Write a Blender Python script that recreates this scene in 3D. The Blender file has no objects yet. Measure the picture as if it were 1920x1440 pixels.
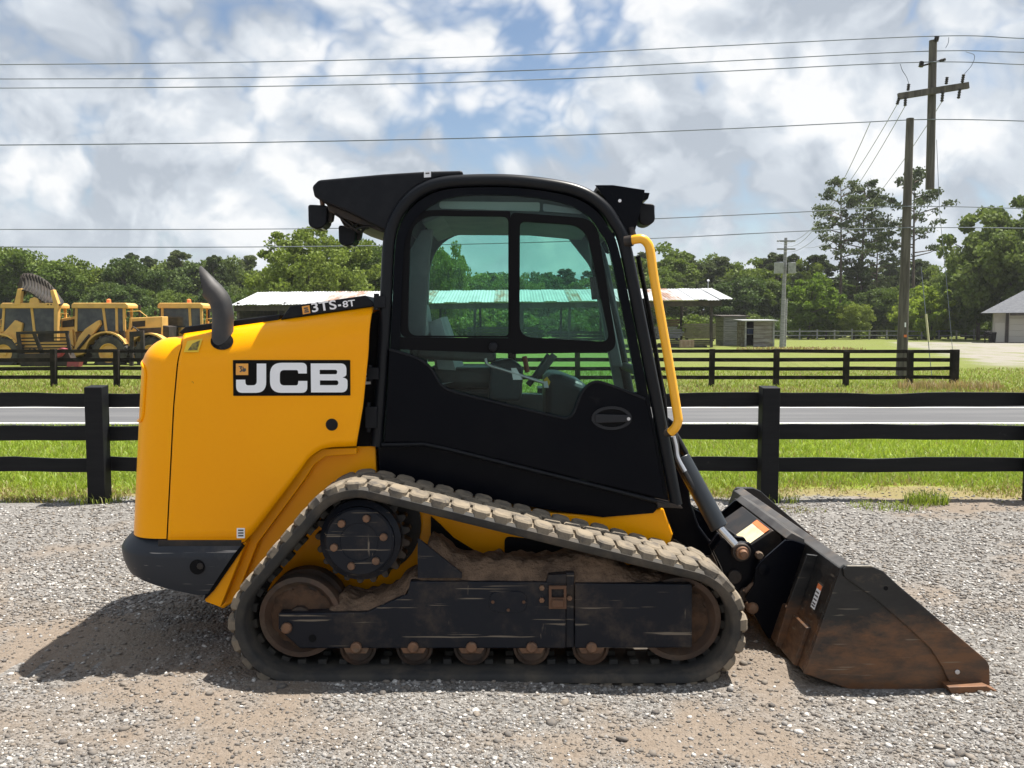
import bpy, bmesh, math, random
import numpy as np
from mathutils import Vector, Matrix
from mathutils.geometry import tessellate_polygon

random.seed(7)
RNG = np.random.default_rng(11)
SC = bpy.context.scene
COL = SC.collection
R = math.radians

# ------------------------------------------------------------------ camera
FPX, CXP, CYP, EYE = 1700.0, 960.0, 720.0, 1.59
PITCH = math.atan(105.0 / FPX)
cam_d = bpy.data.cameras.new('camera')
cam = bpy.data.objects.new('camera', cam_d)
COL.objects.link(cam)
cam.location = (0, 0, EYE)
cam.rotation_euler = (math.pi / 2 - PITCH, 0, 0)
cam_d.sensor_width = 36.0
cam_d.lens = 36.0 * FPX / 1920.0
cam_d.clip_start = 0.05
cam_d.clip_end = 3000.0
SC.camera = cam

# ------------------------------------------------------------------ sky and sun
SUN_DIR = Vector((0.36, 0.17, 1.0)).normalized()
SUN_EL = math.asin(SUN_DIR.z)
SUN_AZ = math.atan2(SUN_DIR.x, SUN_DIR.y)
world = bpy.data.worlds.new('World')
SC.world = world
world.use_nodes = True


CLO, CHI = 0.36, 0.49


def build_sky():
    nt = world.node_tree
    N, L = nt.nodes, nt.links
    N.clear()
    out = N.new('ShaderNodeOutputWorld')
    bg = N.new('ShaderNodeBackground')
    bg.inputs['Strength'].default_value = 0.1
    L.new(bg.outputs[0], out.inputs[0])
    sky = N.new('ShaderNodeTexSky')
    sky.sky_type = 'NISHITA'
    sky.sun_disc = False
    sky.sun_elevation = SUN_EL
    sky.sun_rotation = SUN_AZ
    sky.air_density = 1.0
    sky.dust_density = 0.6
    tc = N.new('ShaderNodeTexCoord')
    sep = N.new('ShaderNodeSeparateXYZ')
    L.new(tc.outputs['Generated'], sep.inputs[0])

    def mth(op, a, b=None, clamp=False):
        m = N.new('ShaderNodeMath')
        m.operation = op
        m.use_clamp = clamp
        for i, s in enumerate((a, b)):
            if s is None:
                continue
            if isinstance(s, (int, float)):
                m.inputs[i].default_value = s
            else:
                L.new(s, m.inputs[i])
        return m.outputs[0]

    zc = mth('ADD', mth('MAXIMUM', sep.outputs[2], 0.0), 0.85)
    px = mth('DIVIDE', sep.outputs[0], zc)
    py = mth('DIVIDE', sep.outputs[1], zc)
    comb = N.new('ShaderNodeCombineXYZ')
    L.new(px, comb.inputs[0])
    L.new(py, comb.inputs[1])

    def noise(vec, scale, detail, rough, off, dist=0.0):
        mp = N.new('ShaderNodeMapping')
        mp.inputs['Location'].default_value = off
        L.new(vec, mp.inputs[0])
        n = N.new('ShaderNodeTexNoise')
        n.inputs['Scale'].default_value = scale
        n.inputs['Detail'].default_value = detail
        n.inputs['Roughness'].default_value = rough
        n.inputs['Distortion'].default_value = dist
        L.new(mp.outputs[0], n.inputs['Vector'])
        return n.outputs['Fac']

    def ramp(v, lo, hi):
        m = N.new('ShaderNodeMapRange')
        m.interpolation_type = 'SMOOTHSTEP'
        L.new(v, m.inputs[0])
        m.inputs[1].default_value = lo
        m.inputs[2].default_value = hi
        return m.outputs[0]

    v = comb.outputs[0]

    def billow(vec, scale, off):
        # rounded cauliflower heads: folded noise octaves
        tot = None
        amp, sc = 0.5, scale
        for o in range(4):
            n_ = noise(vec, sc, 0, 0.5, (off[0] + 3.7 * o, off[1] - 1.9 * o, 0.37 * o))
            f_ = mth('ABSOLUTE', mth('SUBTRACT', mth('MULTIPLY', n_, 2.0), 1.0))
            f_ = mth('MULTIPLY', f_, amp * 1.9)
            tot = f_ if tot is None else mth('ADD', tot, f_)
            amp, sc = amp * 0.52, sc * 2.15
        return tot

    big = noise(v, 2.6, 3, 0.5, (3.1, 7.7, 0))
    po = (1.3, 2.2, 0)
    pq = (1.3 - 0.012, 2.2 + 0.03, 0)
    warp = noise(v, 3.0, 3, 0.5, (5.5, 2.5, 0))
    wv = N.new('ShaderNodeVectorMath')
    wv.operation = 'ADD'
    L.new(v, wv.inputs[0])
    wc = N.new('ShaderNodeCombineXYZ')
    L.new(mth('MULTIPLY', warp, 0.16), wc.inputs[0])
    L.new(mth('MULTIPLY', warp, 0.16), wc.inputs[1])
    L.new(wc.outputs[0], wv.inputs[1])
    v2 = wv.outputs[0]

    def heads(off):
        return mth('ADD', mth('MULTIPLY', noise(v2, 8.0, 7, 0.6, off), 0.40), mth('MULTIPLY', billow(v2, 7.5, off), 0.75))
    puff, puff2 = heads(po), heads(pq)
    thick = noise(v2, 5.2, 6, 0.55, (9.4, 4.1, 2))
    dens = mth('ADD', mth('MULTIPLY', big, 0.6), mth('MULTIPLY', puff, 0.4))
    cover = ramp(dens, CLO, CHI)
    # lit tops and grey bellies of the cumulus
    grad = mth('ADD', mth('MULTIPLY', mth('SUBTRACT', puff, puff2), 3.0), 0.5, True)
    shade = mth('ADD', mth('MULTIPLY', ramp(thick, 0.34, 0.62), 0.95),
                mth('MULTIPLY', mth('SUBTRACT', 0.60, grad), 0.62), True)
    cr = N.new('ShaderNodeValToRGB')
    cr.color_ramp.elements[0].position = 0.0
    cr.color_ramp.elements[0].color = (4.35, 4.37, 4.4, 1)
    cr.color_ramp.elements[1].position = 1.0
    cr.color_ramp.elements[1].color = (2.15, 2.38, 2.68, 1)
    e = cr.color_ramp.elements.new(0.42)
    e.color = (3.2, 3.42, 3.68, 1)
    L.new(shade, cr.inputs[0])
    blue = N.new('ShaderNodeMix')
    blue.data_type = 'RGBA'
    blue.blend_type = 'MULTIPLY'
    blue.inputs[0].default_value = 1.0
    L.new(sky.outputs[0], blue.inputs[6])
    blue.inputs[7].default_value = (0.52, 0.52, 0.52, 1)
    mix = N.new('ShaderNodeMix')
    mix.data_type = 'RGBA'
    L.new(mth('MULTIPLY', cover, 0.95), mix.inputs[0])
    L.new(blue.outputs[2], mix.inputs[6])
    L.new(cr.outputs[0], mix.inputs[7])
    # horizon veil: far clouds blend to an even pale grey
    veil = N.new('ShaderNodeMix')
    veil.data_type = 'RGBA'
    vm = N.new('ShaderNodeMapRange')
    vm.interpolation_type = 'SMOOTHSTEP'
    L.new(sep.outputs[2], vm.inputs[0])
    vm.inputs[1].default_value = 0.0
    vm.inputs[2].default_value = 0.14
    vm.inputs[3].default_value = 0.55
    vm.inputs[4].default_value = 0.0
    L.new(vm.outputs[0], veil.inputs[0])
    L.new(mix.outputs[2], veil.inputs[6])
    veil.inputs[7].default_value = (3.0, 3.3, 3.65, 1)
    L.new(veil.outputs[2], bg.inputs['Color'])


build_sky()
world.cycles.sampling_method = 'MANUAL'
world.cycles.sample_map_resolution = 512
sun_d = bpy.data.lights.new('sun', 'SUN')
sun_d.energy = 4.4
sun_d.angle = R(0.6)
sun_d.color = (1.0, 0.95, 0.87)
sun = bpy.data.objects.new('sun', sun_d)
COL.objects.link(sun)
sun.rotation_euler = SUN_DIR.to_track_quat('Z', 'Y').to_euler()

SC.view_settings.view_transform = 'Standard'
SC.view_settings.look = 'None'
SC.view_settings.gamma = 1.0
SC.view_settings.use_curve_mapping = False
SC.view_settings.exposure = 1.22
SC.render.engine = 'CYCLES'
SC.cycles.use_denoising = True
SC.cycles.max_bounces = 7
SC.cycles.volume_bounces = 0
SC.cycles.transparent_max_bounces = 24


# ------------------------------------------------------------------ helpers
def at(px, py, Y):
    """world point that the photograph's pixel (px, py) shows at distance Y"""
    u, v = (px - CXP) / FPX, (CYP - py) / FPX
    dy = math.cos(PITCH) + v * math.sin(PITCH)
    dz = -math.sin(PITCH) + v * math.cos(PITCH)
    t = Y / dy
    return Vector((u * t, Y, EYE + dz * t))


def xz(px, py, Y):
    p = at(px, py, Y)
    return (p.x, p.z)


def xzs(pts, Y):
    return [xz(a, b, Y) for a, b in pts]


def smooth_path(pts, n=6, closed=False):
    """Catmull-Rom through the points (any dimension)"""
    P = [np.array(p, float) for p in pts]
    m = len(P)
    out = []
    rng = range(m if closed else m - 1)
    for i in rng:
        p1, p2 = P[i], P[(i + 1) % m]
        p0 = P[i - 1] if (i > 0 or closed) else 2 * p1 - p2
        p3 = P[(i + 2) % m] if (i + 2 < m or closed) else 2 * p2 - p1
        for k in range(n):
            t = k / n
            out.append(0.5 * ((2 * p1) + (-p0 + p2) * t + (2 * p0 - 5 * p1 + 4 * p2 - p3) * t * t +
                              (-p0 + 3 * p1 - 3 * p2 + p3) * t ** 3))
    if not closed:
        out.append(P[-1])
    return [tuple(o) for o in out]


def round_poly(pts, seg=6):
    """polygon whose corners (x, y, r) are rounded"""
    n = len(pts)
    out = []
    for i in range(n):
        x, y, r = pts[i]
        if r <= 0:
            out.append((x, y))
            continue
        p = np.array((x, y), float)
        a = np.array(pts[i - 1][:2], float) - p
        b = np.array(pts[(i + 1) % n][:2], float) - p
        la, lb = np.linalg.norm(a), np.linalg.norm(b)
        d = min(r, la * 0.49, lb * 0.49)
        s, e = p + a / la * d, p + b / lb * d
        for k in range(seg + 1):
            t = k / seg
            out.append(tuple((1 - t) ** 2 * s + 2 * t * (1 - t) * p + t * t * e))
    return out


class MB:
    def __init__(self):
        self.v, self.f = [], []

    def add(self, vs, fs):
        o = len(self.v)
        self.v.extend([tuple(a) for a in vs])
        self.f.extend([tuple(i + o for i in f) for f in fs])
        return self

    def box(self, x0, x1, y0, y1, z0, z1):
        vs = [(x, y, z) for z in (z0, z1) for y in (y0, y1) for x in (x0, x1)]
        return self.add(vs, [(0, 2, 3, 1), (4, 5, 7, 6), (0, 1, 5, 4), (2, 6, 7, 3), (0, 4, 6, 2), (1, 3, 7, 5)])

    def obox(self, c, ax, ay, az):
        """oriented box: centre and three half-axis vectors"""
        c, ax, ay, az = map(Vector, (c, ax, ay, az))
        vs = [c + sx * ax + sy * ay + sz * az for sz in (-1, 1) for sy in (-1, 1) for sx in (-1, 1)]
        return self.add(vs, [(0, 2, 3, 1), (4, 5, 7, 6), (0, 1, 5, 4), (2, 6, 7, 3), (0, 4, 6, 2), (1, 3, 7, 5)])

    def plate(self, outer, y0, y1, holes=()):
        """outline in x,z extruded from y0 to y1, with holes"""
        loops = [list(outer)] + [list(h) for h in holes]
        if not holes:
            n = len(outer)
            vs = [(x, y0, z) for x, z in outer] + [(x, y1, z) for x, z in outer]
            a = sum(outer[i][0] * outer[(i + 1) % n][1] - outer[(i + 1) % n][0] * outer[i][1] for i in range(n))
            f0 = tuple(range(n))
            f1 = tuple(range(2 * n - 1, n - 1, -1))
            sd = [(i, i + n, (i + 1) % n + n, (i + 1) % n) for i in range(n)]
            fs = [f0, f1] + sd
            if a < 0:
                fs = [tuple(reversed(f)) for f in fs]
            return self.add(vs, fs)
        flat = [p for l in loops for p in l]
        n = len(flat)
        tri = tessellate_polygon([[Vector((x, z, 0)) for x, z in l] for l in loops])
        vs = [(x, y0, z) for x, z in flat] + [(x, y1, z) for x, z in flat]
        fs = [tuple(t) for t in tri] + [tuple(i + n for i in reversed(t)) for t in tri]
        o = 0
        for l in loops:
            m = len(l)
            fs += [(o + i, o + i + n, o + (i + 1) % m + n, o + (i + 1) % m) for i in range(m)]
            o += m
        return self.add(vs, fs)

    def tube(self, pts, r, n=10, cap=True):
        P = [Vector(p) for p in pts]
        rs = r if isinstance(r, (list, tuple)) else [r] * len(P)
        t0 = (P[1] - P[0]).normalized()
        up = Vector((0, 0, 1)) if abs(t0.z) < 0.9 else Vector((1, 0, 0))
        u = t0.cross(up).normalized()
        rings = []
        for i, p in enumerate(P):
            a = P[max(i - 1, 0)]
            b = P[min(i + 1, len(P) - 1)]
            t = (b - a).normalized()
            u = (u - t * u.dot(t)).normalized()
            w = t.cross(u)
            rings.append([p + rs[i] * (math.cos(2 * math.pi * k / n) * u + math.sin(2 * math.pi * k / n) * w) for k in range(n)])
        vs = [q for rg in rings for q in rg]
        fs = []
        for i in range(len(P) - 1):
            for k in range(n):
                k2 = (k + 1) % n
                fs.append((i * n + k, i * n + k2, (i + 1) * n + k2, (i + 1) * n + k))
        if cap:
            fs.append(tuple(range(n - 1, -1, -1)))
            fs.append(tuple((len(P) - 1) * n + k for k in range(n)))
        return self.add(vs, fs)

    def lathe(self, cx, cz, prof, n=32, cap=True):
        """revolve (r, y) about the Y axis through (cx, cz)"""
        vs = []
        for r, y in prof:
            for k in range(n):
                a = 2 * math.pi * k / n
                vs.append((cx + r * math.cos(a), y, cz + r * math.sin(a)))
        fs = []
        for i in range(len(prof) - 1):
            for k in range(n):
                k2 = (k + 1) % n
                fs.append((i * n + k, i * n + k2, (i + 1) * n + k2, (i + 1) * n + k))
        if cap:
            fs.append(tuple(range(n - 1, -1, -1)))
            fs.append(tuple((len(prof) - 1) * n + k for k in range(n)))
        return self.add(vs, fs)

    def lathez(self, cx, cy, prof, n=16):
        """revolve (r, z) about the vertical through (cx, cy)"""
        vs = []
        for r, z in prof:
            for k in range(n):
                a = 2 * math.pi * k / n
                vs.append((cx + r * math.cos(a), cy + r * math.sin(a), z))
        fs = []
        for i in range(len(prof) - 1):
            for k in range(n):
                k2 = (k + 1) % n
                fs.append((i * n + k, i * n + k2, (i + 1) * n + k2, (i + 1) * n + k))
        fs.append(tuple(range(n - 1, -1, -1)))
        fs.append(tuple((len(prof) - 1) * n + k for k in range(n)))
        return self.add(vs, fs)

    def grid(self, rows, closed=False):
        """rows of points -> quads"""
        m = len(rows[0])
        vs = [p for r in rows for p in r]
        fs = []
        for i in range(len(rows) - 1):
            for k in range(m if closed else m - 1):
                k2 = (k + 1) % m
                fs.append((i * m + k, i * m + k2, (i + 1) * m + k2, (i + 1) * m + k))
        return self.add(vs, fs)

    def mesh(self, name, mat):
        me = bpy.data.meshes.new(name)
        me.from_pydata(self.v, [], self.f)
        bm = bmesh.new()
        bm.from_mesh(me)
        bmesh.ops.recalc_face_normals(bm, faces=bm.faces)
        bm.to_mesh(me)
        bm.free()
        me.materials.append(mat)
        return me

    def build(self, name, mat, parent=None, smooth=35, bevel=0.0, seg=2, solid=0.0, subsurf=0):
        me = self.mesh(name, mat)
        if smooth:
            me.polygons.foreach_set('use_smooth', [True] * len(me.polygons))
            me.set_sharp_from_angle(angle=R(smooth))
        return link(name, me, parent, bevel, seg, solid, subsurf)


LOC = {}


def link(name, me, parent=None, bevel=0.0, seg=2, solid=0.0, subsurf=0):
    o = bpy.data.objects.new(name, me)
    COL.objects.link(o)
    if solid:
        m = o.modifiers.new('thickness', 'SOLIDIFY')
        m.thickness = solid
        m.offset = 0
    if bevel:
        m = o.modifiers.new('bevel', 'BEVEL')
        m.width = bevel
        m.segments = seg
        m.limit_method = 'ANGLE'
        m.angle_limit = R(38)
        m.harden_normals = False
    if subsurf:
        m = o.modifiers.new('sub', 'SUBSURF')
        m.levels = m.render_levels = subsurf
    if parent is not None:
        put(o, parent)
    return o


def put(o, parent):
    o.parent = parent
    if parent.name in LOC:
        o.matrix_parent_inverse = Matrix.Translation(-Vector(LOC[parent.name]))


def tag(o, label=None, cat=None, group=None, kind=None):
    if label:
        o['label'] = label
    if cat:
        o['category'] = cat
    if group:
        o['group'] = group
    if kind:
        o['kind'] = kind
    return o


def thing(name, loc, label, cat, group=None):
    o = bpy.data.objects.new(name, None)
    COL.objects.link(o)
    o.location = loc
    o.empty_display_size = 0.2
    LOC[o.name] = tuple(loc)
    return tag(o, label, cat, group)


# ------------------------------------------------------------------ materials
def newmat(name):
    m = bpy.data.materials.new(name)
    m.use_nodes = True
    nt = m.node_tree
    return m, nt, nt.nodes, nt.links, nt.nodes['Principled BSDF']


def rgba(c):
    return (c[0], c[1], c[2], 1.0)


def add_noise(N, L, scale, detail=6, rough=0.6, coord='Object', stretch=None, off=None):
    tc = N.new('ShaderNodeTexCoord')
    src = tc.outputs[coord]
    if stretch or off:
        mp = N.new('ShaderNodeMapping')
        if stretch:
            mp.inputs['Scale'].default_value = stretch
        if off:
            mp.inputs['Location'].default_value = off
        L.new(src, mp.inputs[0])
        src = mp.outputs[0]
    n = N.new('ShaderNodeTexNoise')
    n.inputs['Scale'].default_value = scale
    n.inputs['Detail'].default_value = detail
    n.inputs['Roughness'].default_value = rough
    L.new(src, n.inputs['Vector'])
    return n.outputs['Fac']


def add_ramp(N, L, fac, lo, hi):
    m = N.new('ShaderNodeMapRange')
    m.interpolation_type = 'SMOOTHSTEP'
    L.new(fac, m.inputs[0])
    m.inputs[1].default_value = lo
    m.inputs[2].default_value = hi
    return m.outputs[0]


def add_mix(N, L, fac, a, b):
    m = N.new('ShaderNodeMix')
    m.data_type = 'RGBA'
    if isinstance(fac, (int, float)):
        m.inputs[0].default_value = fac
    else:
        L.new(fac, m.inputs[0])
    for i, s in ((6, a), (7, b)):
        if isinstance(s, (tuple, list)):
            m.inputs[i].default_value = rgba(s)
        else:
            L.new(s, m.inputs[i])
    return m.outputs[2]


def add_bump(N, L, bsdf, h, strength, dist):
    b = N.new('ShaderNodeBump')
    b.inputs['Strength'].default_value = strength
    b.inputs['Distance'].default_value = dist
    L.new(h, b.inputs['Height'])
    L.new(b.outputs[0], bsdf.inputs['Normal'])


def surf(name, c1, c2=None, rough=0.5, metal=0.0, scale=8.0, lo=0.4, hi=0.65, bump=0.0, bdist=0.004, bscale=None,
         coat=0.0, spec=0.5, stretch=None, dust=None, dust_lo=0.55, dust_hi=0.75, dust_scale=3.0, rough2=None):
    """painted or plain surface: two tones by noise, an optional layer of dust, fine relief"""
    m, nt, N, L, B = newmat(name)
    B.inputs['Roughness'].default_value = rough
    B.inputs['Metallic'].default_value = metal
    B.inputs['Coat Weight'].default_value = coat
    B.inputs['Coat Roughness'].default_value = 0.08
    B.inputs['Specular IOR Level'].default_value = spec
    col = None
    if c2 is not None:
        f = add_ramp(N, L, add_noise(N, L, scale, stretch=stretch), lo, hi)
        col = add_mix(N, L, f, c1, c2)
    else:
        B.inputs['Base Color'].default_value = rgba(c1)
    if dust is not None:
        f = add_ramp(N, L, add_noise(N, L, dust_scale, 9, 0.68, off=(3.3, 1.7, 8.1)), dust_lo, dust_hi)
        col = add_mix(N, L, f, col if col is not None else c1, dust)
        rm = N.new('ShaderNodeMapRange')
        L.new(f, rm.inputs[0])
        rm.inputs[3].default_value = rough
        rm.inputs[4].default_value = 0.9
        L.new(rm.outputs[0], B.inputs['Roughness'])
    elif rough2 is not None:
        rn = add_noise(N, L, scale * 1.7, off=(5, 5, 5))
        rm = N.new('ShaderNodeMapRange')
        L.new(rn, rm.inputs[0])
        rm.inputs[1].default_value = 0.3
        rm.inputs[2].default_value = 0.7
        rm.inputs[3].default_value = rough
        rm.inputs[4].default_value = rough2
        L.new(rm.outputs[0], B.inputs['Roughness'])
    if col is not None:
        L.new(col, B.inputs['Base Color'])
    if bump:
        add_bump(N, L, B, add_noise(N, L, bscale or scale * 4, 8, 0.65), bump, bdist)
    return m


def scratched(name, c1, dust, scratch=(0.35, 0.34, 0.33), rough=0.45, dl=0.52, dh=0.72, amt=0.71, ds=2.5):
    """dark paint with dust and long thin scratches"""
    m, nt, N, L, B = newmat(name)
    f = add_ramp(N, L, add_noise(N, L, ds, 9, 0.7), dl, dh)
    col = add_mix(N, L, f, c1, dust)
    s1 = add_ramp(N, L, add_noise(N, L, 9.0, 3, 0.5, stretch=(0.22, 2, 9), off=(1, 2, 3)), amt + 0.02, amt + 0.05)
    s2 = add_ramp(N, L, add_noise(N, L, 5.0, 4, 0.6, stretch=(7, 2, 0.7), off=(7, 2, 9)), amt + 0.06, amt + 0.10)
    mx = N.new('ShaderNodeMath')
    mx.operation = 'MAXIMUM'
    L.new(s1, mx.inputs[0])
    L.new(s2, mx.inputs[1])
    col = add_mix(N, L, mx.outputs[0], col, scratch)
    L.new(col, B.inputs['Base Color'])
    rm = N.new('ShaderNodeMapRange')
    L.new(f, rm.inputs[0])
    rm.inputs[3].default_value = rough
    rm.inputs[4].default_value = 0.92
    L.new(rm.outputs[0], B.inputs['Roughness'])
    B.inputs['Specular IOR Level'].default_value = 0.2
    add_bump(N, L, B, add_noise(N, L, 30, 8, 0.65), 0.25, 0.003)
    return m


def glass(name, tint, gloss=1.0):
    m, nt, N, L, B = newmat(name)
    out = N['Material Output']
    N.remove(B)
    tr = N.new('ShaderNodeBsdfTransparent')
    tr.inputs[0].default_value = rgba(tint)
    gl = N.new('ShaderNodeBsdfGlossy')
    gl.inputs['Roughness'].default_value = 0.02
    fr = N.new('ShaderNodeFresnel')
    fr.inputs[0].default_value = 1.5
    mt = N.new('ShaderNodeMath')
    mt.operation = 'MULTIPLY'
    mt.inputs[1].default_value = gloss
    L.new(fr.outputs[0], mt.inputs[0])
    mx = N.new('ShaderNodeMixShader')
    L.new(mt.outputs[0], mx.inputs[0])
    L.new(tr.outputs[0], mx.inputs[1])
    L.new(gl.outputs[0], mx.inputs[2])
    L.new(mx.outputs[0], out.inputs[0])
    return m


def leafmat(name, c1, c2, c3, trans=0.35):
    """leaf colour varies by tree, by clump and by leaf"""
    m, nt, N, L, B = newmat(name)
    out = N['Material Output']
    f = add_ramp(N, L, add_noise(N, L, 0.55, 3, 0.6), 0.35, 0.65)
    col = add_mix(N, L, f, c1, c2)
    f2 = add_ramp(N, L, add_noise(N, L, 3.0, 2, 0.5, off=(4, 4, 4)), 0.5, 0.75)
    col = add_mix(N, L, f2, col, c3)
    oi = N.new('ShaderNodeObjectInfo')
    hs = N.new('ShaderNodeHueSaturation')
    mr = N.new('ShaderNodeMapRange')
    L.new(oi.outputs['Random'], mr.inputs[0])
    mr.inputs[3].default_value = 0.72
    mr.inputs[4].default_value = 1.28
    L.new(mr.outputs[0], hs.inputs['Value'])
    mr2 = N.new('ShaderNodeMapRange')
    L.new(oi.outputs['Random'], mr2.inputs[0])
    mr2.inputs[3].default_value = 0.515
    mr2.inputs[4].default_value = 0.485
    L.new(mr2.outputs[0], hs.inputs['Hue'])
    L.new(col, hs.inputs['Color'])
    L.new(hs.outputs[0], B.inputs['Base Color'])
    B.inputs['Roughness'].default_value = 0.6
    B.inputs['Specular IOR Level'].default_value = 0.25
    tl = N.new('ShaderNodeBsdfTranslucent')
    L.new(hs.outputs[0], tl.inputs[0])
    mx = N.new('ShaderNodeMixShader')
    mx.inputs[0].default_value = trans
    L.new(B.outputs[0], mx.inputs[1])
    L.new(tl.outputs[0], mx.inputs[2])
    L.new(mx.outputs[0], out.inputs[0])
    return m


def yellow_paint():
    m, nt, N, L, B = newmat('yellow_paint')
    f = add_ramp(N, L, add_noise(N, L, 1.3, 5, 0.55), 0.35, 0.7)
    col = add_mix(N, L, f, (0.98, 0.395, 0.0), (0.96, 0.37, 0.0))
    # a thin film of dust and a few chips down to primer
    d = add_ramp(N, L, add_noise(N, L, 4.0, 10, 0.7, off=(2, 9, 4)), 0.60, 0.82)
    dm = N.new('ShaderNodeMath')
    dm.operation = 'MULTIPLY'
    dm.inputs[1].default_value = 0.04
    L.new(d, dm.inputs[0])
    col = add_mix(N, L, dm.outputs[0], col, (0.42, 0.30, 0.16))
    c = add_ramp(N, L, add_noise(N, L, 16.0, 6, 0.62, off=(8, 1, 6)), 0.715, 0.735)
    col = add_mix(N, L, c, col, (0.20, 0.06, 0.02))
    L.new(col, B.inputs['Base Color'])
    rm = N.new('ShaderNodeMapRange')
    L.new(d, rm.inputs[0])
    rm.inputs[3].default_value = 0.30
    rm.inputs[4].default_value = 0.42
    B.inputs['Specular IOR Level'].default_value = 0.14
    L.new(rm.outputs[0], B.inputs['Roughness'])
    B.inputs['Coat Weight'].default_value = 0.08
    B.inputs['Coat Roughness'].default_value = 0.12
    add_bump(N, L, B, add_noise(N, L, 2.2, 3, 0.5), 0.08, 0.02)
    return m


def bucket_steel():
    """black paint worn to brown rust towards the cutting edge and in streaks"""
    m, nt, N, L, B = newmat('bucket_steel')
    tc = N.new('ShaderNodeTexCoord')
    sep = N.new('ShaderNodeSeparateXYZ')
    L.new(tc.outputs['Object'], sep.inputs[0])
    n1 = add_noise(N, L, 3.0, 11, 0.74, stretch=(0.8, 1, 1.9))
    h = N.new('ShaderNodeMapRange')
    L.new(sep.outputs[2], h.inputs[0])
    h.inputs[1].default_value = 0.50
    h.inputs[2].default_value = 0.0
    h.inputs[3].default_value = -0.16
    h.inputs[4].default_value = 0.40
    ad = N.new('ShaderNodeMath')
    L.new(h.outputs[0], ad.inputs[0])
    L.new(n1, ad.inputs[1])
    f = add_ramp(N, L, ad.outputs[0], 0.52, 0.78)
    n2 = add_ramp(N, L, add_noise(N, L, 11, 8, 0.7, stretch=(0.7, 1, 2.0)), 0.35, 0.7)
    rust = add_mix(N, L, n2, (0.150, 0.070, 0.032), (0.070, 0.045, 0.030))
    blk = add_mix(N, L, n2, (0.009, 0.0095, 0.011), (0.020, 0.019, 0.018))
    col = add_mix(N, L, f, blk, rust)
    s = add_ramp(N, L, add_noise(N, L, 6, 3, 0.5, stretch=(0.5, 2, 8), off=(3, 3, 3)), 0.645, 0.69)
    sm = N.new('ShaderNodeMath')
    sm.operation = 'MULTIPLY'
    sm.inputs[1].default_value = 0.6
    L.new(s, sm.inputs[0])
    col = add_mix(N, L, sm.outputs[0], col, (0.20, 0.17, 0.13))
    du = add_ramp(N, L, add_noise(N, L, 5.5, 11, 0.75, stretch=(0.8, 1, 1.4), off=(1, 6, 2)), 0.56, 0.74)
    dm2 = N.new('ShaderNodeMath')
    dm2.operation = 'MULTIPLY'
    dm2.inputs[1].default_value = 0.5
    L.new(du, dm2.inputs[0])
    col = add_mix(N, L, dm2.outputs[0], col, (0.15, 0.10, 0.065))
    L.new(col, B.inputs['Base Color'])
    rm = N.new('ShaderNodeMapRange')
    L.new(n2, rm.inputs[0])
    rm.inputs[3].default_value = 0.30
    rm.inputs[4].default_value = 0.60
    L.new(rm.outputs[0], B.inputs['Roughness'])
    B.inputs['Metallic'].default_value = 0.15
    add_bump(N, L, B, add_noise(N, L, 26, 8, 0.65), 0.3, 0.003)
    return m


M = {}
M['yellow'] = yellow_paint()
M['black'] = surf('black_paint', (0.0024, 0.0030, 0.0056), (0.0042, 0.0047, 0.0070), rough=0.25, scale=3, bump=0.06, bdist=0.012, bscale=3, spec=0.07, dust=(0.05, 0.045, 0.04), dust_lo=0.64, dust_hi=1.0)
M['satin'] = surf('satin_black_tube', (0.0055, 0.0066, 0.0092), rough=0.36, spec=0.22)
M['plastic'] = surf('black_plastic', (0.0062, 0.0072, 0.0100), (0.010, 0.011, 0.014), rough=0.5, scale=20, bump=0.1, bscale=160, bdist=0.001, spec=0.18)
M['matte'] = surf('matte_black', (0.005, 0.005, 0.006), rough=0.8, spec=0.15)
M['trim'] = surf('cab_trim', (0.085, 0.098, 0.105), (0.115, 0.128, 0.13), rough=0.65, scale=6, bump=0.15, bscale=90, bdist=0.002)
M['seat'] = surf('seat_vinyl', (0.42, 0.47, 0.46), (0.32, 0.36, 0.36), rough=0.55, scale=9, bump=0.2, bscale=120, bdist=0.002)
M['dark_vinyl'] = surf('dark_vinyl', (0.040, 0.052, 0.056), (0.028, 0.036, 0.040), rough=0.5, scale=9, bump=0.2, bscale=120, bdist=0.002)
M['console'] = surf('console_plastic', (0.008, 0.021, 0.030), rough=0.45, spec=0.3)
M['bumper'] = scratched('cast_bumper', (0.030, 0.034, 0.042), (0.085, 0.080, 0.076), (0.30, 0.28, 0.26), 0.42, amt=0.66)
M['frame'] = scratched('track_frame_paint', (0.0075, 0.0095, 0.0155), (0.085, 0.064, 0.047), (0.17, 0.14, 0.108), 0.40, dl=0.47, dh=0.78, amt=0.63, ds=3.4)
M['dark_steel'] = surf('dark_steel', (0.016, 0.016, 0.017), (0.045, 0.033, 0.026), rough=0.5, metal=0.1, scale=7, bump=0.25, bdist=0.004, spec=0.3, dust=(0.12, 0.085, 0.06), dust_lo=0.54, dust_hi=0.8)
M['rust'] = surf('rusty_steel', (0.115, 0.055, 0.028), (0.055, 0.034, 0.024), rough=0.72, metal=0.1, scale=9, bump=0.4, bdist=0.005, dust=(0.17, 0.125, 0.085), dust_lo=0.5, dust_hi=0.75)
M['wheel'] = surf('worn_wheel_steel', (0.085, 0.048, 0.030), (0.038, 0.028, 0.023), rough=0.6, metal=0.1, scale=6, bump=0.3, bdist=0.004, dust=(0.17, 0.12, 0.08), dust_lo=0.48, dust_hi=0.78)
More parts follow.
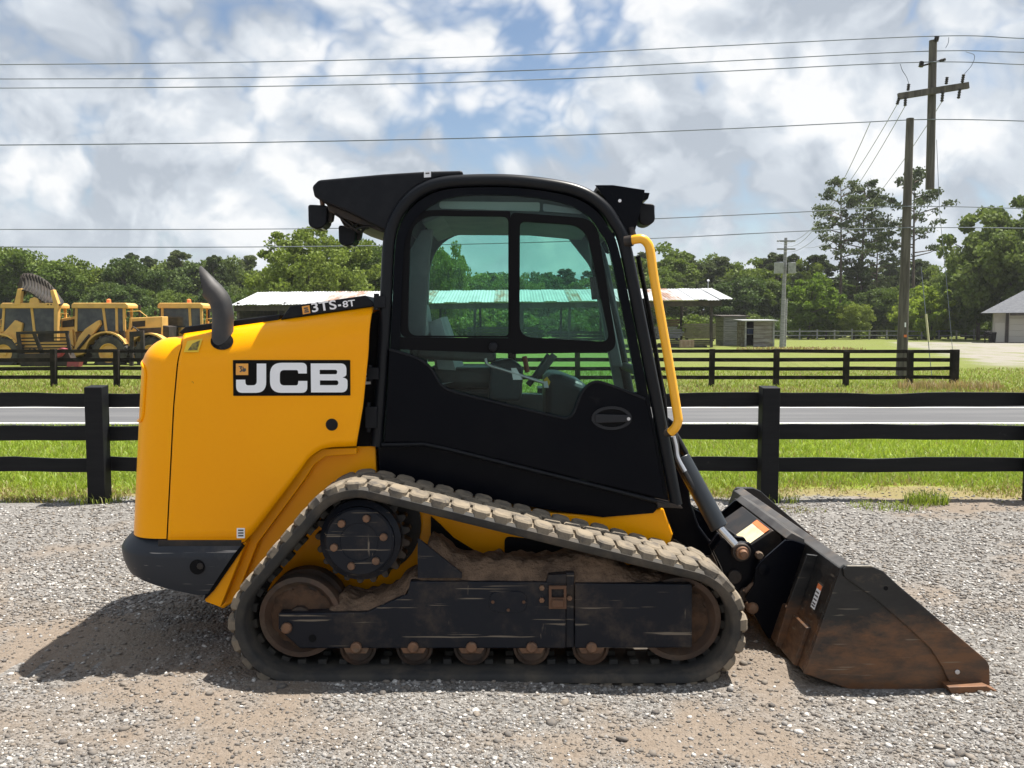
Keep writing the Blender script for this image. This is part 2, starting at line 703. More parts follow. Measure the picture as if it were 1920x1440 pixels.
M['bolt'] = surf('rusty_bolt', (0.19, 0.095, 0.05), (0.10, 0.056, 0.034), rough=0.6, metal=0.1, scale=30, bump=0.3, bdist=0.002, dust=(0.20, 0.15, 0.10), dust_lo=0.5, dust_hi=0.8, dust_scale=14)
M['rubber'] = surf('track_rubber', (0.026, 0.026, 0.026), (0.050, 0.045, 0.038), rough=0.72, scale=5, bump=0.25, bscale=34, bdist=0.003, spec=0.3, dust=(0.125, 0.10, 0.075), dust_lo=0.48, dust_hi=0.80, dust_scale=3.2)
M['tread'] = surf('dusty_tread_rubber', (0.235, 0.195, 0.145), (0.145, 0.125, 0.10), rough=0.95, scale=7, lo=0.35, hi=0.68, bump=0.6, bscale=45, bdist=0.006, dust=(0.095, 0.085, 0.075), dust_lo=0.50, dust_hi=0.66, dust_scale=9, spec=0.15)
M['dirt'] = surf('packed_dirt', (0.225, 0.150, 0.100), (0.125, 0.085, 0.060), rough=0.97, scale=12, bump=1.0, bscale=42, bdist=0.02, spec=0.15)
M['handle_rim'] = surf('handle_rubber', (0.011, 0.012, 0.016), rough=0.42, spec=0.3)
M['mud'] = surf('caked_mud', (0.105, 0.062, 0.040), (0.060, 0.040, 0.029), rough=0.95, scale=14, bump=0.8, bscale=50, bdist=0.01, spec=0.15)
M['chrome'] = surf('chrome_rod', (0.65, 0.65, 0.66), rough=0.16, metal=1.0)
M['cyl'] = surf('cylinder_paint', (0.016, 0.020, 0.025), rough=0.36)
M['hose'] = surf('hose_rubber', (0.015, 0.015, 0.016), rough=0.5)
M['alu'] = surf('silver_sleeve', (0.6, 0.6, 0.62), rough=0.3, metal=0.8)
M['handle_yellow'] = surf('handrail_yellow', (0.92, 0.44, 0.015), rough=0.35, coat=0.3)
M['pipe'] = surf('exhaust_pipe', (0.030, 0.030, 0.032), (0.050, 0.046, 0.044), rough=0.6, scale=8, bump=0.1, bscale=40)
M['decal_black'] = surf('decal_black', (0.0055, 0.0050, 0.0050), rough=0.4, spec=0.08)
M['decal_white'] = surf('decal_white', (0.84, 0.85, 0.88), rough=0.35)
M['decal_yellow'] = surf('decal_yellow', (0.80, 0.36, 0.06), rough=0.4)
M['decal_cream'] = surf('decal_cream', (0.70, 0.62, 0.42), (0.58, 0.48, 0.30), rough=0.6, scale=14)
M['decal_orange'] = surf('decal_orange', (0.75, 0.20, 0.06), rough=0.5)
M['decal_lemon'] = surf('decal_lemon', (0.80, 0.52, 0.02), rough=0.4)
M['decal_ink'] = surf('decal_ink', (0.06, 0.06, 0.06), rough=0.5)
M['bucket'] = bucket_steel()
M['edge_rust'] = surf('cutting_edge_rust', (0.185, 0.085, 0.038), (0.12, 0.060, 0.032), rough=0.6, metal=0.15, scale=9, bump=0.3, bdist=0.003)
M['door_glass'] = glass('door_glass', (0.80, 0.88, 0.86), 0.35)
M['pane_glass'] = glass('pane_glass', (0.86, 0.93, 0.91), 0.35)
M['far_glass'] = glass('far_glass', (0.70, 0.94, 0.88), 0.35)
M['lamp_glass'] = surf('lamp_lens', (0.30, 0.31, 0.32), rough=0.15)
M['fence'] = surf('black_fence_paint', (0.0045, 0.0050, 0.0066), (0.0080, 0.0084, 0.0098), rough=0.6, scale=6, stretch=(0.4, 2, 5), bump=0.35, bscale=22, bdist=0.003, spec=0.22, dust=(0.055, 0.054, 0.054), dust_lo=0.63, dust_hi=0.80, dust_scale=6)
M['fence_far'] = surf('weathered_fence_paint', (0.012, 0.010, 0.009), (0.028, 0.023, 0.019), rough=0.85, scale=4, bump=0.2, spec=0.2)
M['sunlit_top'] = surf('sunlit_tone_steel', (0.085, 0.080, 0.076), (0.045, 0.040, 0.037), rough=0.45, metal=0.3, scale=5, dust=(0.16, 0.12, 0.09), dust_lo=0.5, dust_hi=0.75)  # sun glint on the bucket's top edges put into a lighter steel colour, plus dust


# =================================================================== THE COMPACT TRACK LOADER
YC = 4.97                                    # centre line of the machine
ROOT = thing('track_loader', (0.0, YC, 0.0), 'yellow and black compact track loader with closed cab and lowered bucket standing on gravel', 'track loader')


def lerp(a, b, t):
    return a + (b - a) * t


def interp(x, xs, ys):
    return float(np.interp(x, xs, ys))


def bolt(mb, x, z, y, r=0.014, d=0.014, n=6):
    mb.lathe(x, z, [(r * 0.85, y - d), (r, y - d * 0.8), (r, y)], n)


# ------------------------------------------------------------------ undercarriage
S_PX = 4.0 / FPX


def circ(px, py, r):
    x, z = xz(px, py, 4.0)
    return x, z, r * S_PX


C_REAR, C_SPR, C_FRONT = circ(552, 1172, 118), circ(669, 1022, 111), circ(1281, 1176, 114)


def hull_path(cs):
    pts = []
    for cx, cz, r in cs:
        for k in range(240):
            a = 2 * math.pi * k / 240
            pts.append((cx + r * math.cos(a), cz + r * math.sin(a)))
    pts = sorted(set(pts))

    def half(ps):
        h = []
        for p in ps:
            while len(h) > 1 and (h[-1][0] - h[-2][0]) * (p[1] - h[-2][1]) - (h[-1][1] - h[-2][1]) * (p[0] - h[-2][0]) <= 0:
                h.pop()
            h.append(p)
        return h
    lo, up = half(pts), half(pts[::-1])
    return lo[:-1] + up[:-1]


HP = np.array(hull_path([C_REAR, C_SPR, C_FRONT]))
HP2 = np.vstack([HP, HP[:1]])
SEGL = np.linalg.norm(np.diff(HP2, axis=0), axis=1)
CUM = np.concatenate([[0], np.cumsum(SEGL)])
PER = CUM[-1]


def on_belt(s):
    s = s % PER
    p = np.array([np.interp(s, CUM, HP2[:, 0]), np.interp(s, CUM, HP2[:, 1])])
    e = 0.012
    a = np.array([np.interp((s - e) % PER, CUM, HP2[:, 0]), np.interp((s - e) % PER, CUM, HP2[:, 1])])
    b = np.array([np.interp((s + e) % PER, CUM, HP2[:, 0]), np.interp((s + e) % PER, CUM, HP2[:, 1])])
    t = (b - a) / np.linalg.norm(b - a)
    return p, t, np.array([t[1], -t[0]])       # point, tangent, outward normal (counter-clockwise path)


def make_track(y0, name_label):
    y1 = y0 + 0.40
    mb = MB()
    rows = []
    n = 220
    for i in range(n + 1):
        p, t, nn = on_belt(PER * i / n)
        sec = [(-0.050, y0 + 0.012), (-0.040, y0), (-0.012, y0 - 0.002), (0.0, y0 + 0.012), (0.0, y1 - 0.012), (-0.012, y1), (-0.040, y1), (-0.050, y1 - 0.012)]
        rows.append([(p[0] + nn[0] * d, y, p[1] + nn[1] * d) for d, y in sec])
    mb.grid(rows, closed=True)
    belt = mb.build('track_belt', M['rubber'], ROOT, smooth=50)
    belt['label'] = name_label
    # moulded tread blocks in three staggered rows
    nl = 56
    pitch = PER / nl
    rnd = random.Random(5)
    tr = MB()
    for k in range(nl):
        for row, (ya, yb, off) in enumerate(((0.0, 0.150, 0.0), (0.125, 0.275, 0.5), (0.250, 0.400, 0.0))):
            s = (k + off) * pitch
            lh = pitch * (0.435 + 0.03 * rnd.random())
            hh = 0.025 * (0.80 + 0.3 * rnd.random())
            wa, wb = y0 + ya, y0 + yb
            mid = (wa + wb) / 2
            base = [(-lh, wa + 0.03), (-lh * 0.55, wa), (lh * 0.55, wa), (lh, wa + 0.03), (lh, wb - 0.03), (lh * 0.55, wb), (-lh * 0.55, wb), (-lh, wb - 0.03)]
            vs = []
            for ds, y in base:
                p, t, nn = on_belt(s + ds)
                vs.append((p[0] - nn[0] * 0.012, y, p[1] - nn[1] * 0.012))
            for ds, y in base:
                p, t, nn = on_belt(s + ds * 0.98)
                vs.append((p[0] + nn[0] * hh * 0.68, lerp(y, mid, 0.05), p[1] + nn[1] * hh * 0.68))
            for ds, y in base:
                p, t, nn = on_belt(s + ds * 0.80)
                vs.append((p[0] + nn[0] * hh, lerp(y, mid, 0.16), p[1] + nn[1] * hh))
            fs = [tuple(range(7, -1, -1)), tuple(range(16, 24))]
            for a in (0, 8):
                fs += [(a + i, a + (i + 1) % 8, a + 8 + (i + 1) % 8, a + 8 + i) for i in range(8)]
            tr.add(vs, fs)
    fr_ = []
    for i in range(n + 1):
        p, t, nn = on_belt(PER * i / n)
        fr_.append([(p[0] + nn[0] * 0.0015, y0 + 0.014, p[1] + nn[1] * 0.0015), (p[0] + nn[0] * 0.0015, y1 - 0.014, p[1] + nn[1] * 0.0015)])
    tr.grid(fr_)
    tag(tr.build('tread', M['tread'], belt, smooth=28), kind='stuff')
    gl = MB()
    for k in range(nl):
        p, t, nn = on_belt((k + 0.5) * pitch)
        for yy in (y0 + 0.145, y0 + 0.255):
            c = Vector((p[0] - nn[0] * 0.060, yy, p[1] - nn[1] * 0.060))
            gl.obox(c, Vector((t[0], 0, t[1])) * 0.020, Vector((0, 0.018, 0)), Vector((nn[0], 0, nn[1])) * 0.012)
    tag(gl.build('guide_lugs', M['rubber'], belt, bevel=0.004), kind='stuff')
    return belt


def make_running_gear(y0, near=True):
    """wheels, rollers, sprocket and side frame of one track"""
    ya, yb = y0 + 0.11, y0 + 0.31
    for (cx, cz, r), nm in ((C_REAR, 'rear_idler'), (C_FRONT, 'front_idler')):
        w = r - (0.086 if nm == 'rear_idler' else 0.070)
        mb = MB()
        mb.lathe(cx, cz, [(0.03, ya - 0.01), (0.05, ya - 0.01), (0.052, ya + 0.03), (w * 0.72, ya + 0.035), (w * 0.80, ya + 0.02), (w * 0.86, ya), (w * 0.98, ya),
                          (w, ya + 0.012), (w, ya + 0.07), (w * 0.9, ya + 0.09), (w * 0.9, yb - 0.09), (w, yb - 0.07), (w, yb), (w * 0.8, yb)], 56)
        wo = mb.build(nm, M['wheel'], ROOT, smooth=40)
        rn_ = random.Random(int(cx * 100))
        mud = MB()
        prof_ = []
        for rr_, yy_ in ((0.74, 0.030), (0.66, 0.022), (0.5, 0.026), (0.3, 0.018), (0.12, 0.02)):
            prof_.append([(cx + w * rr_ * (1 + rn_.uniform(-.10, .07)) * math.cos(2 * math.pi * k / 40), ya + yy_ + rn_.uniform(-.006, .004), cz + w * rr_ * (1 + rn_.uniform(-.10, .07)) * math.sin(2 * math.pi * k / 40)) for k in range(40)])
        mud.grid(prof_, closed=True)
        mud.build('caked_mud', M['mud'], wo, smooth=60)
    # sprocket ring with its teeth
    cx, cz, r = C_SPR
    nt = 21
    star = []
    for k in range(nt):
        for j, rr in ((0.0, 0.190), (0.16, 0.192), (0.30, 0.216), (0.42, 0.222), (0.58, 0.222), (0.70, 0.216), (0.84, 0.192)):
            a = 2 * math.pi * (k + j) / nt
            star.append((cx + rr * math.cos(a), cz + rr * math.sin(a)))
    mb = MB()
    mb.plate(star, y0 + 0.165, y0 + 0.235)
    spr = mb.build('drive_sprocket', M['dark_steel'], ROOT, smooth=20, bevel=0.003)
    hub = MB()
    hub.lathe(cx, cz, [(0.085, y0 + 0.062), (0.088, y0 + 0.058), (0.148, y0 + 0.058), (0.158, y0 + 0.066), (0.160, y0 + 0.085), (0.185, y0 + 0.10), (0.185, y0 + 0.165), (0.1, y0 + 0.30)], 56)
    hub.build('hub', M['frame'], spr, smooth=30)
    for a in range(6):
        an = R(12 + 60 * a)
        b = MB()
        bolt(b, cx + 0.115 * math.cos(an), cz + 0.115 * math.sin(an), y0 + 0.058, 0.0185, 0.016, 8)
        b.build('bolt', M['bolt'], spr, smooth=0, bevel=0.003)
    # bottom rollers
    for px in (668, 775, 884, 997, 1109):
        x, z = xz(px, 1213, 4.07)
        rb = 0.084
        zc = C_REAR[1] - C_REAR[2] + 0.05 + rb
        mb = MB()
        mb.lathe(x, zc, [(0.02, ya + 0.01), (rb * 0.78, ya + 0.012), (rb * 0.86, ya), (rb, ya + 0.004), (rb, ya + 0.06), (rb * 0.7, ya + 0.075), (rb * 0.7, yb - 0.075), (rb, yb - 0.06), (rb, yb), (0.02, yb)], 32)
        rl = mb.build('track_roller', M['wheel'], ROOT, smooth=40)
        b = MB()
        yy = y0 + 0.068
        b.plate(xzs([(px - 26, 1212), (px + 26, 1212), (px + 19, 1226), (px - 19, 1226)], 4.07), yy + 0.004, yy + 0.03)
        bolt(b, x, z, yy + 0.006, 0.0255, 0.024, 10)
        b.build('axle_bolt', M['bolt'], rl, smooth=30, bevel=0.003)
    # side frame
    f0, f1 = y0 + 0.07, y0 + 0.33
    mb = MB()
    mb.plate(xzs([(522, 1150), (688, 1148), (764, 1114), (769, 1090), (1061, 1092), (1061, 1216), (562, 1216), (540, 1196), (522, 1180)], 4.07), f0, f1)
    fr = mb.build('track_frame', M['frame'], ROOT, smooth=0, bevel=0.006)
    mb = MB()
    mb.plate(xzs([(1078, 1094), (1298, 1096), (1298, 1215), (1078, 1216)], 4.065), f0 - 0.004, f1)
    mb.build('track_tensioner_housing', M['frame'], fr, smooth=0, bevel=0.006)
    for q_, a_, b_ in (([(1061.5, 1075), (1077, 1075), (1077, 1216), (1061.5, 1216)], f0 + 0.012, f1), ([(783, 1008), (866, 1074), (866, 1084), (783, 1084)], y0 + 0.068, y0 + 0.085), ([(1024, 1092), (1028, 1078), (1062, 1076), (1062, 1094)], y0 + 0.066, y0 + 0.20)):
        mb = MB()
        mb.plate(xzs(q_, 4.07), a_, b_)
        mb.build('frame_gusset', M['frame'], fr, smooth=0, bevel=0.003)
    # grease cover, latch and bolts on the outer face
    mb = MB()
    ov = round_poly([(*xz(918, 1109, 4.066), 0.045), (*xz(988, 1109, 4.066), 0.045), (*xz(988, 1148, 4.066), 0.045), (*xz(918, 1148, 4.066), 0.045)], 8)
    mb.plate(ov, f0 - 0.006, f0 + 0.01)
    cv = mb.build('inspection_cover', M['frame'], fr, smooth=0, bevel=0.002)
    for px, py in ((924, 1129), (982, 1129), (953, 1144)):
        mb = MB()
        bolt(mb, *xz(px, py, 4.06), f0 - 0.006, 0.008, 0.006)
        mb.build('cover_screw', M['rust'], cv, smooth=0)
    mb = MB()
    sq = lambda a, b, c, d: xzs([(a, b), (c, b), (c, d), (a, d)], 4.06)
    mb.plate(sq(1029, 1098, 1062, 1141), f0 - 0.018, f0 - 0.002, [sq(1034, 1104, 1057, 1120)])
    mb.plate(sq(1035, 1123, 1056, 1137), f0 - 0.030, f0 - 0.0175)
    lt = mb.build('latch', M['rust'], fr, smooth=0, bevel=0.002)
    for px, py in ((1016, 1103), (1016, 1126), (1068, 1122)):
        mb = MB()
        bolt(mb, *xz(px, py, 4.06), f0 - 0.001, 0.013, 0.010)
        mb.build('latch_bolt', M['bolt'], lt, smooth=0)
    mb = MB()
    bolt(mb, *xz(537, 1178, 4.06), f0, 0.026, 0.018, 10)
    mb.build('idler_axle_bolt', M['bolt'], fr, smooth=0, bevel=0.003)
    mb = MB()
    mb.lathe(*xz(585, 1198, 4.06), [(0.018, f0 - 0.002), (0.018, f0 + 0.004)], 20)
    mb.build('frame_hole', M['matte'], fr, smooth=0)

    # dirt lying on the frame
    def heap(prof, ya_, yb_, base, name, seed):
        rn = random.Random(seed)
        xs_ = [p[0] for p in prof]
        zs_ = [p[1] for p in prof]
        nx, ny = 110, 16
        rows = []
        for i in range(nx + 1):
            px = lerp(xs_[0], xs_[-1], i / nx)
            py = interp(px, xs_, zs_)
            bb = interp(px, [b[0] for b in base], [b[1] for b in base])
            x, zt = xz(px, py, ya_ + 0.06)
            zb = xz(px, bb, ya_)[1] - 0.015
            row = []
            for j in range(ny + 1):
                v = j / ny
                w = min(1.0, (v / 0.35)) ** 0.6 if v < 0.6 else 1.0
                h = zb + (zt - zb) * w
                row.append((x + rn.uniform(-.004, .004), lerp(ya_, yb_, v) + rn.uniform(-.006, .006), h + (rn.uniform(-.010, .010) + 0.010 * math.sin(px * .21 + j) * math.sin(j * 1.3 + px * .07)) * (1 if j else 0)))
            rows.append(row)
        m = MB()
        m.grid(rows)
        m.build(name, M['dirt'], fr, smooth=60, subsurf=1)
    heap([(540, 1147), (606, 1144), (625, 1128), (640, 1113), (660, 1125), (700, 1120), (740, 1104), (764, 1085), (768, 1076), (790, 1072), (800, 1015), (812, 1010), (850, 1040), (880, 1052), (960, 1050), (1010, 1054), (1062, 1046), (1080, 1044), (1110, 1042), (1150, 1052), (1180, 1075), (1230, 1080), (1298, 1088)],
         f0 + 0.014, f1 - 0.01, [(540, 1149), (688, 1148), (764, 1114), (769, 1090), (1061, 1092), (1298, 1095)], 'packed_dirt', 3)


make_track(4.0, 'dusty rubber track with tan lugs on the side facing the camera')
make_running_gear(4.0)
make_track(5.54, 'rubber track on the far side of the machine')
make_running_gear(5.54, False)

# ------------------------------------------------------------------ chassis
mb = MB()
chs = xzs([(386, 1128), (418, 1142), (452, 1120), (520, 1110), (1232, 1100), (1262, 1002), (1244, 953), (1130, 968), (1010, 960), (706, 905), (704, 836), (600, 838), (560, 872), (455, 1016)], 4.46)
mb.plate(chs, 4.46, 5.48)
chassis = mb.build('chassis', M['yellow'], ROOT, smooth=0, bevel=0.008)
mb = MB()
mb.plate(round_poly([(*xz(946, 1006, 4.45), 0.03), (*xz(1120, 1022, 4.45), 0.02), (*xz(1120, 1050, 4.45), 0.02), (*xz(946, 1046, 4.45), 0.03)]), 4.445, 4.47)
mb.plate(xzs([(808, 968), (826, 984), (850, 1008), (908, 1044), (908, 1070), (808, 1070)], 4.45), 4.442, 4.458)
mb.build('chassis_opening', M['matte'], chassis, smooth=0)
for yy in (4.41, 5.50):
    mb = MB()
    mb.lathe(C_SPR[0], C_SPR[1], [(0.20, yy), (0.245, yy + 0.006), (0.245, yy + 0.03)], 40)
    mb.build('drive_housing', M['dark_steel'], chassis, smooth=30)
# folded yellow flange along the wheel arch, down to the tail
mb = MB()
mb.plate(xzs([(455, 1012), (462, 1018), (414, 1138), (386, 1128), (384, 1122)], 4.34), 4.335, 4.45)
mb.plate(xzs([(455, 1014), (474, 998), (560, 884), (578, 858), (604, 842), (668, 840), (668, 852), (610, 856), (588, 872), (572, 898), (482, 1020), (440, 1128), (414, 1140)], 4.40), 4.405, 4.455)
mb.build('arch_flange', M['yellow'], chassis, smooth=0, bevel=0.004)
mb = MB()
mb.plate(xzs([(452, 1020), (458, 1024), (400, 1108), (382, 1126), (386, 1112)], 4.32), 4.318, 4.334)
mb.build('bumper_gasket', M['matte'], chassis, smooth=0)

# ------------------------------------------------------------------ engine hood
HY = 4.32
SEAM = [(xz(313, 1018, HY)[1], xz(313, 1018, HY)[0]), (xz(326, 760, HY)[1], xz(326, 760, HY)[0]), (xz(336, 650, HY)[1], xz(336, 650, HY)[0]), (xz(345, 625, 4.45)[1], xz(345, 625, 4.45)[0])]
FRONT = [(xz(668, 836, HY)[1], xz(668, 836, HY)[0]), (xz(681, 760, HY)[1], xz(681, 760, HY)[0]), (xz(691, 660, HY)[1], xz(691, 660, HY)[0]), (xz(702, 573, 4.45)[1], xz(702, 573, 4.45)[0])]


def seam_x(z):
    return interp(z, [a for a, b in SEAM], [b for a, b in SEAM])


def front_x(z):
    return interp(z, [a for a, b in FRONT], [b for a, b in FRONT])


TX0, TZ0 = xz(345, 625, 4.50)
TX1, TZ1 = xz(702, 574, 4.50)


def top_z(x):
    return TZ0 + (x - TX0) / (TX1 - TX0) * (TZ1 - TZ0)


BOT = [(313, 1017), (452, 1017), (470, 998), (556, 884), (574, 858), (598, 842), (620, 838), (670, 836)]


def bot_z(x):
    px = CXP + x / HY * FPX
    return xz(px, interp(px, [b[0] for b in BOT], [b[1] for b in BOT]), HY)[1]


SH_W, SH_H = 0.17, 0.165
rows = []
ns = 64
for i in range(ns + 1):
    s = i / ns
    xb = lerp(seam_x(0.6) + 0.005, front_x(1.03), s)
    zb = bot_z(xb)
    col = []
    xt = lerp(seam_x(1.55) + 0.005, front_x(1.6), s)
    zt = top_z(xt)
    zs = zt - SH_H
    for k in range(15):
        z = lerp(zb, zs, k / 14)
        col.append((lerp(seam_x(z) + 0.004, front_x(z), s), HY, z))
    for k in range(1, 11):
        a = math.pi / 2 * k / 10
        z = zs + SH_H * math.sin(a)
        col.append((lerp(seam_x(z) + 0.004, front_x(z), s), HY + SH_W * (1 - math.cos(a)), z))
    full = col + [(x, 2 * YC - y, z) for x, y, z in reversed(col)]
    rows.append(full)
mb = MB()
mb.grid(rows)
hood = mb.build('engine_hood', M['yellow'], ROOT, smooth=60, solid=0.008)
# rear door with rounded corner
rows = []
for j in range(30):
    if j < 18:
        z = lerp(0.575, top_z(TX0) - SH_H, j / 17)
        inset = 0.0
    else:
        a = math.pi / 2 * (j - 17) / 12
        z = top_z(TX0) - SH_H + SH_H * math.sin(a) - 0.02 * (1 - math.cos(a))
        inset = SH_W * (1 - math.cos(a))
    xs_ = seam_x(z) - 0.004
    xr = interp(z, [0.55, 1.4, 1.6], [-1.905, -1.845, -1.83])
    a_, b_ = xs_ - xr, 0.34
    row = []
    for i in range(25):
        th = math.pi / 2 * i / 24
        e = 0.72
        cx, cy = xs_ - a_ * math.sin(th) ** e, HY + b_ * (1 - math.cos(th) ** e)
        row.append((cx + inset * math.sin(th), cy + inset * math.cos(th), z))
    full = row + [(x, 2 * YC - y, zz) for x, y, zz in reversed(row)]
    rows.append(full)
mb = MB()
mb.grid(rows)
mb.add([rows[-1][k] for k in range(len(rows[-1]))], [tuple(range(len(rows[-1])))])
rear = mb.build('rear_door', M['yellow'], ROOT, smooth=60)
mb = MB()       # dark structure behind the panel gap
mb.plate([(seam_x(0.6) - 0.06, 0.57), (seam_x(0.6) + 0.08, 0.57), (seam_x(1.42) + 0.08, 1.415), (seam_x(1.42) - 0.06, 1.415)], HY + 0.012, 2 * YC - HY - 0.012)
mb.build('inner_bulkhead', M['matte'], rear, smooth=0)
mb = MB()       # raised grab lip of the rear door


def door_pt(th, z, out=0.002):
    xs_ = seam_x(z) - 0.004
    xr = interp(z, [0.55, 1.4, 1.6], [-1.905, -1.845, -1.83])
    a_, b_, e = xs_ - xr, 0.34, 0.72
    return (xs_ - a_ * math.sin(th) ** e - out * math.sin(th), HY + b_ * (1 - math.cos(th) ** e) - out * math.cos(th), z)


lip = smooth_path([door_pt(R(75), 1.43), door_pt(R(48), 1.415), door_pt(R(36), 1.385), door_pt(R(34), 1.33), door_pt(R(34), 1.24), door_pt(R(35), 1.17), door_pt(R(42), 1.14), door_pt(R(62), 1.135), door_pt(R(80), 1.135)], 6)
mb.tube(lip, 0.0075, 8)
mb.build('door_lip', M['yellow'], rear, smooth=60)
# black cover strip along the top edge
mb = MB()
st = xzs([(338, 628), (352, 613), (536, 588), (532, 600), (540, 598), (352, 626)], 4.47)
mb.plate(xzs([(338, 624), (352, 612), (530, 589), (524, 602), (348, 628)], 4.47), 4.44, 5.50)
mb.build('hood_top_cover', M['plastic'], hood, smooth=0, bevel=0.006)
mb = MB()
mb.plate(xzs([(527, 600), (545, 574), (686, 554), (704, 570), (700, 575), (612, 587)], 4.44), 4.425, 5.515)
badge = mb.build('model_badge', M['plastic'], hood, smooth=0, bevel=0.006)


def text(body, px, py, hpx, Y, mat, parent, name, sx=1.0, rot=0.0, off=0.0):
    c = bpy.data.curves.new(name, 'FONT')
    c.body = body
    c.size = 1.0
    c.offset = off
    c.extrude = 0.0008 / max(hpx * Y / FPX / 0.7, 0.001) * 1.0
    c.materials.append(mat)
    o = bpy.data.objects.new(name, c)
    COL.objects.link(o)
    s = hpx * Y / FPX / 0.69
    p = at(px, py, Y)
    o.location = p
    o.rotation_euler = (math.pi / 2, -rot, 0)
    o.scale = (s * sx, s, s)
    bpy.context.view_layer.update()
    me = bpy.data.meshes.new_from_object(o.evaluated_get(bpy.context.evaluated_depsgraph_get()))
    mw = Matrix.LocRotScale(o.location, o.rotation_euler, o.scale)
    me.transform(mw)
    bpy.data.objects.remove(o)
    return link(name, me, parent)


TR = math.atan2(20, 141)
text('3TS', 584, 585.5, 16.5, 4.422, M['decal_white'], badge, 'lettering', 1.30, TR, 0.018)
text('-', 634.5, 578, 16, 4.422, M['decal_white'], badge, 'lettering', 0.8, TR, 0.03)
text('8T', 643, 576.5, 11.5, 4.422, M['decal_white'], badge, 'lettering', 1.30, TR, 0.018)
mb = MB()
mb.plate(xzs([(566, 574.5), (580, 572.3), (582, 587), (568, 589.5)], 4.422), 4.421, 4.4245)
em = mb.build('emblem', M['decal_yellow'], badge, smooth=0)
mb = MB()
for a, b, c, d in ((569.5, 577, 577, 579.5), (571, 580.5, 578, 583), (570.5, 584, 579, 586.4)):
    mb.plate(xzs([(a, b), (c, b - 1), (c + .4, d - 1), (a + .4, d)], 4.42), 4.4195, 4.4208)
mb.build('emblem_mark', M['decal_ink'], em, smooth=0)

# big name panel
LG = lambda x, y: xz(420 + x * 0.14583, 640 + y * 0.14583, HY)


def logo_poly(pts):
    k = 0.14583 * HY / FPX
    return round_poly([(*LG(x, y), r * k) for x, y, r in pts], 8)


mb = MB()
mb.plate(logo_poly([(120, 240, 12), (1625, 240, 12), (1628, 695, 12), (125, 700, 12)]), HY - 0.0075, HY - 0.0045)
panel = mb.build('name_panel', M['decal_black'], hood, smooth=0)
lt = [([(428, 285, 0), (548, 285, 0), (548, 660, 135), (163, 660, 135), (163, 492, 0), (280, 492, 0), (285, 564, 55), (428, 564, 55)], []),
      ([(1070, 412, 0), (1070, 275, 130), (598, 275, 150), (598, 660, 150), (1076, 660, 130), (1076, 508, 0), (962, 508, 0), (955, 565, 40), (723, 565, 60), (723, 368, 60), (955, 368, 45), (962, 412, 0)], []),
      ([(1120, 283, 0), (1578, 283, 110), (1578, 442, 60), (1530, 462, 0), (1592, 484, 60), (1592, 655, 120), (1125, 655, 0)],
       [[(1235, 365, 0), (1460, 365, 34), (1460, 422, 30), (1235, 422, 0)], [(1238, 500, 0), (1475, 500, 36), (1475, 562, 34), (1238, 562, 0)]])]
for o_, h_ in lt:
    mb = MB()
    mb.plate(logo_poly(o_), HY - 0.0090, HY - 0.0078, [logo_poly(h) for h in h_])
    mb.build('letter', M['decal_white'], panel, smooth=0)
mb = MB()
mb.plate(logo_poly([(160, 285, 0), (318, 285, 0), (318, 432, 0), (160, 432, 0)]), HY - 0.0090, HY - 0.0078)
em = mb.build('emblem', M['decal_yellow'], panel, smooth=0)
mb = MB()
for pts in ([(198, 318), (244, 318), (232, 348), (248, 372), (226, 396), (206, 390), (228, 366), (210, 344), (222, 330), (198, 330)],
            [(246, 326), (262, 326), (256, 344), (286, 346), (292, 372), (276, 390), (246, 390)]):
    mb.plate([LG(x, y) for x, y in pts], HY - 0.0098, HY - 0.0091)
mb.build('emblem_mark', M['decal_ink'], em, smooth=0)
# latch, small stickers
mb = MB()
mb.lathe(*xz(622.5, 796, HY), [(0.024, HY - 0.010), (0.029, HY - 0.006), (0.029, HY)], 28)
mb.build('hood_latch', M['plastic'], hood, smooth=30)


def sticker(pts, Y, mat, parent, name='sticker', th=0.0015):
    m = MB()
    m.plate(xzs(pts, Y), Y - th, Y)
    return m.build(name, mat, parent, smooth=0)


s_ = sticker([(444, 990), (459, 990), (459, 1009), (444, 1009)], HY - 0.0046, M['decal_white'], hood)
for yy in (993, 998, 1003):
    sticker([(446.5, yy), (456.5, yy), (456.5, yy + 2.6), (446.5, yy + 2.6)], HY - 0.0064, M['decal_ink'], s_, 'print')
# triangle warning sticker that follows the shoulder above the seam
mb = MB()


def on_shoulder(px, py):
    """point of the hood skin seen at a pixel on the shoulder"""
    best = None
    for k in range(0, 100):
        a = math.pi / 2 * k / 100
        Yk = HY + SH_W * (1 - math.cos(a))
        p = at(px, py, Yk)
        zs = top_z(p.x) - SH_H + SH_H * math.sin(a)
        d = abs(p.z - zs)
        if best is None or d < best[0]:
            best = (d, p)
    p = best[1]
    return Vector((p.x, p.y - 0.006, p.z + 0.004))


def skin_quad(q, n=6):
    rows_ = []
    for i in range(n + 1):
        r_ = []
        for j in range(n + 1):
            u, v = i / n, j / n
            px = (q[0][0] * (1 - v) + q[1][0] * v) * (1 - u) + (q[3][0] * (1 - v) + q[2][0] * v) * u
            py = (q[0][1] * (1 - v) + q[1][1] * v) * (1 - u) + (q[3][1] * (1 - v) + q[2][1] * v) * u
            r_.append(on_shoulder(px, py))
        rows_.append(r_)
    return rows_


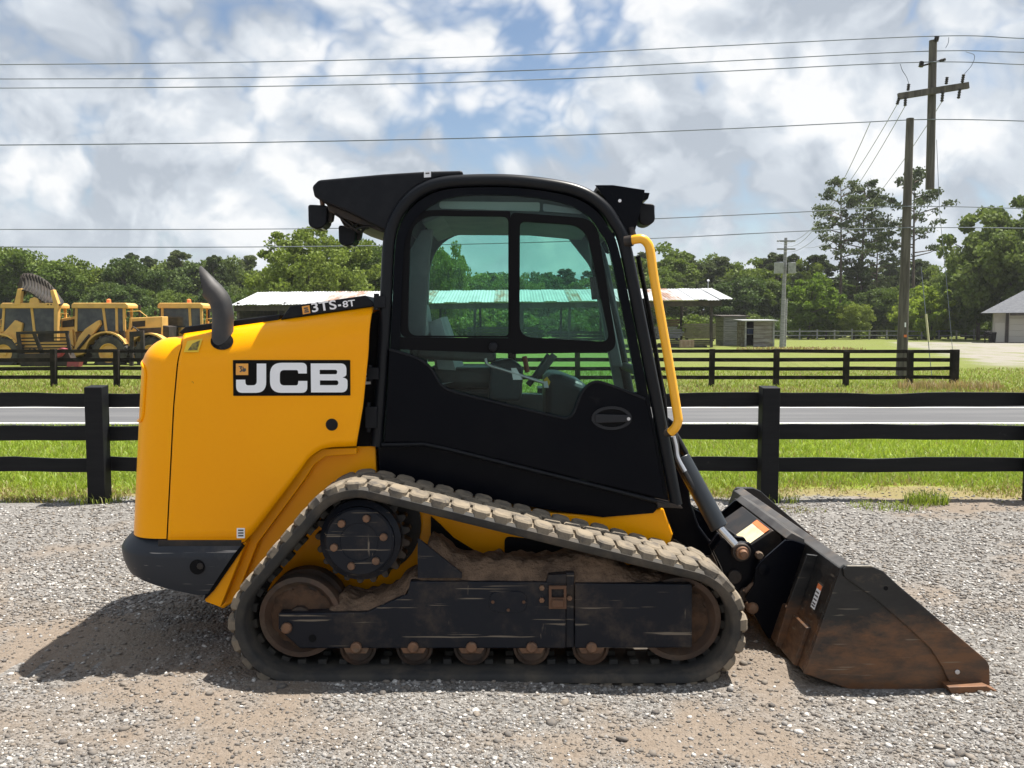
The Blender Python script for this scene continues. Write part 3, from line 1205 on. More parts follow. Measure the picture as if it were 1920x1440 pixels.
mb.grid(skin_quad([(352, 641), (381, 636), (373, 662), (345, 662)]))
ws = mb.build('warning_sticker', M['decal_lemon'], hood, smooth=60)
mb = MB()
g = skin_quad([(362, 646), (376, 640), (371, 658), (353, 659)])
mb.grid([[p + Vector((0, -0.0015, 0.001)) for p in r_] for r_ in g])
mb.build('print', surf('sticker_print', (0.25, 0.20, 0.03), (0.06, 0.05, 0.02), rough=0.5, scale=60), ws, smooth=60)

# exhaust
PY = 4.382
pp = smooth_path([at(417, 674, PY), at(417, 640, PY), at(418, 604, PY), at(417.5, 586, PY), at(413, 566, PY), at(403, 551, PY), at(392, 540, PY)], 6)
mb = MB()
rp = 0.0475
mb.tube(pp, rp, 24, cap=False)
n_ = 24
# oblique cut: push the lower half of the end ring back
last = len(pp) - 1
tv = (Vector(pp[-1]) - Vector(pp[-2])).normalized()
for k in range(n_):
    i = last * n_ + k
    p = Vector(mb.v[i])
    tip, low_ = at(380, 517, PY), at(390, 563, PY)
    dd = tip - low_
    nv = Vector((-dd.z, 0, dd.x)).normalized()
    mb.v[i] = tuple(p + tv * ((low_ - p).dot(nv) / tv.dot(nv)))
mb.build('exhaust_pipe', M['pipe'], ROOT, smooth=60, solid=0.006)
mb = MB()
c = on_shoulder(417, 642)
ring = [on_shoulder(417 + 21.5 * math.cos(2 * math.pi * k / 28), 641 + 16.5 * math.sin(2 * math.pi * k / 28)) for k in range(28)]
rr = [[on_shoulder(417 + q_ * 21.5 * math.cos(2 * math.pi * k / 28), 641 + q_ * 16.5 * math.sin(2 * math.pi * k / 28)) for k in range(28)] for q_ in (1.0, 0.8, 0.6, 0.4, 0.2)]
mb.grid(rr, closed=True)
mb.build('exhaust_collar', M['matte'], hood, smooth=0)

# ------------------------------------------------------------------ bumper
BY = 4.29
rows = []
BXS = -1.62
for j in range(13):
    t = j / 12
    row = []
    xe = lerp(xz(384, 1124, BY)[0], xz(456, 1020, BY)[0], t)
    for i in range(44):
        if i < 12:
            x, y, nx, ny, f = lerp(xe, BXS, i / 11), BY, 0, 1, 0.0
        else:
            th = math.pi / 2 * (i - 11) / 32
            e = 0.78
            x = BXS - 0.355 * math.sin(th) ** e
            y = BY + 0.36 * (1 - math.cos(th) ** e)
            nx, ny, f = math.sin(th), math.cos(th), (i - 11) / 32
        zb = lerp(0.298, 0.385, min(1, max(0, (xe * 0 + BXS + 0.10 - x) / 0.42)))
        zb = lerp(zb, 0.395, f ** 1.5)
        zt = 0.505
        if j <= 9:
            k = j / 9
            z = lerp(zb, zt, k)
            ins = 0.030 * (1 - k) ** 2
        else:
            k = (j - 9) / 3
            z = lerp(zt, 0.566, k)
            ins = 0.050 * k ** 1.3
        row.append((x + nx * ins, y + ny * ins, z))
    full = row + [(x, 2 * YC - y, z) for x, y, z in reversed(row)]
    rows.append(full)
mb = MB()
mb.grid(rows)
mb.add(rows[-1], [tuple(range(len(rows[-1])))])
mb.add(rows[0], [tuple(reversed(range(len(rows[0]))))])
bump = mb.build('rear_bumper', M['bumper'], ROOT, smooth=50)
mb = MB()
mb.lathe(*xz(370, 1063, BY), [(0.036, BY - 0.003), (0.036, BY + 0.003)], 28)
tow = mb.build('tow_socket', M['matte'], bump, smooth=0)
mb = MB()
bolt(mb, *xz(376, 1061, BY), BY - 0.003, 0.016, 0.006, 8)
mb.build('socket_bolt', M['dark_steel'], tow, smooth=0)
mb = MB()
mb.plate(xzs([(300, 1010), (456, 1010), (456, 1022), (300, 1022)], 4.34), 4.315, 4.36)
mb.build('bumper_seal', M['dark_steel'], bump, smooth=0, bevel=0.003)


# ------------------------------------------------------------------ cab
CY0, CY1 = 4.43, 5.51
FPATH = [(706, 836), (716, 700), (724, 560), (729, 460), (739, 415), (760, 381), (789, 357), (825, 344), (875, 339), (960, 339), (1045, 349), (1095, 363), (1131, 388), (1153, 418), (1171, 458), (1200, 600), (1232, 760), (1268, 946)]
fw = smooth_path(xzs(FPATH, CY0), 6)
cabw = {}
for yy in (CY0, CY1):
    mb = MB()
    mb.tube([(x, yy, z) for x, z in fw], 0.0305, 14)
    cabw[yy] = mb.build('cab_frame', M['satin'], ROOT, smooth=60)
# roof skin and rear / front cross members
i0, i1 = 4 * 6, 13 * 6
mb = MB()
mb.grid([[(x, CY0 + 0.01, z + 0.012), (x, (CY0 + CY1) / 2, z + 0.030), (x, CY1 - 0.01, z + 0.012)] for x, z in fw[i0:i1 + 1]])
roof = mb.build('cab_roof', M['satin'], ROOT, smooth=60, solid=0.02)
mb = MB()
xr0, zr0 = xz(706, 836, CY0)
mb.plate([(xr0 - 0.01, zr0), (xr0 + 0.03, zr0), (xr0 + 0.055, zr0 + 0.62), (xr0 + 0.015, zr0 + 0.62)], CY0 + 0.02, CY1 - 0.02)
mb.build('rear_wall', M['trim'], ROOT, smooth=0, bevel=0.004)
mb = MB()
mb.plate([(xr0 + 0.018, zr0 + 0.62), (xr0 + 0.024, zr0 + 0.62), (xr0 + 0.066, zr0 + 1.04), (xr0 + 0.060, zr0 + 1.04)], CY0 + 0.03, CY1 - 0.03)
mb.build('rear_window', M['far_glass'], ROOT, smooth=0)
mb = MB()
a, b = fw[13 * 6], fw[16 * 6]
mb.add([(a[0], CY0 + 0.03, a[1]), (a[0], CY1 - 0.03, a[1]), (b[0], CY1 - 0.03, b[1]), (b[0], CY0 + 0.03, b[1])], [(0, 1, 2, 3)])
mb.build('windshield', M['far_glass'], ROOT, smooth=0)
mb = MB()
for i in (13 * 6, 16 * 6 - 2):
    mb.tube([(fw[i][0], CY0, fw[i][1]), (fw[i][0], CY1, fw[i][1])], 0.026, 10)
mb.build('cab_crossbar', M['satin'], ROOT, smooth=60)

# ---- door: frame, glass, lower panel, sliding window
DOOR = [(720, 829), (729, 700), (736, 560), (741, 462), (751, 421), (770, 392), (797, 370), (830, 357), (876, 352), (960, 352), (1042, 362), (1088, 376), (1120, 398), (1141, 427), (1159, 464), (1188, 602), (1219, 758), (1252, 938)]
DYF = 4.415
HOLE = [(749, 655), (753, 560), (757, 470), (767, 431), (785, 404), (810, 384), (838, 372), (878, 366), (960, 366), (1038, 376), (1080, 390), (1107, 410), (1126, 437), (1143, 472), (1170, 602), (1196, 735)]
door_out = smooth_path(xzs(DOOR, DYF), 5)
door_out += xzs([(842, 840), (796, 831)], DYF)
hole_top = smooth_path(xzs(HOLE, DYF), 5)
LOWTOP = [(730, 655), (752, 661), (776, 669), (797, 680), (811, 694), (820, 710), (830, 724), (853, 735), (920, 752), (1000, 771), (1052, 783), (1064, 783), (1074, 776), (1082, 758), (1090, 738), (1101, 723), (1116, 716), (1134, 719), (1170, 732), (1209, 748)]
low_top = smooth_path(xzs(LOWTOP, DYF), 3)
hole_bot = smooth_path(xzs([(a, b + 8) for a, b in LOWTOP[1:-1]], DYF), 3)[::-1]
mb = MB()
mb.plate(door_out, DYF, DYF + 0.035, [hole_top + hole_bot])
door = mb.build('cab_door', M['black'], ROOT, smooth=0, bevel=0.0)
mb = MB()
low = low_top + xzs([(1222, 800), (1246, 936)], DYF) + xzs([(842, 838), (796, 829), (722, 829)], DYF)
mb.plate(low, DYF - 0.016, DYF - 0.001)
lp = mb.build('door_panel', M['black'], door, smooth=0, bevel=0.006, seg=3)
mb = MB()
mb.tube([(x, DYF - 0.012, z) for x, z in low_top], 0.0075, 8)
mb.build('panel_edge', M['plastic'], door, smooth=60)
mb = MB()
mb.tube([(x, DYF - 0.004, z) for x, z in xzs([(716, 834), (795, 832), (842, 842), (1246, 943)], DYF)], 0.012, 8)
mb.build('door_seal', M['plastic'], door, smooth=60)
mb = MB()
gl_out = smooth_path(xzs([(743, 650), (747, 560), (751, 468), (762, 428), (781, 400), (807, 380), (837, 367), (878, 361), (960, 361), (1040, 371), (1083, 385), (1111, 406), (1131, 434), (1148, 470), (1176, 602), (1205, 742)], DYF), 4) + hole_bot
mb.plate(gl_out, DYF + 0.012, DYF + 0.016)
mb.build('door_glass', M['door_glass'], door, smooth=0)
# sliding window bars
SY = DYF + 0.004
mb = MB()


def pxbox(mb_, a, b, c, d, y0, y1, Y=SY):
    mb_.plate(xzs([(a, b), (c, b), (c, d), (a, d)], Y), y0, y1)


k_ = SY / FPX
out_r = round_poly([(*xz(957, 398, SY), 0.03), (*xz(1118, 410, SY), 0.09), (*xz(1158, 660, SY), 0.07), (*xz(957, 664, SY), 0.02)], 8)
in_r = round_poly([(*xz(975, 415, SY), 0.03), (*xz(1098, 423, SY), 0.09), (*xz(1144, 641, SY), 0.05), (*xz(974, 632, SY), 0.07)], 8)
mb.plate(out_r, SY, SY + 0.022, [in_r])
mb.plate(xzs([(744, 632), (957.5, 634), (957.5, 663), (744, 655)], SY), SY, SY + 0.020)
sw = mb.build('sliding_window_frame', M['matte'], door, smooth=0, bevel=0.003)
out_l = round_poly([(*xz(757, 392, SY), 0.16), (*xz(957, 396, SY), 0.01), (*xz(957, 633, SY), 0.01), (*xz(751, 632, SY), 0.03)], 8)
in_l = round_poly([(*xz(770, 404, SY), 0.13), (*xz(953, 406, SY), 0.03), (*xz(953, 630, SY), 0.02), (*xz(764, 629, SY), 0.05)], 8)
mb = MB()
mb.plate(out_l, SY + 0.004, SY + 0.018, [in_l])
mb.build('fixed_pane_frame', M['matte'], door, smooth=0)
mb = MB()
mb.lathe(*xz(925, 650, SY), [(0.012, SY - 0.022), (0.021, SY - 0.018), (0.023, SY)], 24)
mb.build('window_knob', M['plastic'], sw, smooth=40)
mb = MB()
in_p = round_poly([(*xz(975, 415, SY), 0.03), (*xz(1098, 423, SY), 0.09), (*xz(1144, 641, SY), 0.05), (*xz(974, 632, SY), 0.07)], 8)
mb.plate(in_p, SY + 0.026, SY + 0.029)
mb.build('sliding_pane', M['pane_glass'], sw, smooth=0)
# handle
mb = MB()
hx, hz = xz(1146, 783, DYF)
el = [(hx + 0.098 * math.cos(2 * math.pi * k / 40), hz + 0.058 * math.sin(2 * math.pi * k / 40)) for k in range(40)]
el2 = [(hx + 0.080 * math.cos(2 * math.pi * k / 40), hz + 0.044 * math.sin(2 * math.pi * k / 40)) for k in range(40)]
mb.plate(el, DYF - 0.026, DYF - 0.0165, [el2])
hd = mb.build('door_handle', M['handle_rim'], door, smooth=0, bevel=0.003)
mb = MB()
mb.plate(el2, DYF - 0.0185, DYF - 0.0165)
mb.build('handle_recess', M['matte'], hd, smooth=0)
mb = MB()
mb.plate(round_poly([(*xz(1115, 775, DYF), 0.01), (*xz(1178, 777, DYF), 0.01), (*xz(1178, 790, DYF), 0.01), (*xz(1115, 792, DYF), 0.01)], 4), DYF - 0.034, DYF - 0.022)
mb.build('handle_grip', M['handle_rim'], hd, smooth=0, bevel=0.003)
mb = MB()
mb.lathe(*xz(1177, 784, DYF), [(0.008, DYF - 0.038), (0.009, DYF - 0.034)], 14)
mb.build('handle_lock', M['alu'], hd, smooth=0)
# hinges at the rear edge
for py in (566, 700, 782):
    mb = MB()
    px = 716 - (py - 566) * 0.095 if py != 782 else 700
    hgt = 40 if py == 782 else 22
    mb.plate(xzs([(px - 14, py - hgt * .5), (px + 8, py - hgt * .5), (px + 8, py + hgt * .5), (px - 14, py + hgt * .5)], 4.41), 4.385, 4.42)
    mb.tube([at(px - 10, py - hgt * .7, 4.40), at(px - 10, py + hgt * .7, 4.40)], 0.013, 10)
    mb.build('door_hinge', M['plastic'], door, smooth=40, bevel=0.002)
s_ = sticker([(686, 690), (697, 689), (695, 720), (684, 721)], 4.455, M['decal_white'], cabw[CY0])
for yy in (696, 704, 712):
    sticker([(687, yy), (693, yy), (692.5, yy + 3), (686.5, yy + 3)], 4.453, M['decal_ink'], s_, 'print')

# ---- far side wall with its big window
FY = CY1 - 0.01
fo = [(x, z) for x, z in smooth_path(xzs([(712, 832), (722, 700), (730, 560), (735, 462), (745, 418), (765, 386), (793, 363), (828, 350), (876, 345), (960, 345), (1045, 355), (1092, 369), (1126, 392), (1148, 421), (1166, 460), (1194, 602), (1226, 760), (1256, 930)], CY0), 4)]
fh = round_poly([(*xz(800, 735, FY), 0.05), (*xz(806, 432, FY), 0.30), (*xz(1062, 442, FY), 0.03), (*xz(1108, 500, FY), 0.05), (*xz(1156, 742, FY), 0.05)], 10)
mb = MB()
mb.plate(fo, FY, FY + 0.03, [fh])
fwall = mb.build('far_cab_wall', M['trim'], ROOT, smooth=0)
mb = MB()
mb.plate(fh, FY + 0.012, FY + 0.016)
mb.build('far_window', M['far_glass'], fwall, smooth=0)
# headliner, floor, dash
mb = MB()
hl = xzs([(800, 372), (860, 360), (1000, 360), (1080, 380), (1115, 405), (1120, 416), (1000, 405), (830, 404), (790, 420)], 4.50)
mb.plate(hl, 4.50, 5.46)
hlo = mb.build('headliner', M['trim'], ROOT, smooth=0, bevel=0.02, seg=3)
mb = MB()
mb.plate(round_poly([(*xz(824, 378, 4.497), 0.03), (*xz(1012, 380, 4.497), 0.01), (*xz(1012, 397, 4.497), 0.01), (*xz(824, 391, 4.497), 0.03)], 6), 4.485, 4.499)
mb.build('roof_console', surf('pale_console', (0.42, 0.46, 0.43), rough=0.5), hlo, smooth=0)
mb = MB()
mb.plate(round_poly([(*xz(1018, 382, 4.49), 0.01), (*xz(1092, 394, 4.49), 0.01), (*xz(1092, 402, 4.49), 0.01), (*xz(1018, 397, 4.49), 0.01)], 4), 4.478, 4.499)
mb.build('cab_light', M['lamp_glass'], hlo, smooth=0)
# C pillar lining inside
mb = MB()
mb.plate(xzs([(764, 640), (768, 470), (790, 430), (812, 430), (806, 470), (800, 560), (795, 640)], 4.60), 4.60, 4.66)
mb.plate(xzs([(1106, 450), (1128, 470), (1172, 690), (1150, 690)], 5.2), 5.30, 5.36)
mb.build('pillar_lining', M['trim'], ROOT, smooth=0, bevel=0.01)
mb = MB()
fl = xzs([(720, 826), (1240, 930), (1240, 945), (720, 842)], 4.46)
mb.plate(fl, 4.46, 5.48)
mb.build('cab_floor', M['matte'], ROOT, smooth=0)
# ---- seat
SX = xz(790, 700, 4.97)[0]
mb = MB()
bk = smooth_path([at(846, 716, 4.80), at(834, 670, 4.80), at(822, 625, 4.80), at(816, 600, 4.80)], 4)
rows = []
for i, p in enumerate(bk):
    t = i / (len(bk) - 1)
    w = lerp(0.25, 0.20, t)
    th = lerp(0.075, 0.05, t)
    rows.append([(p[0] + th * math.cos(a), YC + w * max(-1, min(1, 1.25 * math.sin(a))), p[2] + 0.02 * math.cos(a)) for a in [2 * math.pi * k / 20 for k in range(20)]])
mb.grid(rows, closed=True)
mb.add(rows[-1], [tuple(range(20))])
sbk = mb.build('seat_back', M['seat'], ROOT, smooth=70)
mb = MB()
hx_, hz_ = xz(779, 600, 4.72)
mb.obox((hx_, 4.86, hz_), (0.062, 0, 0.006), (0, 0.14, 0), (-0.014, 0, 0.092))
mb.build('headrest', M['seat'], sbk, smooth=60, bevel=0.035, seg=4)
mb = MB()
cx_, cz_ = xz(890, 704, 4.97)
mb.obox((cx_, YC, cz_), (0.25, 0, 0.0), (0, 0.25, 0), (0, 0, 0.055))
mb.build('seat_cushion', M['dark_vinyl'], ROOT, smooth=60, bevel=0.035, seg=4)
mb = MB()
mb.obox((cx_ - 0.02, YC, cz_ - 0.16), (0.2, 0, 0), (0, 0.2, 0), (0, 0, 0.1))
mb.build('seat_base', M['console'], ROOT, smooth=0, bevel=0.02)
for yy, nm in ((4.62, 0), (5.30, 1)):
    mb = MB()
    ax_, az_ = xz(838, 665, yy)
    mb.obox((ax_ + 0.05, yy, az_), (0.2, 0, -0.01), (0, 0.05, 0), (0, 0, 0.03))
    arm = mb.build('armrest', M['dark_vinyl'], ROOT, smooth=60, bevel=0.02, seg=3)
    mb = MB()
    bx_, bz_ = xz(948, 700, yy)
    mb.plate([(bx_ - 0.09, bz_ - 0.14), (bx_ + 0.08, bz_ - 0.14), (bx_ + 0.09, bz_ + 0.03), (bx_ + 0.03, bz_ + 0.08), (bx_ - 0.08, bz_ + 0.06)], yy - 0.06, yy + 0.06)
    con = mb.build('control_console', M['console'], ROOT, smooth=0, bevel=0.02, seg=3)
    mb = MB()
    mb.tube([(bx_ + 0.03, yy, bz_ + 0.06), (bx_ + 0.04, yy, bz_ + 0.13), (bx_ + 0.035, yy, bz_ + 0.19)], [0.022, 0.015, 0.024], 12)
    mb.build('joystick', M['matte'], con, smooth=60)
mb = MB()
mb.tube(smooth_path([at(910, 672, 4.56), at(916, 684, 4.56), at(950, 695, 4.56), at(1020, 718, 4.56)], 4), 0.008, 8)
mb.build('lap_bar', M['alu'], ROOT, smooth=60)
mb = MB()
mb.tube([at(1030, 665, 5.1), at(1004, 705, 5.1), at(990, 722, 5.1)], 0.018, 10)
mb.tube([at(1040, 665, 5.0), at(1008, 705, 5.0)], 0.02, 10)
mb.build('lever', M['trim'], ROOT, smooth=60)
mb = MB()
mb.tube([at(983, 668, 4.9), at(989, 698, 4.9)], 0.014, 10)
mb.build('red_lever', surf('faded_red_plastic', (0.32, 0.06, 0.025), rough=0.5), ROOT, smooth=60)
mb = MB()
mb.plate(xzs([(1020, 695), (1050, 698), (1095, 715), (1110, 760), (1100, 800), (1020, 790)], 5.0), 4.75, 5.30)
mb.build('floor_hump', M['console'], ROOT, smooth=0, bevel=0.05, seg=4)
s_ = sticker([(1019, 712), (1026, 706), (1032, 716), (1027, 728)], 4.745, M['decal_lemon'], cabw[CY0])
s_ = sticker([(1018, 716), (1026, 714), (1029, 727), (1020, 727)], 4.742, M['decal_white'], cabw[CY0])
s_ = sticker([(958, 690), (968, 690), (980, 712), (962, 712)], 4.555, M['decal_white'], cabw[CY0])
mb = MB()
mb.tube([at(1114, 470, 5.25), at(1118, 520, 5.25), at(1116, 545, 5.25)], 0.02, 8)
mb.plate(xzs([(1106, 520), (1128, 520), (1134, 560), (1110, 562)], 5.25), 5.22, 5.27)
mb.build('wall_phone_mount', M['matte'], ROOT, smooth=40)

# ---- black skirt below the door
mb = MB()
mb.plate(xzs([(708, 830), (796, 828), (842, 838), (1246, 940), (1225, 962), (1130, 970), (960, 945), (712, 892)], 4.45), 4.446, 5.49)
mb.build('cab_skirt', M['black'], ROOT, smooth=0, bevel=0.004)
mb = MB()
mb.plate(xzs([(676, 600), (714, 580), (708, 842), (650, 842)], 4.47), 4.465, 5.47)
mb.build('cab_rear_gap_cover', M['matte'], ROOT, smooth=0)
mb = MB()
mb.plate(xzs([(1230, 936), (1275, 946), (1279, 952), (1232, 950)], 4.42), 4.40, 4.46)
mb.build('cab_foot', M['dark_steel'], ROOT, smooth=0, bevel=0.003)

# ---- roof overhang at the rear with lamps and wiring
OH = [(586, 350), (598, 338), (720, 327), (800, 322), (868, 320.5), (868, 330), (824, 333), (786, 347), (756, 372), (734, 408), (725, 434), (650, 396), (604, 378), (590, 369)]
mb = MB()
mb.plate(xzs(OH, 4.44), 4.425, 5.515)
oh = mb.build('roof_overhang', M['plastic'], ROOT, smooth=0, bevel=0.012, seg=3)
s_ = sticker([(795, 322), (808, 321), (808, 332), (795, 333)], 4.424, M['decal_white'], oh)
sticker([(798, 324), (805, 323.6), (805, 326), (798, 326.4)], 4.4222, M['decal_ink'], s_, 'print')
mb = MB()
mb.plate(xzs([(612, 382), (650, 396), (724, 432), (718, 436), (690, 425), (640, 408), (616, 396)], 4.5), 4.50, 5.44)
und = mb.build('overhang_underside', M['dark_steel'], oh, smooth=0, bevel=0.004)
rnd = random.Random(21)
mb = MB()
for k in range(9):
    y = 4.5 + 0.02 * k
    a = at(632 + rnd.uniform(-6, 8), 396 + rnd.uniform(0, 6), y)
    b = at(660 + rnd.uniform(-8, 12), 428 + rnd.uniform(-8, 10), y)
    c = at(676 + rnd.uniform(-6, 14), 420 + rnd.uniform(-6, 10), y)
    d = at(700 + rnd.uniform(-6, 16), 420 + rnd.uniform(-4, 6), y)
    mb.tube(smooth_path([a, b, c, d], 5), 0.006, 6)
mb.build('wiring', M['hose'], oh, smooth=60)


def lamp(px0, py0, px1, py1, Y, flip=1):
    t = thing_part = MB()
    w, h = px1 - px0, py1 - py0
    o_ = round_poly([(*xz(px0, py0, Y), 0.015), (*xz(px1, py0 + 2, Y), 0.015), (*xz(px1 - 2 * flip, py1 - h * .18, Y), 0.03), (*xz((px0 + px1) / 2, py1, Y), 0.02), (*xz(px0 + 1, py1 - h * .12, Y), 0.03)], 5)
    t.plate(o_, Y, Y + 0.13)
    l_ = t.build('work_lamp', M['plastic'], ROOT, smooth=0, bevel=0.008, seg=3)
    m = MB()
    if flip > 0:
        a, b = px1 - 0.16 * w, px1 - 0.02 * w
        m.plate(xzs([(px1 - 1, py0 + h * .2), (px1 + w * .22, py0 + h * .25), (px1 + w * .15, py0 + h * .6), (px1 - 1, py0 + h * .7)], Y), Y + 0.035, Y + 0.09)
    else:
        m.plate(xzs([(px0 + 1, py0 + h * .2), (px0 - w * .30, py0 + h * .0), (px0 - w * .30, py0 + h * .6), (px0 + 1, py0 + h * .7)], Y), Y + 0.035, Y + 0.09)
    m.build('lamp_bracket', M['dark_steel'], l_, smooth=0, bevel=0.003)
    m = MB()
    if flip > 0:
        m.plate(xzs([(px0 + w * .2, py1 - h * .10), (px1 - w * .2, py1 - h * .06), (px1 - w * .2, py1 - h * .02), (px0 + w * .2, py1 - h * .05)], Y + 0.02), Y + 0.02, Y + 0.11)
    else:
        m.plate(xzs([(px1 - w * .12, py0 + h * .12), (px1 + w * .02, py0 + h * .12), (px1 + w * .0, py1 - h * .25), (px1 - w * .12, py1 - h * .25)], Y + 0.02), Y + 0.02, Y + 0.11)
    m.build('lens', M['lamp_glass'], l_, smooth=0)
    return l_


lamp(577, 383, 614, 430, 4.52)
lamp(634, 422, 668, 462, 4.62)
lamp(1197, 380, 1227, 424, 4.52, -1)
mb = MB()
mb.tube([at(603, 372, 4.56), at(606, 392, 4.56), at(600, 398, 4.58)], 0.012, 8)
mb.build('lamp_stay', M['bolt'], oh, smooth=60)
# ---- front lamp bracket
FB = [(1116, 347), (1150, 347), (1209, 356), (1207, 372), (1190, 436), (1183, 444), (1176, 440), (1163, 412), (1140, 380)]
for yy in (4.44, 5.48):
    mb = MB()
    mb.plate(xzs(FB, 4.44), yy, yy + 0.012)
    fb = mb.build('lamp_bracket_plate', M['black'], ROOT, smooth=0, bevel=0.002)
    if yy < 5:
        mb = MB()
        mb.lathe(*xz(1162, 376.5, 4.44), [(0.008, 4.436), (0.008, 4.441)], 14)
        mb.build('bracket_bolt', M['decal_white'], fb, smooth=0)
mb = MB()
mb.plate(xzs([(1120, 346), (1150, 346), (1209, 355), (1209, 360), (1150, 351), (1124, 351)], 4.44), 4.453, 5.479)
mb.plate(xzs([(1205, 360), (1219, 361), (1216, 372), (1206, 376)], 4.46), 4.47, 5.44)
mb.build('lamp_visor', M['black'], ROOT, smooth=0, bevel=0.003)
mb = MB()
mb.tube([at(1183, 428, 4.45), at(1186, 440, 4.44), at(1182, 452, 4.44)], 0.018, 10)
mb.build('bracket_pivot', M['dark_steel'], ROOT, smooth=60)
# ---- yellow grab rail
gp = smooth_path([at(1181, 452, 4.40), at(1190, 449, 4.39), at(1203, 448, 4.385), at(1213, 455, 4.385), at(1219, 470, 4.385), at(1226, 520, 4.385), at(1240, 600, 4.385), at(1256, 690, 4.385), at(1270, 775, 4.385), at(1271, 790, 4.385), at(1266, 802, 4.385), at(1257, 811, 4.40)], 5)
mb = MB()
mb.tube(gp, 0.0225, 16)
gr = mb.build('grab_rail', M['handle_yellow'], ROOT, smooth=60)
mb = MB()
mb.tube([at(1172, 453, 4.41), at(1186, 451, 4.395)], 0.027, 12)
mb.tube([at(1246, 812, 4.42), at(1259, 809, 4.40)], 0.022, 12)
mb.build('rail_clamp', M['dark_steel'], gr, smooth=40)
# ---- wiper and front hoses seen past the pillar
mb = MB()
mb.tube([at(1196, 480, 4.55), at(1218, 590, 4.55), at(1236, 700, 4.55), at(1247, 770, 4.55)], 0.012, 8)
mb.tube([at(1204, 560, 4.6), at(1226, 650, 4.6), at(1246, 740, 4.62), at(1250, 800, 4.62)], 0.009, 8)
mb.build('wiper', M['matte'], ROOT, smooth=60)

# ------------------------------------------------------------------ boom, cylinder, coupler
mb = MB()
mb.plate(xzs([(1236, 770), (1262, 790), (1282, 850), (1291, 880), (1290, 905), (1294, 940), (1310, 985), (1330, 1012), (1340, 1036), (1316, 1044), (1262, 1010), (1244, 960), (1232, 880)], 4.90), 4.88, 5.12)
boom = mb.build('boom_arm', M['black'], ROOT, smooth=0, bevel=0.012)
mb = MB()
c0, c1, c2, c3 = at(1277, 858, 4.60), at(1349, 990, 4.50), at(1352, 996, 4.50), at(1389, 1034, 4.475)
mb.tube([c0, c1], 0.046, 24)
cyl = mb.build('tilt_cylinder', M['cyl'], ROOT, smooth=40, bevel=0.004)
mb = MB()
mb.tube([c1, c3], 0.021, 18)
mb.build('cylinder_rod', M['chrome'], cyl, smooth=40)
mb = MB()
ex, ez = xz(1391, 1036, 4.45)
mb.lathe(ex, ez, [(0.046, 4.445), (0.046, 4.497)], 28)
mb.build('rod_eye', M['dark_steel'], cyl, smooth=40, bevel=0.005)
mb = MB()
mb.lathe(ex, ez, [(0.016, 4.405), (0.018, 4.407), (0.022, 4.425), (0.031, 4.427), (0.033, 4.445)], 24)
mb.build('pivot_pin', M['bolt'], cyl, smooth=30)
mb = MB()
mb.tube(smooth_path([at(1264, 812, 4.55), at(1268, 835, 4.55), at(1272, 862, 4.54), at(1292, 900, 4.53), at(1322, 950, 4.53), at(1345, 990, 4.54)], 5), 0.014, 10)
ho = mb.build('hydraulic_hose', M['hose'], ROOT, smooth=60)
mb = MB()
mb.tube(smooth_path([at(1262, 818, 4.53), at(1267, 838, 4.53), at(1270, 858, 4.525), at(1284, 884, 4.515)], 5), 0.0125, 10)
mb.build('hose_sleeve', M['alu'], ho, smooth=60)
mb = MB()
mb.tube([at(1326, 962, 4.52), at(1337, 980, 4.52)], 0.018, 10)
mb.build('hose_fitting', M['alu'], ho, smooth=30)
mb = MB()
for k in range(4):
    y = 4.6 + 0.05 * k
    mb.tube(smooth_path([at(1262, 806 + 6 * k, y), at(1280, 836 + 4 * k, y), at(1288, 858, y), at(1276, 880, y)], 5), 0.012, 8)
mb.build('hose_bundle', M['hose'], ROOT, smooth=60)
mb = MB()
mb.tube(smooth_path([at(1352, 988, 4.62), at(1372, 1000, 4.66), at(1396, 1020, 4.68), at(1408, 1032, 4.66)], 5), 0.009, 8)
mb.tube(smooth_path([at(1350, 998, 4.56), at(1358, 1016, 4.56), at(1368, 1030, 4.56), at(1384, 1046, 4.6)], 5), 0.009, 8)
mb.build('hose_branch', M['hose'], ROOT, smooth=60)
# quick coupler: two cheek plates, cross tubes
CPX = [(1334, 1028), (1352, 1006), (1374, 1018), (1386, 1012), (1402, 1014), (1416, 1034), (1416, 1060), (1405, 1085), (1402, 1120), (1384, 1128), (1364, 1110), (1350, 1062)]
cp = None
for ya, yb in ((4.615, 4.645), (4.50, 4.53), (5.30, 5.33), (5.42, 5.45)):
    mb = MB()
    mb.plate(xzs(CPX, 4.55), ya, yb)
    o = mb.build('coupler_plate', M['black'], ROOT, smooth=0, bevel=0.003)
    cp = cp or o
mb = MB()
cxw = [xz(1372, 1075, 4.55), xz(1392, 1108, 4.55)]
for x, z in cxw:
    mb.tube([(x, 4.48, z), (x, 5.47, z)], 0.035, 16)
mb.plate(xzs([(1404, 1042), (1460, 1003), (1476, 1010), (1482, 1040), (1434, 1082)], 4.55), 4.66, 5.29)
cb = mb.build('coupler_beam', M['dark_steel'], ROOT, smooth=40, bevel=0.004)
mb = MB()
bolt(mb, *xz(1422, 1040, 4.50), 4.50, 0.020, 0.03, 8)
mb.build('coupler_bolt', M['rust'], ROOT, smooth=30)
mb = MB()
mb.tube([at(1396, 1110, 4.46), at(1408, 1098, 4.46), at(1416, 1094, 4.46)], 0.012, 8)
mb.build('coupler_lever', M['rust'], ROOT, smooth=30)
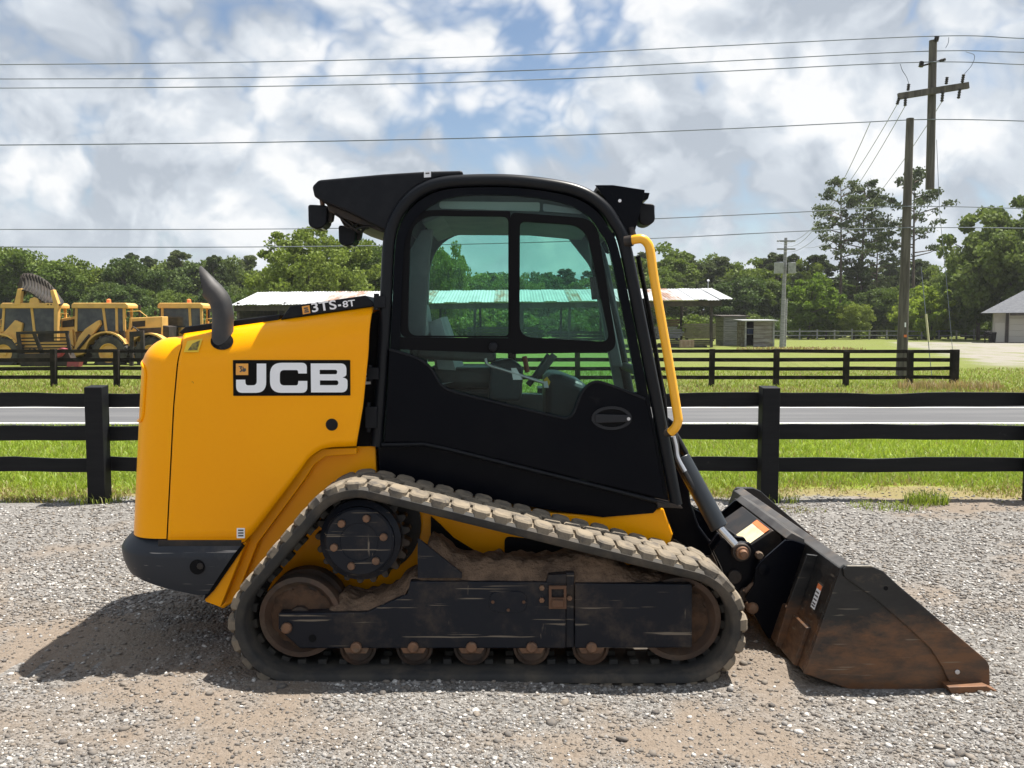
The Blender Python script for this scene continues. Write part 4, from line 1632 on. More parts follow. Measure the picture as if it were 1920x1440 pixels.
# orange and cream warning plate lying on the coupler beam
v0, v1 = xz(1404, 1042, 4.55), xz(1460, 1003, 4.55)
d = Vector((v1[0] - v0[0], 0, v1[1] - v0[1]))
n_ = Vector((-d.z, 0, d.x)).normalized() * 0.004
o0 = Vector((v0[0], 0, v0[1])) + n_
mb = MB()
Q = lambda u, y: tuple(o0 + d * u + Vector((0, y, 0)))
mb.add([Q(.08, 4.68), Q(.95, 4.68), Q(.95, 4.92), Q(.08, 4.92)], [(0, 1, 2, 3)])
ws = mb.build('warning_plate', M['decal_cream'], cb, smooth=0)
o0 = o0 + n_ * 0.4
mb = MB()
mb.add([Q(.78, 4.68), Q(.95, 4.68), Q(.95, 4.92), Q(.78, 4.92)], [(0, 1, 2, 3)])
mb.build('warning_band', M['decal_orange'], ws, smooth=0)

# ------------------------------------------------------------------ bucket
KY0, KY1 = 3.985, 5.955
A_, B_, B1, B2, LP = xz(1600, 1058, KY0), xz(1576, 1066, KY0), xz(1508, 1263, KY0), xz(1597, 1294, KY0), xz(1800, 1299, KY0)

B2F, LPF = (B2[0], 0.026), (LP[0], 0.024)


def strip(pts, th, y0, y1):
    """thin plate along a polyline in x,z, extruded in y"""
    P = [np.array(p) for p in pts]
    L_, R_ = [], []
    for i, p in enumerate(P):
        a = P[max(i - 1, 0)]
        b = P[min(i + 1, len(P) - 1)]
        t = (b - a) / np.linalg.norm(b - a)
        nn = np.array([-t[1], t[0]])
        L_.append(tuple(p + nn * th))
        R_.append(tuple(p))
    return R_ + L_[::-1]


bucket = thing_b = MB()
shell = strip([B_, (B1[0], B1[1] + 0.004), B2F, LPF], 0.016, 0, 0)
bucket.plate(shell, KY0 + 0.021, KY1 - 0.021)
bk_ = bucket.build('bucket', M['bucket'], ROOT, smooth=0, bevel=0.003)
bk_['label'] = 'black and rust brown bucket resting on the gravel'
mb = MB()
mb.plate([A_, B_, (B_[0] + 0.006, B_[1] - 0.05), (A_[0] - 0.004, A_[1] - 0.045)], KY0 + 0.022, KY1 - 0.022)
mb.build('top_beam', M['sunlit_top'], bk_, smooth=0, bevel=0.006)
SIDE = [(1576, 1066), (1584, 1060), (1630, 1060), (1652, 1070), (1680, 1096), (1846, 1236), (1851, 1246), (1852, 1286), (1778, 1294), (1597, 1294), (1508, 1263)]
BAND = [(1579, 1066), (1586, 1059), (1630, 1059), (1653, 1069), (1681, 1095), (1846, 1235), (1852, 1246), (1853, 1287), (1784, 1291), (1774, 1270), (1764, 1248), (1742, 1214), (1700, 1174), (1640, 1122), (1592, 1088), (1581, 1080)]
for ya, yb, yc, yd in ((KY0, KY0 + 0.020, KY0 - 0.017, KY0 - 0.0005), (KY1 - 0.020, KY1, KY1 + 0.0005, KY1 + 0.017)):
    mb = MB()
    mb.plate(xzs(SIDE, KY0), ya, yb)
    sp = mb.build('side_plate', M['bucket'], bk_, smooth=0, bevel=0.003)
    mb = MB()
    mb.plate(xzs(BAND, KY0), yc, yd)
    mb.build('side_cutter', M['bucket'], sp, smooth=0, bevel=0.004)
    if ya < 4.5:
        mb = MB()
        mb.lathe(*xz(1658, 1101, KY0), [(0.010, yc - 0.0012), (0.010, yc + 0.002)], 16)
        mb.build('cutter_hole', M['matte'], sp, smooth=0)
        mb = MB()
        bolt(mb, *xz(1791, 1257, KY0), yc, 0.011, 0.006, 8)
        mb.build('cutter_bolt', M['alu'], sp, smooth=0)
mb = MB()
mb.plate(xzs([(1780, 1290), (1852, 1288), (1873, 1298), (1873, 1304), (1794, 1309), (1786, 1302)], 3.905), 3.915, KY1 + 0.07)
mb.build('cutting_edge', M['edge_rust'], bk_, smooth=0, bevel=0.003)
# heel doubler and vertical ribs on the back of the bucket
bt = np.array(B1) - np.array(B_)
lin = lambda t: tuple(np.array(B_) + bt * t)
bn = np.array([bt[1], -bt[0]]) / np.linalg.norm(bt)      # towards the machine
if bn[0] > 0:
    bn = -bn
off = lambda p, d_: tuple(np.array(p) + bn * d_)
mb = MB()
mb.plate([off(lin(0.62), 0.001), off(lin(0.64), 0.022), off(lin(1.0), 0.022), off(lin(1.0), 0.001)], KY0 + 0.09, KY1 - 0.09)
mb.build('heel_plate', M['bucket'], bk_, smooth=0, bevel=0.003)
for yy in (4.27, 4.98, 5.68):
    mb = MB()
    mb.plate([off(lin(0.03), 0.0), off(lin(0.05), 0.05), off(lin(0.55), 0.06), off(lin(0.98), 0.05), off(lin(0.99), 0.0)], yy, yy + 0.016)
    mb.build('back_rib', M['bucket'], bk_, smooth=0, bevel=0.002)
HPX = [(1416, 1066), (1424, 1054), (1472, 1012), (1486, 1012), (1509, 1020), (1453, 1194), (1440, 1197), (1427, 1176), (1397, 1120), (1412, 1096)]
for ya in (4.44, 5.47):
    mb = MB()
    mb.plate(xzs(HPX, 4.45), ya, ya + 0.018)
    hp = mb.build('mount_plate', M['black'], bk_, smooth=0, bevel=0.003)
    mb = MB()
    mb.lathe(*xz(1432, 1068, 4.44), [(0.020, ya - 0.008), (0.028, ya - 0.006), (0.028, ya)], 20)
    mb.build('pin_boss', M['black'], hp, smooth=30)
    mb = MB()
    mb.lathe(*xz(1411, 1140, 4.44), [(0.015, ya - 0.022), (0.024, ya - 0.018), (0.030, ya - 0.002), (0.030, ya + 0.03)], 14)
    mb.build('lock_pin', M['bolt'], hp, smooth=30)
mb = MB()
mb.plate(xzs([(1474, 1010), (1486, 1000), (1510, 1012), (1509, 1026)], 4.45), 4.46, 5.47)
mb.build('mount_lip', M['sunlit_top'], bk_, smooth=0, bevel=0.003)
# white and orange sticker on the bucket's back
S0 = np.array(off(lin(0.24), 0.0022))
S1 = np.array(off(lin(0.47), 0.0022))
mb = MB()
mb.add([(S0[0], 4.10, S0[1]), (S0[0], 4.155, S0[1]), (S1[0], 4.155, S1[1]), (S1[0], 4.10, S1[1])], [(0, 1, 2, 3)])
ss = mb.build('sticker', M['decal_white'], bk_, smooth=0)
S2 = np.array(off(lin(0.24), 0.0036))
S3 = np.array(off(lin(0.285), 0.0036))
mb = MB()
mb.add([(S2[0], 4.10, S2[1]), (S2[0], 4.155, S2[1]), (S3[0], 4.155, S3[1]), (S3[0], 4.10, S3[1])], [(0, 1, 2, 3)])
mb.build('sticker_band', M['decal_orange'], ss, smooth=0)
mb = MB()
for t in (0.31, 0.345, 0.38, 0.415, 0.44):
    a, b = np.array(off(lin(t), 0.0036)), np.array(off(lin(t + 0.014), 0.0036))
    mb.add([(a[0], 4.108, a[1]), (a[0], 4.148, a[1]), (b[0], 4.148, b[1]), (b[0], 4.108, b[1])], [(0, 1, 2, 3)])
mb.build('print', M['decal_ink'], ss, smooth=0)


# =================================================================== GROUND
def height(x, y):
    """gentle lumps of the gravel yard (works on arrays)"""
    h = 0.006 * (np.sin(1.9 * x + 0.7 * y + 0.4) + np.sin(2.6 * y - 1.3 * x + 1.9) + 0.7 * np.sin(5.1 * x + 2.2 * y) + 0.6 * np.sin(6.3 * y - 4.2 * x + 0.8))
    h = h + 0.004 * (np.sin(11.0 * x + 3.1 * np.sin(5 * y)) * np.sin(9.0 * y + 2.2 * np.sin(6 * x)))
    for mx, my, mr, mh in ((1.13, 4.28, 0.16, 0.06), (1.30, 4.16, 0.14, 0.045), (1.02, 4.12, 0.18, 0.03), (-1.35, 3.95, 0.22, 0.03), (-1.7, 3.9, 0.2, 0.02)):
        h = h + mh * np.exp(-((x - mx) ** 2 + ((y - my) * 1.4) ** 2) / mr ** 2)
    h = h - 0.018 * np.exp(-(((x - 1.75) / 0.55) ** 2 + ((y - 3.95) / 0.35) ** 2)) - 0.006
    # cleat prints left behind by both tracks
    for yc in (4.2, 5.74):
        band_ = np.clip(1 - np.abs(y - yc) / 0.24, 0, 1) ** 0.5 * np.clip((-1.15 - x) / 0.2, 0, 1) * np.clip((x + 4.2) / 1.5, 0, 1)
        h = h + band_ * (0.012 * np.sin(2 * np.pi * (x + 0.12 * np.abs(y - yc)) / 0.13) - 0.008)
    flat = np.clip((np.abs(y - 4.97) - 1.05) / 0.25, 0, 1)          # packed where the machine stands
    flat = np.maximum(flat, np.clip((np.abs(x + 0.12) - 1.15) / 0.2, 0, 1))
    h = np.where(h > 0, h * (0.25 + 0.75 * flat), h)
    return h


def vnoise(x, y, seed):
    """smooth value noise on arrays"""
    rg = np.random.default_rng(seed)
    T = rg.random((64, 64))
    xi, yi = np.floor(x).astype(int), np.floor(y).astype(int)
    fx_, fy_ = x - xi, y - yi
    fx_, fy_ = fx_ * fx_ * (3 - 2 * fx_), fy_ * fy_ * (3 - 2 * fy_)
    g_ = lambda a, b: T[a % 64, b % 64]
    return (g_(xi, yi) * (1 - fx_) + g_(xi + 1, yi) * fx_) * (1 - fy_) + (g_(xi, yi + 1) * (1 - fx_) + g_(xi + 1, yi + 1) * fx_) * fy_


def dirt_amount(x, y):
    """0 on clean gravel, 1 on packed brown dirt"""
    f = 0.5 * vnoise(x * 0.8 + 3, y * 1.1, 1) + 0.28 * vnoise(x * 2.1, y * 2.6 + 5, 2) + 0.22 * vnoise(x * 5.3, y * 6.1, 3)
    for mx, my, rx, ry, a in ((0.70, 3.40, 0.95, 0.35, 0.30), (-2.6, 5.1, 1.2, 0.45, 0.16), (2.7, 4.6, 0.8, 0.9, 0.16), (1.1, 4.2, 0.4, 0.3, 0.35), (-1.6, 3.85, 0.8, 0.15, 0.12), (-1.3, 2.7, 1.2, 0.35, -0.14)):
        f = f + a * np.exp(-(((x - mx) / rx) ** 2 + ((y - my) / ry) ** 2))
    return np.clip((f - 0.55) / 0.20, 0, 1)


def ground_mat():
    m, nt, N, L, B = newmat('ground_gravel_grass')
    tc = N.new('ShaderNodeTexCoord')
    P = tc.outputs['Object']
    sep = N.new('ShaderNodeSeparateXYZ')
    L.new(P, sep.inputs[0])

    def mth(op, a, b=None, c=None):
        n = N.new('ShaderNodeMath')
        n.operation = op
        for i, s in enumerate((a, b, c)):
            if s is None:
                continue
            if isinstance(s, (int, float)):
                n.inputs[i].default_value = s
            else:
                L.new(s, n.inputs[i])
        return n.outputs[0]
    # ---- gravel
    vor = N.new('ShaderNodeTexVoronoi')
    vor.inputs['Scale'].default_value = 46
    L.new(P, vor.inputs['Vector'])
    vor2 = N.new('ShaderNodeTexVoronoi')
    vor2.inputs['Scale'].default_value = 110
    L.new(P, vor2.inputs['Vector'])
    hs = N.new('ShaderNodeSeparateColor')
    L.new(vor.outputs['Color'], hs.inputs[0])
    hs2 = N.new('ShaderNodeSeparateColor')
    L.new(vor2.outputs['Color'], hs2.inputs[0])
    g1 = add_mix(N, L, hs.outputs[0], (0.060, 0.055, 0.050), (0.30, 0.287, 0.273))
    g2 = add_mix(N, L, hs2.outputs[0], (0.052, 0.048, 0.044), (0.29, 0.277, 0.26))
    g = add_mix(N, L, 0.5, g1, g2)
    dirt = add_mix(N, L, add_noise(N, L, 14, 9, 0.7), (0.150, 0.116, 0.088), (0.235, 0.190, 0.148))
    da = N.new('ShaderNodeAttribute')
    da.attribute_name = 'dirt'
    gravel = add_mix(N, L, mth('MULTIPLY', da.outputs['Fac'], 0.85), g, dirt)
    # ---- lawn and field
    gn = add_noise(N, L, 5, 9, 0.7)
    grass = add_mix(N, L, add_ramp(N, L, gn, 0.3, 0.7), (0.15, 0.21, 0.016), (0.24, 0.31, 0.028))
    big = add_ramp(N, L, add_noise(N, L, 0.13, 6, 0.6, off=(1, 5, 0)), 0.4, 0.66)
    field = add_mix(N, L, add_ramp(N, L, gn, 0.3, 0.7), (0.105, 0.130, 0.026), (0.165, 0.180, 0.050))
    field = add_mix(N, L, big, field, (0.135, 0.165, 0.030))
    dry = add_mix(N, L, gn, (0.27, 0.20, 0.11), (0.16, 0.125, 0.075))
    drypatch = add_ramp(N, L, add_noise(N, L, 0.45, 9, 0.7, off=(7, 3, 0)), 0.52, 0.66)
    edge = mth('ADD', sep.outputs[1], mth('MULTIPLY', mth('SUBTRACT', add_noise(N, L, 1.6, 8, 0.7), 0.5), 1.3))

    def band(v, lo, hi):
        return add_ramp(N, L, v, lo, hi)
    verge = mth('MULTIPLY', band(edge, 20.2, 20.8), mth('SUBTRACT', 1.0, band(edge, 22.6, 24.6)))
    far = add_mix(N, L, mth('MULTIPLY', verge, drypatch), field, dry)
    far = add_mix(N, L, mth('MULTIPLY', drypatch, 0.28), far, dry)
    veg = add_mix(N, L, band(sep.outputs[1], 17.0, 18.0), grass, far)
    # dry fringe where the lawn meets the gravel
    fringe = mth('MULTIPLY', band(edge, 8.25, 8.45), mth('SUBTRACT', 1.0, band(edge, 8.8, 9.3)))
    veg = add_mix(N, L, mth('MULTIPLY', fringe, 0.85), veg, dry)
    col = add_mix(N, L, band(edge, 8.35, 8.55), gravel, veg)
    # pale gravel drive on the far right
    dx = mth('SUBTRACT', sep.outputs[0], mth('ADD', 6.6, mth('MULTIPLY', sep.outputs[1], 0.350)))
    dx = mth('ADD', dx, mth('MULTIPLY', mth('SUBTRACT', add_noise(N, L, 0.35, 7, 0.65), 0.5), 7.0))
    yy = mth('ADD', sep.outputs[1], mth('MULTIPLY', mth('SUBTRACT', add_noise(N, L, 0.2, 7, 0.65, off=(9, 9, 0)), 0.5), 14.0))
    dm = mth('MULTIPLY', band(dx, -0.6, 1.4), mth('MULTIPLY', band(yy, 33, 44), mth('SUBTRACT', 1.0, band(yy, 98, 112))))
    dn = add_ramp(N, L, add_noise(N, L, 0.5, 8, 0.65, stretch=(1, 0.4, 1)), 0.3, 0.55)
    drive = add_mix(N, L, add_noise(N, L, 3, 8, 0.7), (0.20, 0.182, 0.160), (0.29, 0.27, 0.243))
    col = add_mix(N, L, mth('MULTIPLY', dm, dn), col, drive)
    # bare strip along the far fence and below the small sheds
    L.new(col, B.inputs['Base Color'])
    B.inputs['Roughness'].default_value = 0.95
    B.inputs['Specular IOR Level'].default_value = 0.2
    hsum = mth('ADD', mth('MULTIPLY', vor.outputs['Distance'], -0.6), mth('MULTIPLY', vor2.outputs['Distance'], -0.4))
    hsum = mth('ADD', hsum, mth('MULTIPLY', gn, 0.4))
    add_bump(N, L, B, hsum, 0.9, 0.012)
    return m


M['ground'] = ground_mat()
mb = MB()
mb.add([(-390, -60, -0.03), (390, -60, -0.03), (390, 390, -0.03), (-390, 390, -0.03)], [(0, 1, 2, 3)])
ground = mb.build('ground', M['ground'], smooth=0)
tag(ground, 'flat grass and gravel ground reaching the woods', kind='structure')
nx, ny = 470, 250
gx = np.linspace(-7.5, 7.5, nx)
gy = np.linspace(1.0, 9.4, ny)
GX, GY = np.meshgrid(gx, gy)
GZ = height(GX, GY)
fade = np.clip(np.minimum.reduce([(GX + 7.5), (7.5 - GX), (9.4 - GY), (GY - 1.0)]) / 0.4, 0, 1)
GZ = GZ * fade - 0.026 * (1 - fade)
vs = np.stack([GX.ravel(), GY.ravel(), GZ.ravel()], 1)
ii = (np.arange(ny - 1)[:, None] * nx + np.arange(nx - 1)[None, :]).ravel()
fs = np.stack([ii, ii + 1, ii + nx + 1, ii + nx], 1)


def np_mesh(name, v, f, mat, attr=None, smooth=False):
    me = bpy.data.meshes.new(name)
    n, k = f.shape
    me.vertices.add(len(v))
    me.vertices.foreach_set('co', v.astype(np.float32).ravel())
    me.loops.add(n * k)
    me.loops.foreach_set('vertex_index', f.astype(np.int32).ravel())
    me.polygons.add(n)
    me.polygons.foreach_set('loop_start', np.arange(0, n * k, k, dtype=np.int32))
    me.polygons.foreach_set('loop_total', np.full(n, k, dtype=np.int32))
    if smooth:
        me.polygons.foreach_set('use_smooth', np.ones(n, dtype=bool))
    me.materials.append(mat)
    me.update(calc_edges=True)
    for nm, arr in (attr or {}).items():
        a = me.attributes.new(nm, 'FLOAT', 'POINT')
        a.data.foreach_set('value', arr.astype(np.float32))
    me.validate()
    return me


yard = link('gravel_yard', np_mesh('gravel_yard', vs, fs, M['ground'], {'dirt': dirt_amount(GX, GY).ravel()}, smooth=True))
tag(yard, 'lumpy grey gravel and tan dirt yard under the loader', kind='structure')


# ------------------------------------------------------------------ loose stones
def stone_mat():
    m, nt, N, L, B = newmat('gravel_stone')
    at_ = N.new('ShaderNodeAttribute')
    at_.attribute_name = 'tone'
    cr = N.new('ShaderNodeValToRGB')
    e = cr.color_ramp.elements
    e[0].position, e[0].color = 0.0, (0.085, 0.080, 0.078, 1)
    e[1].position, e[1].color = 1.0, (0.55, 0.535, 0.51, 1)
    for p, c in ((0.25, (0.135, 0.125, 0.117, 1)), (0.45, (0.20, 0.172, 0.143, 1)), (0.6, (0.225, 0.218, 0.212, 1)), (0.85, (0.285, 0.28, 0.275, 1))):
        q = e.new(p)
        q.color = c
    L.new(at_.outputs['Fac'], cr.inputs[0])
    col = add_mix(N, L, add_ramp(N, L, add_noise(N, L, 120, 4, 0.6), 0.4, 0.8), cr.outputs[0], (0.19, 0.155, 0.12))
    L.new(col, B.inputs['Base Color'])
    B.inputs['Roughness'].default_value = 0.85
    B.inputs['Specular IOR Level'].default_value = 0.3
    return m


M['stone'] = stone_mat()
ph = (1 + 5 ** 0.5) / 2
ICO_V = np.array([(-1, ph, 0), (1, ph, 0), (-1, -ph, 0), (1, -ph, 0), (0, -1, ph), (0, 1, ph), (0, -1, -ph), (0, 1, -ph), (ph, 0, -1), (ph, 0, 1), (-ph, 0, -1), (-ph, 0, 1)]) / math.sqrt(1 + ph * ph)
ICO_F = np.array([(0, 11, 5), (0, 5, 1), (0, 1, 7), (0, 7, 10), (0, 10, 11), (1, 5, 9), (5, 11, 4), (11, 10, 2), (10, 7, 6), (7, 1, 8), (3, 9, 4), (3, 4, 2), (3, 2, 6), (3, 6, 8), (3, 8, 9), (4, 9, 5), (2, 4, 11), (6, 2, 10), (8, 6, 7), (9, 8, 1)])
OCT_V = np.array([(1, 0, 0), (-1, 0, 0), (0, 1, 0), (0, -1, 0), (0, 0, 1), (0, 0, -1)], float)
OCT_F = np.array([(0, 2, 4), (2, 1, 4), (1, 3, 4), (3, 0, 4), (2, 0, 5), (1, 2, 5), (3, 1, 5), (0, 3, 5)])


def edge_lim(x):
    return 8.38 + 0.22 * np.sin(1.9 * x) + 0.12 * np.sin(4.7 * x + 1) + 0.6 * (vnoise(x * 1.3 + 9, x * 0 + 4.3, 7) - 0.5) + 0.3 * (vnoise(x * 4.1 + 9, x * 0 + 1.3, 8) - 0.5)


def stones(count, ylo, yhi, smin, smax, V, F, power, name, label):
    u = RNG.random(count)
    y = 1.0 / (1.0 / ylo + u * (1.0 / yhi - 1.0 / ylo))          # denser near the camera
    x = (RNG.random(count) * 2 - 1) * (0.60 * y + 0.45)
    # fewer stones on the bare dirt patches and under the machine
    dirtn = dirt_amount(x, y)
    keep = RNG.random(count) < 1.0 - 0.72 * dirtn
    keep &= ~((y > 4.02) & (y < 4.42) & (x > -1.2) & (x < 0.98))
    keep &= ~((y > 3.95) & (y < 5.95) & (x > 1.29) & (x < 2.12))
    lim = edge_lim(x)
    keep &= RNG.random(count) < np.clip((lim + 0.3 - y) / 0.5, 0.0, 1)
    x, y = x[keep], y[keep]
    dirtn = dirtn[keep]
    n = len(x)
    s = smin + (smax - smin) * RNG.random(n) ** power
    s = s * (0.75 + 0.25 * y / 3.0)
    jit = 1 + 0.35 * (RNG.random((n, len(V))) - 0.5)
    sc = np.stack([0.8 + 0.6 * RNG.random(n), 0.7 + 0.5 * RNG.random(n), 0.42 + 0.35 * RNG.random(n)], 1)
    P = V[None] * jit[:, :, None] * sc[:, None, :]
    a = RNG.random(n) * 2 * np.pi
    tl = (RNG.random(n) - 0.5) * 0.9
    ca, sa, ct, st_ = np.cos(a), np.sin(a), np.cos(tl), np.sin(tl)
    X, Yv, Z = P[..., 0], P[..., 1], P[..., 2]
    X, Z = X * ct[:, None] - Z * st_[:, None], X * st_[:, None] + Z * ct[:, None]
    X, Yv = X * ca[:, None] - Yv * sa[:, None], X * sa[:, None] + Yv * ca[:, None]
    W = np.stack([X * s[:, None] + x[:, None], Yv * s[:, None] + y[:, None], Z * s[:, None] + (height(x, y) + s * 0.12)[:, None]], 2)
    Fx = (F[None] + (np.arange(n) * len(V))[:, None, None]).reshape(-1, 3)
    tone = np.clip(RNG.normal(0.54, 0.27, n), 0, 1)
    tone = np.where(RNG.random(n) < 0.05, 1.0, tone)
    tone = np.where(RNG.random(n) < 0.10, 0.05, tone)
    tone = np.where(RNG.random(n) < dirtn * 0.6, 0.25 + 0.22 * RNG.random(n), tone)
    me = np_mesh(name, W.reshape(-1, 3), Fx, M['stone'], {'tone': np.repeat(tone, len(V))})
    o = link(name, me)
    return tag(o, label, 'gravel', kind='stuff')


stones(46000, 2.2, 5.2, 0.0042, 0.0120, ICO_V, ICO_F, 2.0, 'gravel', 'loose grey and white gravel stones in front of the loader')
stones(78000, 2.2, 5.2, 0.0024, 0.0055, OCT_V, OCT_F, 1.0, 'grit', 'fine grit filling the gaps between the gravel stones')
stones(520, 2.3, 4.4, 0.013, 0.023, ICO_V, ICO_F, 1.5, 'coarse_gravel', 'scattered larger pale stones lying on the gravel yard')
stones(48000, 4.8, 9.0, 0.005, 0.0135, OCT_V, OCT_F, 1.6, 'far_gravel', 'loose gravel stones between the loader and the black fence')


# ------------------------------------------------------------------ grass blades
def grass_mat():
    m, nt, N, L, B = newmat('grass_blade')
    out = N['Material Output']
    at_ = N.new('ShaderNodeAttribute')
    at_.attribute_name = 'tone'
    cr = N.new('ShaderNodeValToRGB')
    e = cr.color_ramp.elements
    e[0].position, e[0].color = 0.0, (0.30, 0.215, 0.10, 1)
    e[1].position, e[1].color = 1.0, (0.35, 0.43, 0.045, 1)
    for p, c in ((0.2, (0.24, 0.20, 0.06, 1)), (0.35, (0.23, 0.265, 0.048, 1)), (0.7, (0.225, 0.315, 0.026, 1))):
        q = e.new(p)
        q.color = c
    L.new(at_.outputs['Fac'], cr.inputs[0])
    L.new(cr.outputs[0], B.inputs['Base Color'])
    B.inputs['Roughness'].default_value = 0.55
    tl = N.new('ShaderNodeBsdfTranslucent')
    L.new(cr.outputs[0], tl.inputs[0])
    mx = N.new('ShaderNodeMixShader')
    mx.inputs[0].default_value = 0.4
    L.new(B.outputs[0], mx.inputs[1])
    L.new(tl.outputs[0], mx.inputs[2])
    L.new(mx.outputs[0], out.inputs[0])
    return m


M['grass'] = grass_mat()


def blades(x, y, hgt, wid, tone, name, label, z0=-0.03):
    n = len(x)
    a = RNG.random(n) * 2 * np.pi
    lean = 0.25 + 0.7 * RNG.random(n)
    b = RNG.random(n) * 2 * np.pi
    dx, dy = np.cos(a) * wid, np.sin(a) * wid
    tx, ty = np.cos(b) * lean * hgt, np.sin(b) * lean * hgt
    zz = np.full(n, z0)
    v = np.empty((n, 5, 3))
    v[:, 0] = np.stack([x - dx, y - dy, zz], 1)
    v[:, 1] = np.stack([x + dx, y + dy, zz], 1)
    v[:, 2] = np.stack([x + dx * .7 + tx * .35, y + dy * .7 + ty * .35, zz + hgt * .6], 1)
    v[:, 3] = np.stack([x - dx * .7 + tx * .35, y - dy * .7 + ty * .35, zz + hgt * .6], 1)
    v[:, 4] = np.stack([x + tx, y + ty, zz + hgt * (1.05 - 0.35 * lean)], 1)
    base = np.array([(0, 1, 2), (0, 2, 3), (3, 2, 4)])
    f = (base[None] + (np.arange(n) * 5)[:, None, None]).reshape(-1, 3)
    me = np_mesh(name, v.reshape(-1, 3), f, M['grass'], {'tone': np.repeat(tone, 5)})
    return tag(link(name, me), label, 'grass', kind='stuff')


n = 145000
y = 8.2 + 6.5 * RNG.random(n) ** 1.35
x = (RNG.random(n) * 2 - 1) * (0.585 * y + 1.2)
lim = edge_lim(x) + 0.12
k = RNG.random(n) < np.clip((y - lim) / 0.45, 0.015, 1)
x, y = x[k], y[k]
lim = lim[k]
n = len(x)
patch = 0.5 + 0.5 * np.sin(0.9 * x + 1.3 * np.sin(0.8 * y)) * np.sin(1.4 * y + 0.9 * np.sin(0.6 * x))
tone = np.clip(0.58 + 0.22 * patch + RNG.normal(0, 0.17, n), 0.25, 1)
dryp = np.clip(1.0 - (y - lim) / 0.9, 0.05, 0.9)
tone = np.where(RNG.random(n) < dryp, RNG.random(n) * 0.32, tone)
blades(x, y, (0.05 + 0.06 * RNG.random(n)) * (0.6 + 0.4 * np.clip((y - lim) / 0.8, 0, 1)), 0.0035 + 0.004 * RNG.random(n), tone, 'lawn_grass', 'bright green mown grass between the black fence and the road')
n = 60000
y = 20.7 + 16 * RNG.random(n) ** 1.6
x = (RNG.random(n) * 2 - 1) * (0.59 * y + 1)
k = ~((x > 5.2 + 0.345 * y) & (y > 36))
x, y = x[k], y[k]
n = len(x)
patch = np.sin(0.35 * x + 1.3 * np.sin(0.3 * y)) * np.sin(0.5 * y + 0.9 * np.sin(0.2 * x))
dr = np.where(y < 24.4, 0.42 + 0.3 * patch, 0.18 + 0.15 * patch)
tone = np.where(RNG.random(n) < dr, RNG.random(n) * 0.32, np.clip(0.5 + RNG.normal(0, 0.15, n), 0.3, 0.9))
blades(x, y, 0.05 + 0.08 * RNG.random(n), 0.008 + 0.008 * RNG.random(n), tone, 'field_grass', 'short dry and green grass of the field beyond the road')


def tuft(px, py, n, r, hgt, tone_mu, name, label):
    p = at(px, py, 1.0)
    Y = EYE * FPX / (py - 615.0)
    X = (px - CXP) / FPX * Y
    a = RNG.random(n) * 2 * np.pi
    q = r * np.sqrt(RNG.random(n))
    x, y = X + q * np.cos(a) * 1.6, Y + q * np.sin(a)
    blades(x, y, hgt * (0.5 + 0.6 * RNG.random(n)), np.full(n, 0.004 * Y / 8), np.clip(RNG.normal(tone_mu, 0.12, n), 0, 1), name, label, z0=-0.01)


for px_, lb_ in ((172, 'sparse weeds at the foot of the fence post behind the hood'), (1450, 'sparse weeds at the foot of the fence post behind the bucket')):
    tuft(px_, 941, 150, 0.17, 0.10, 0.45, 'grass_tuft', lb_)
tuft(1745, 945, 260, 0.13, 0.16, 0.62, 'grass_tuft', 'dark green weed tuft at the gravel edge')
tuft(1670, 952, 260, 0.22, 0.06, 0.5, 'grass_tuft', 'low green grass patch creeping into the gravel')
tuft(1508, 958, 120, 0.15, 0.03, 0.25, 'grass_tuft', 'small yellowish grass patch on the gravel behind the bucket')
tuft(1780, 728, 700, 0.9, 0.28, 0.06, 'dry_grass_clump', 'tan dead grass clump below the end post of the far fence')
tuft(1500, 655, 600, 3.0, 0.25, 0.06, 'dry_grass_clump', 'reddish dry grass beside the far utility pole')

# ------------------------------------------------------------------ road
RY0, RY1 = 14.75, 20.6
M['road'] = surf('asphalt', (0.088, 0.089, 0.094), (0.115, 0.116, 0.120), rough=0.9, scale=1.3, bump=0.3, bscale=90, bdist=0.004, stretch=(0.15, 1.5, 1), spec=0.3)
M['line'] = surf('road_paint', (0.62, 0.62, 0.60), (0.48, 0.48, 0.46), rough=0.7, scale=7)
mb = MB()
mb.box(-260, 260, RY0, RY1, -0.025, 0.012)
road = tag(mb.build('road', M['road'], smooth=0), 'grey asphalt road running behind the black fence', kind='structure')
for a, b in ((14.92, 15.06), (17.86, 17.98), (20.30, 20.42)):
    mb = MB()
    mb.add([(-260, a, 0.016), (260, a, 0.016), (260, b, 0.016), (-260, b, 0.016)], [(0, 1, 2, 3)])
    o = mb.build('road_marking', M['line'], road, smooth=0)

# ------------------------------------------------------------------ near black fence
FN = 8.30
fence = thing('board_fence', (0, FN, 0), 'black three-board fence standing right behind the loader', 'fence')
rnd = random.Random(3)
posts = [-1095, -665, -242, 180, 602, 1023, 1443, 1950, 2380, 2800]
pw = 0.080
pxs = [(p - CXP) / FPX * FN for p in posts]
for i, X in enumerate(pxs):
    mb = MB()
    lean = rnd.uniform(-0.006, 0.006)
    h = 1.045 + rnd.uniform(-0.008, 0.01)
    y0, y1 = FN - 0.075, FN + 0.075
    vs_ = [(X - pw, y0, -0.2), (X + pw, y0, -0.2), (X + pw, y1, -0.2), (X - pw, y1, -0.2), (X - pw + lean, y0, h), (X + pw + lean, y0, h), (X + pw + lean, y1, h + 0.012), (X - pw + lean, y1, h + 0.012)]
    mb.add(vs_, [(3, 2, 1, 0), (4, 5, 6, 7), (0, 1, 5, 4), (1, 2, 6, 5), (2, 3, 7, 6), (3, 0, 4, 7)])
    mb.build('post', M['fence'], fence, smooth=0, bevel=0.006)
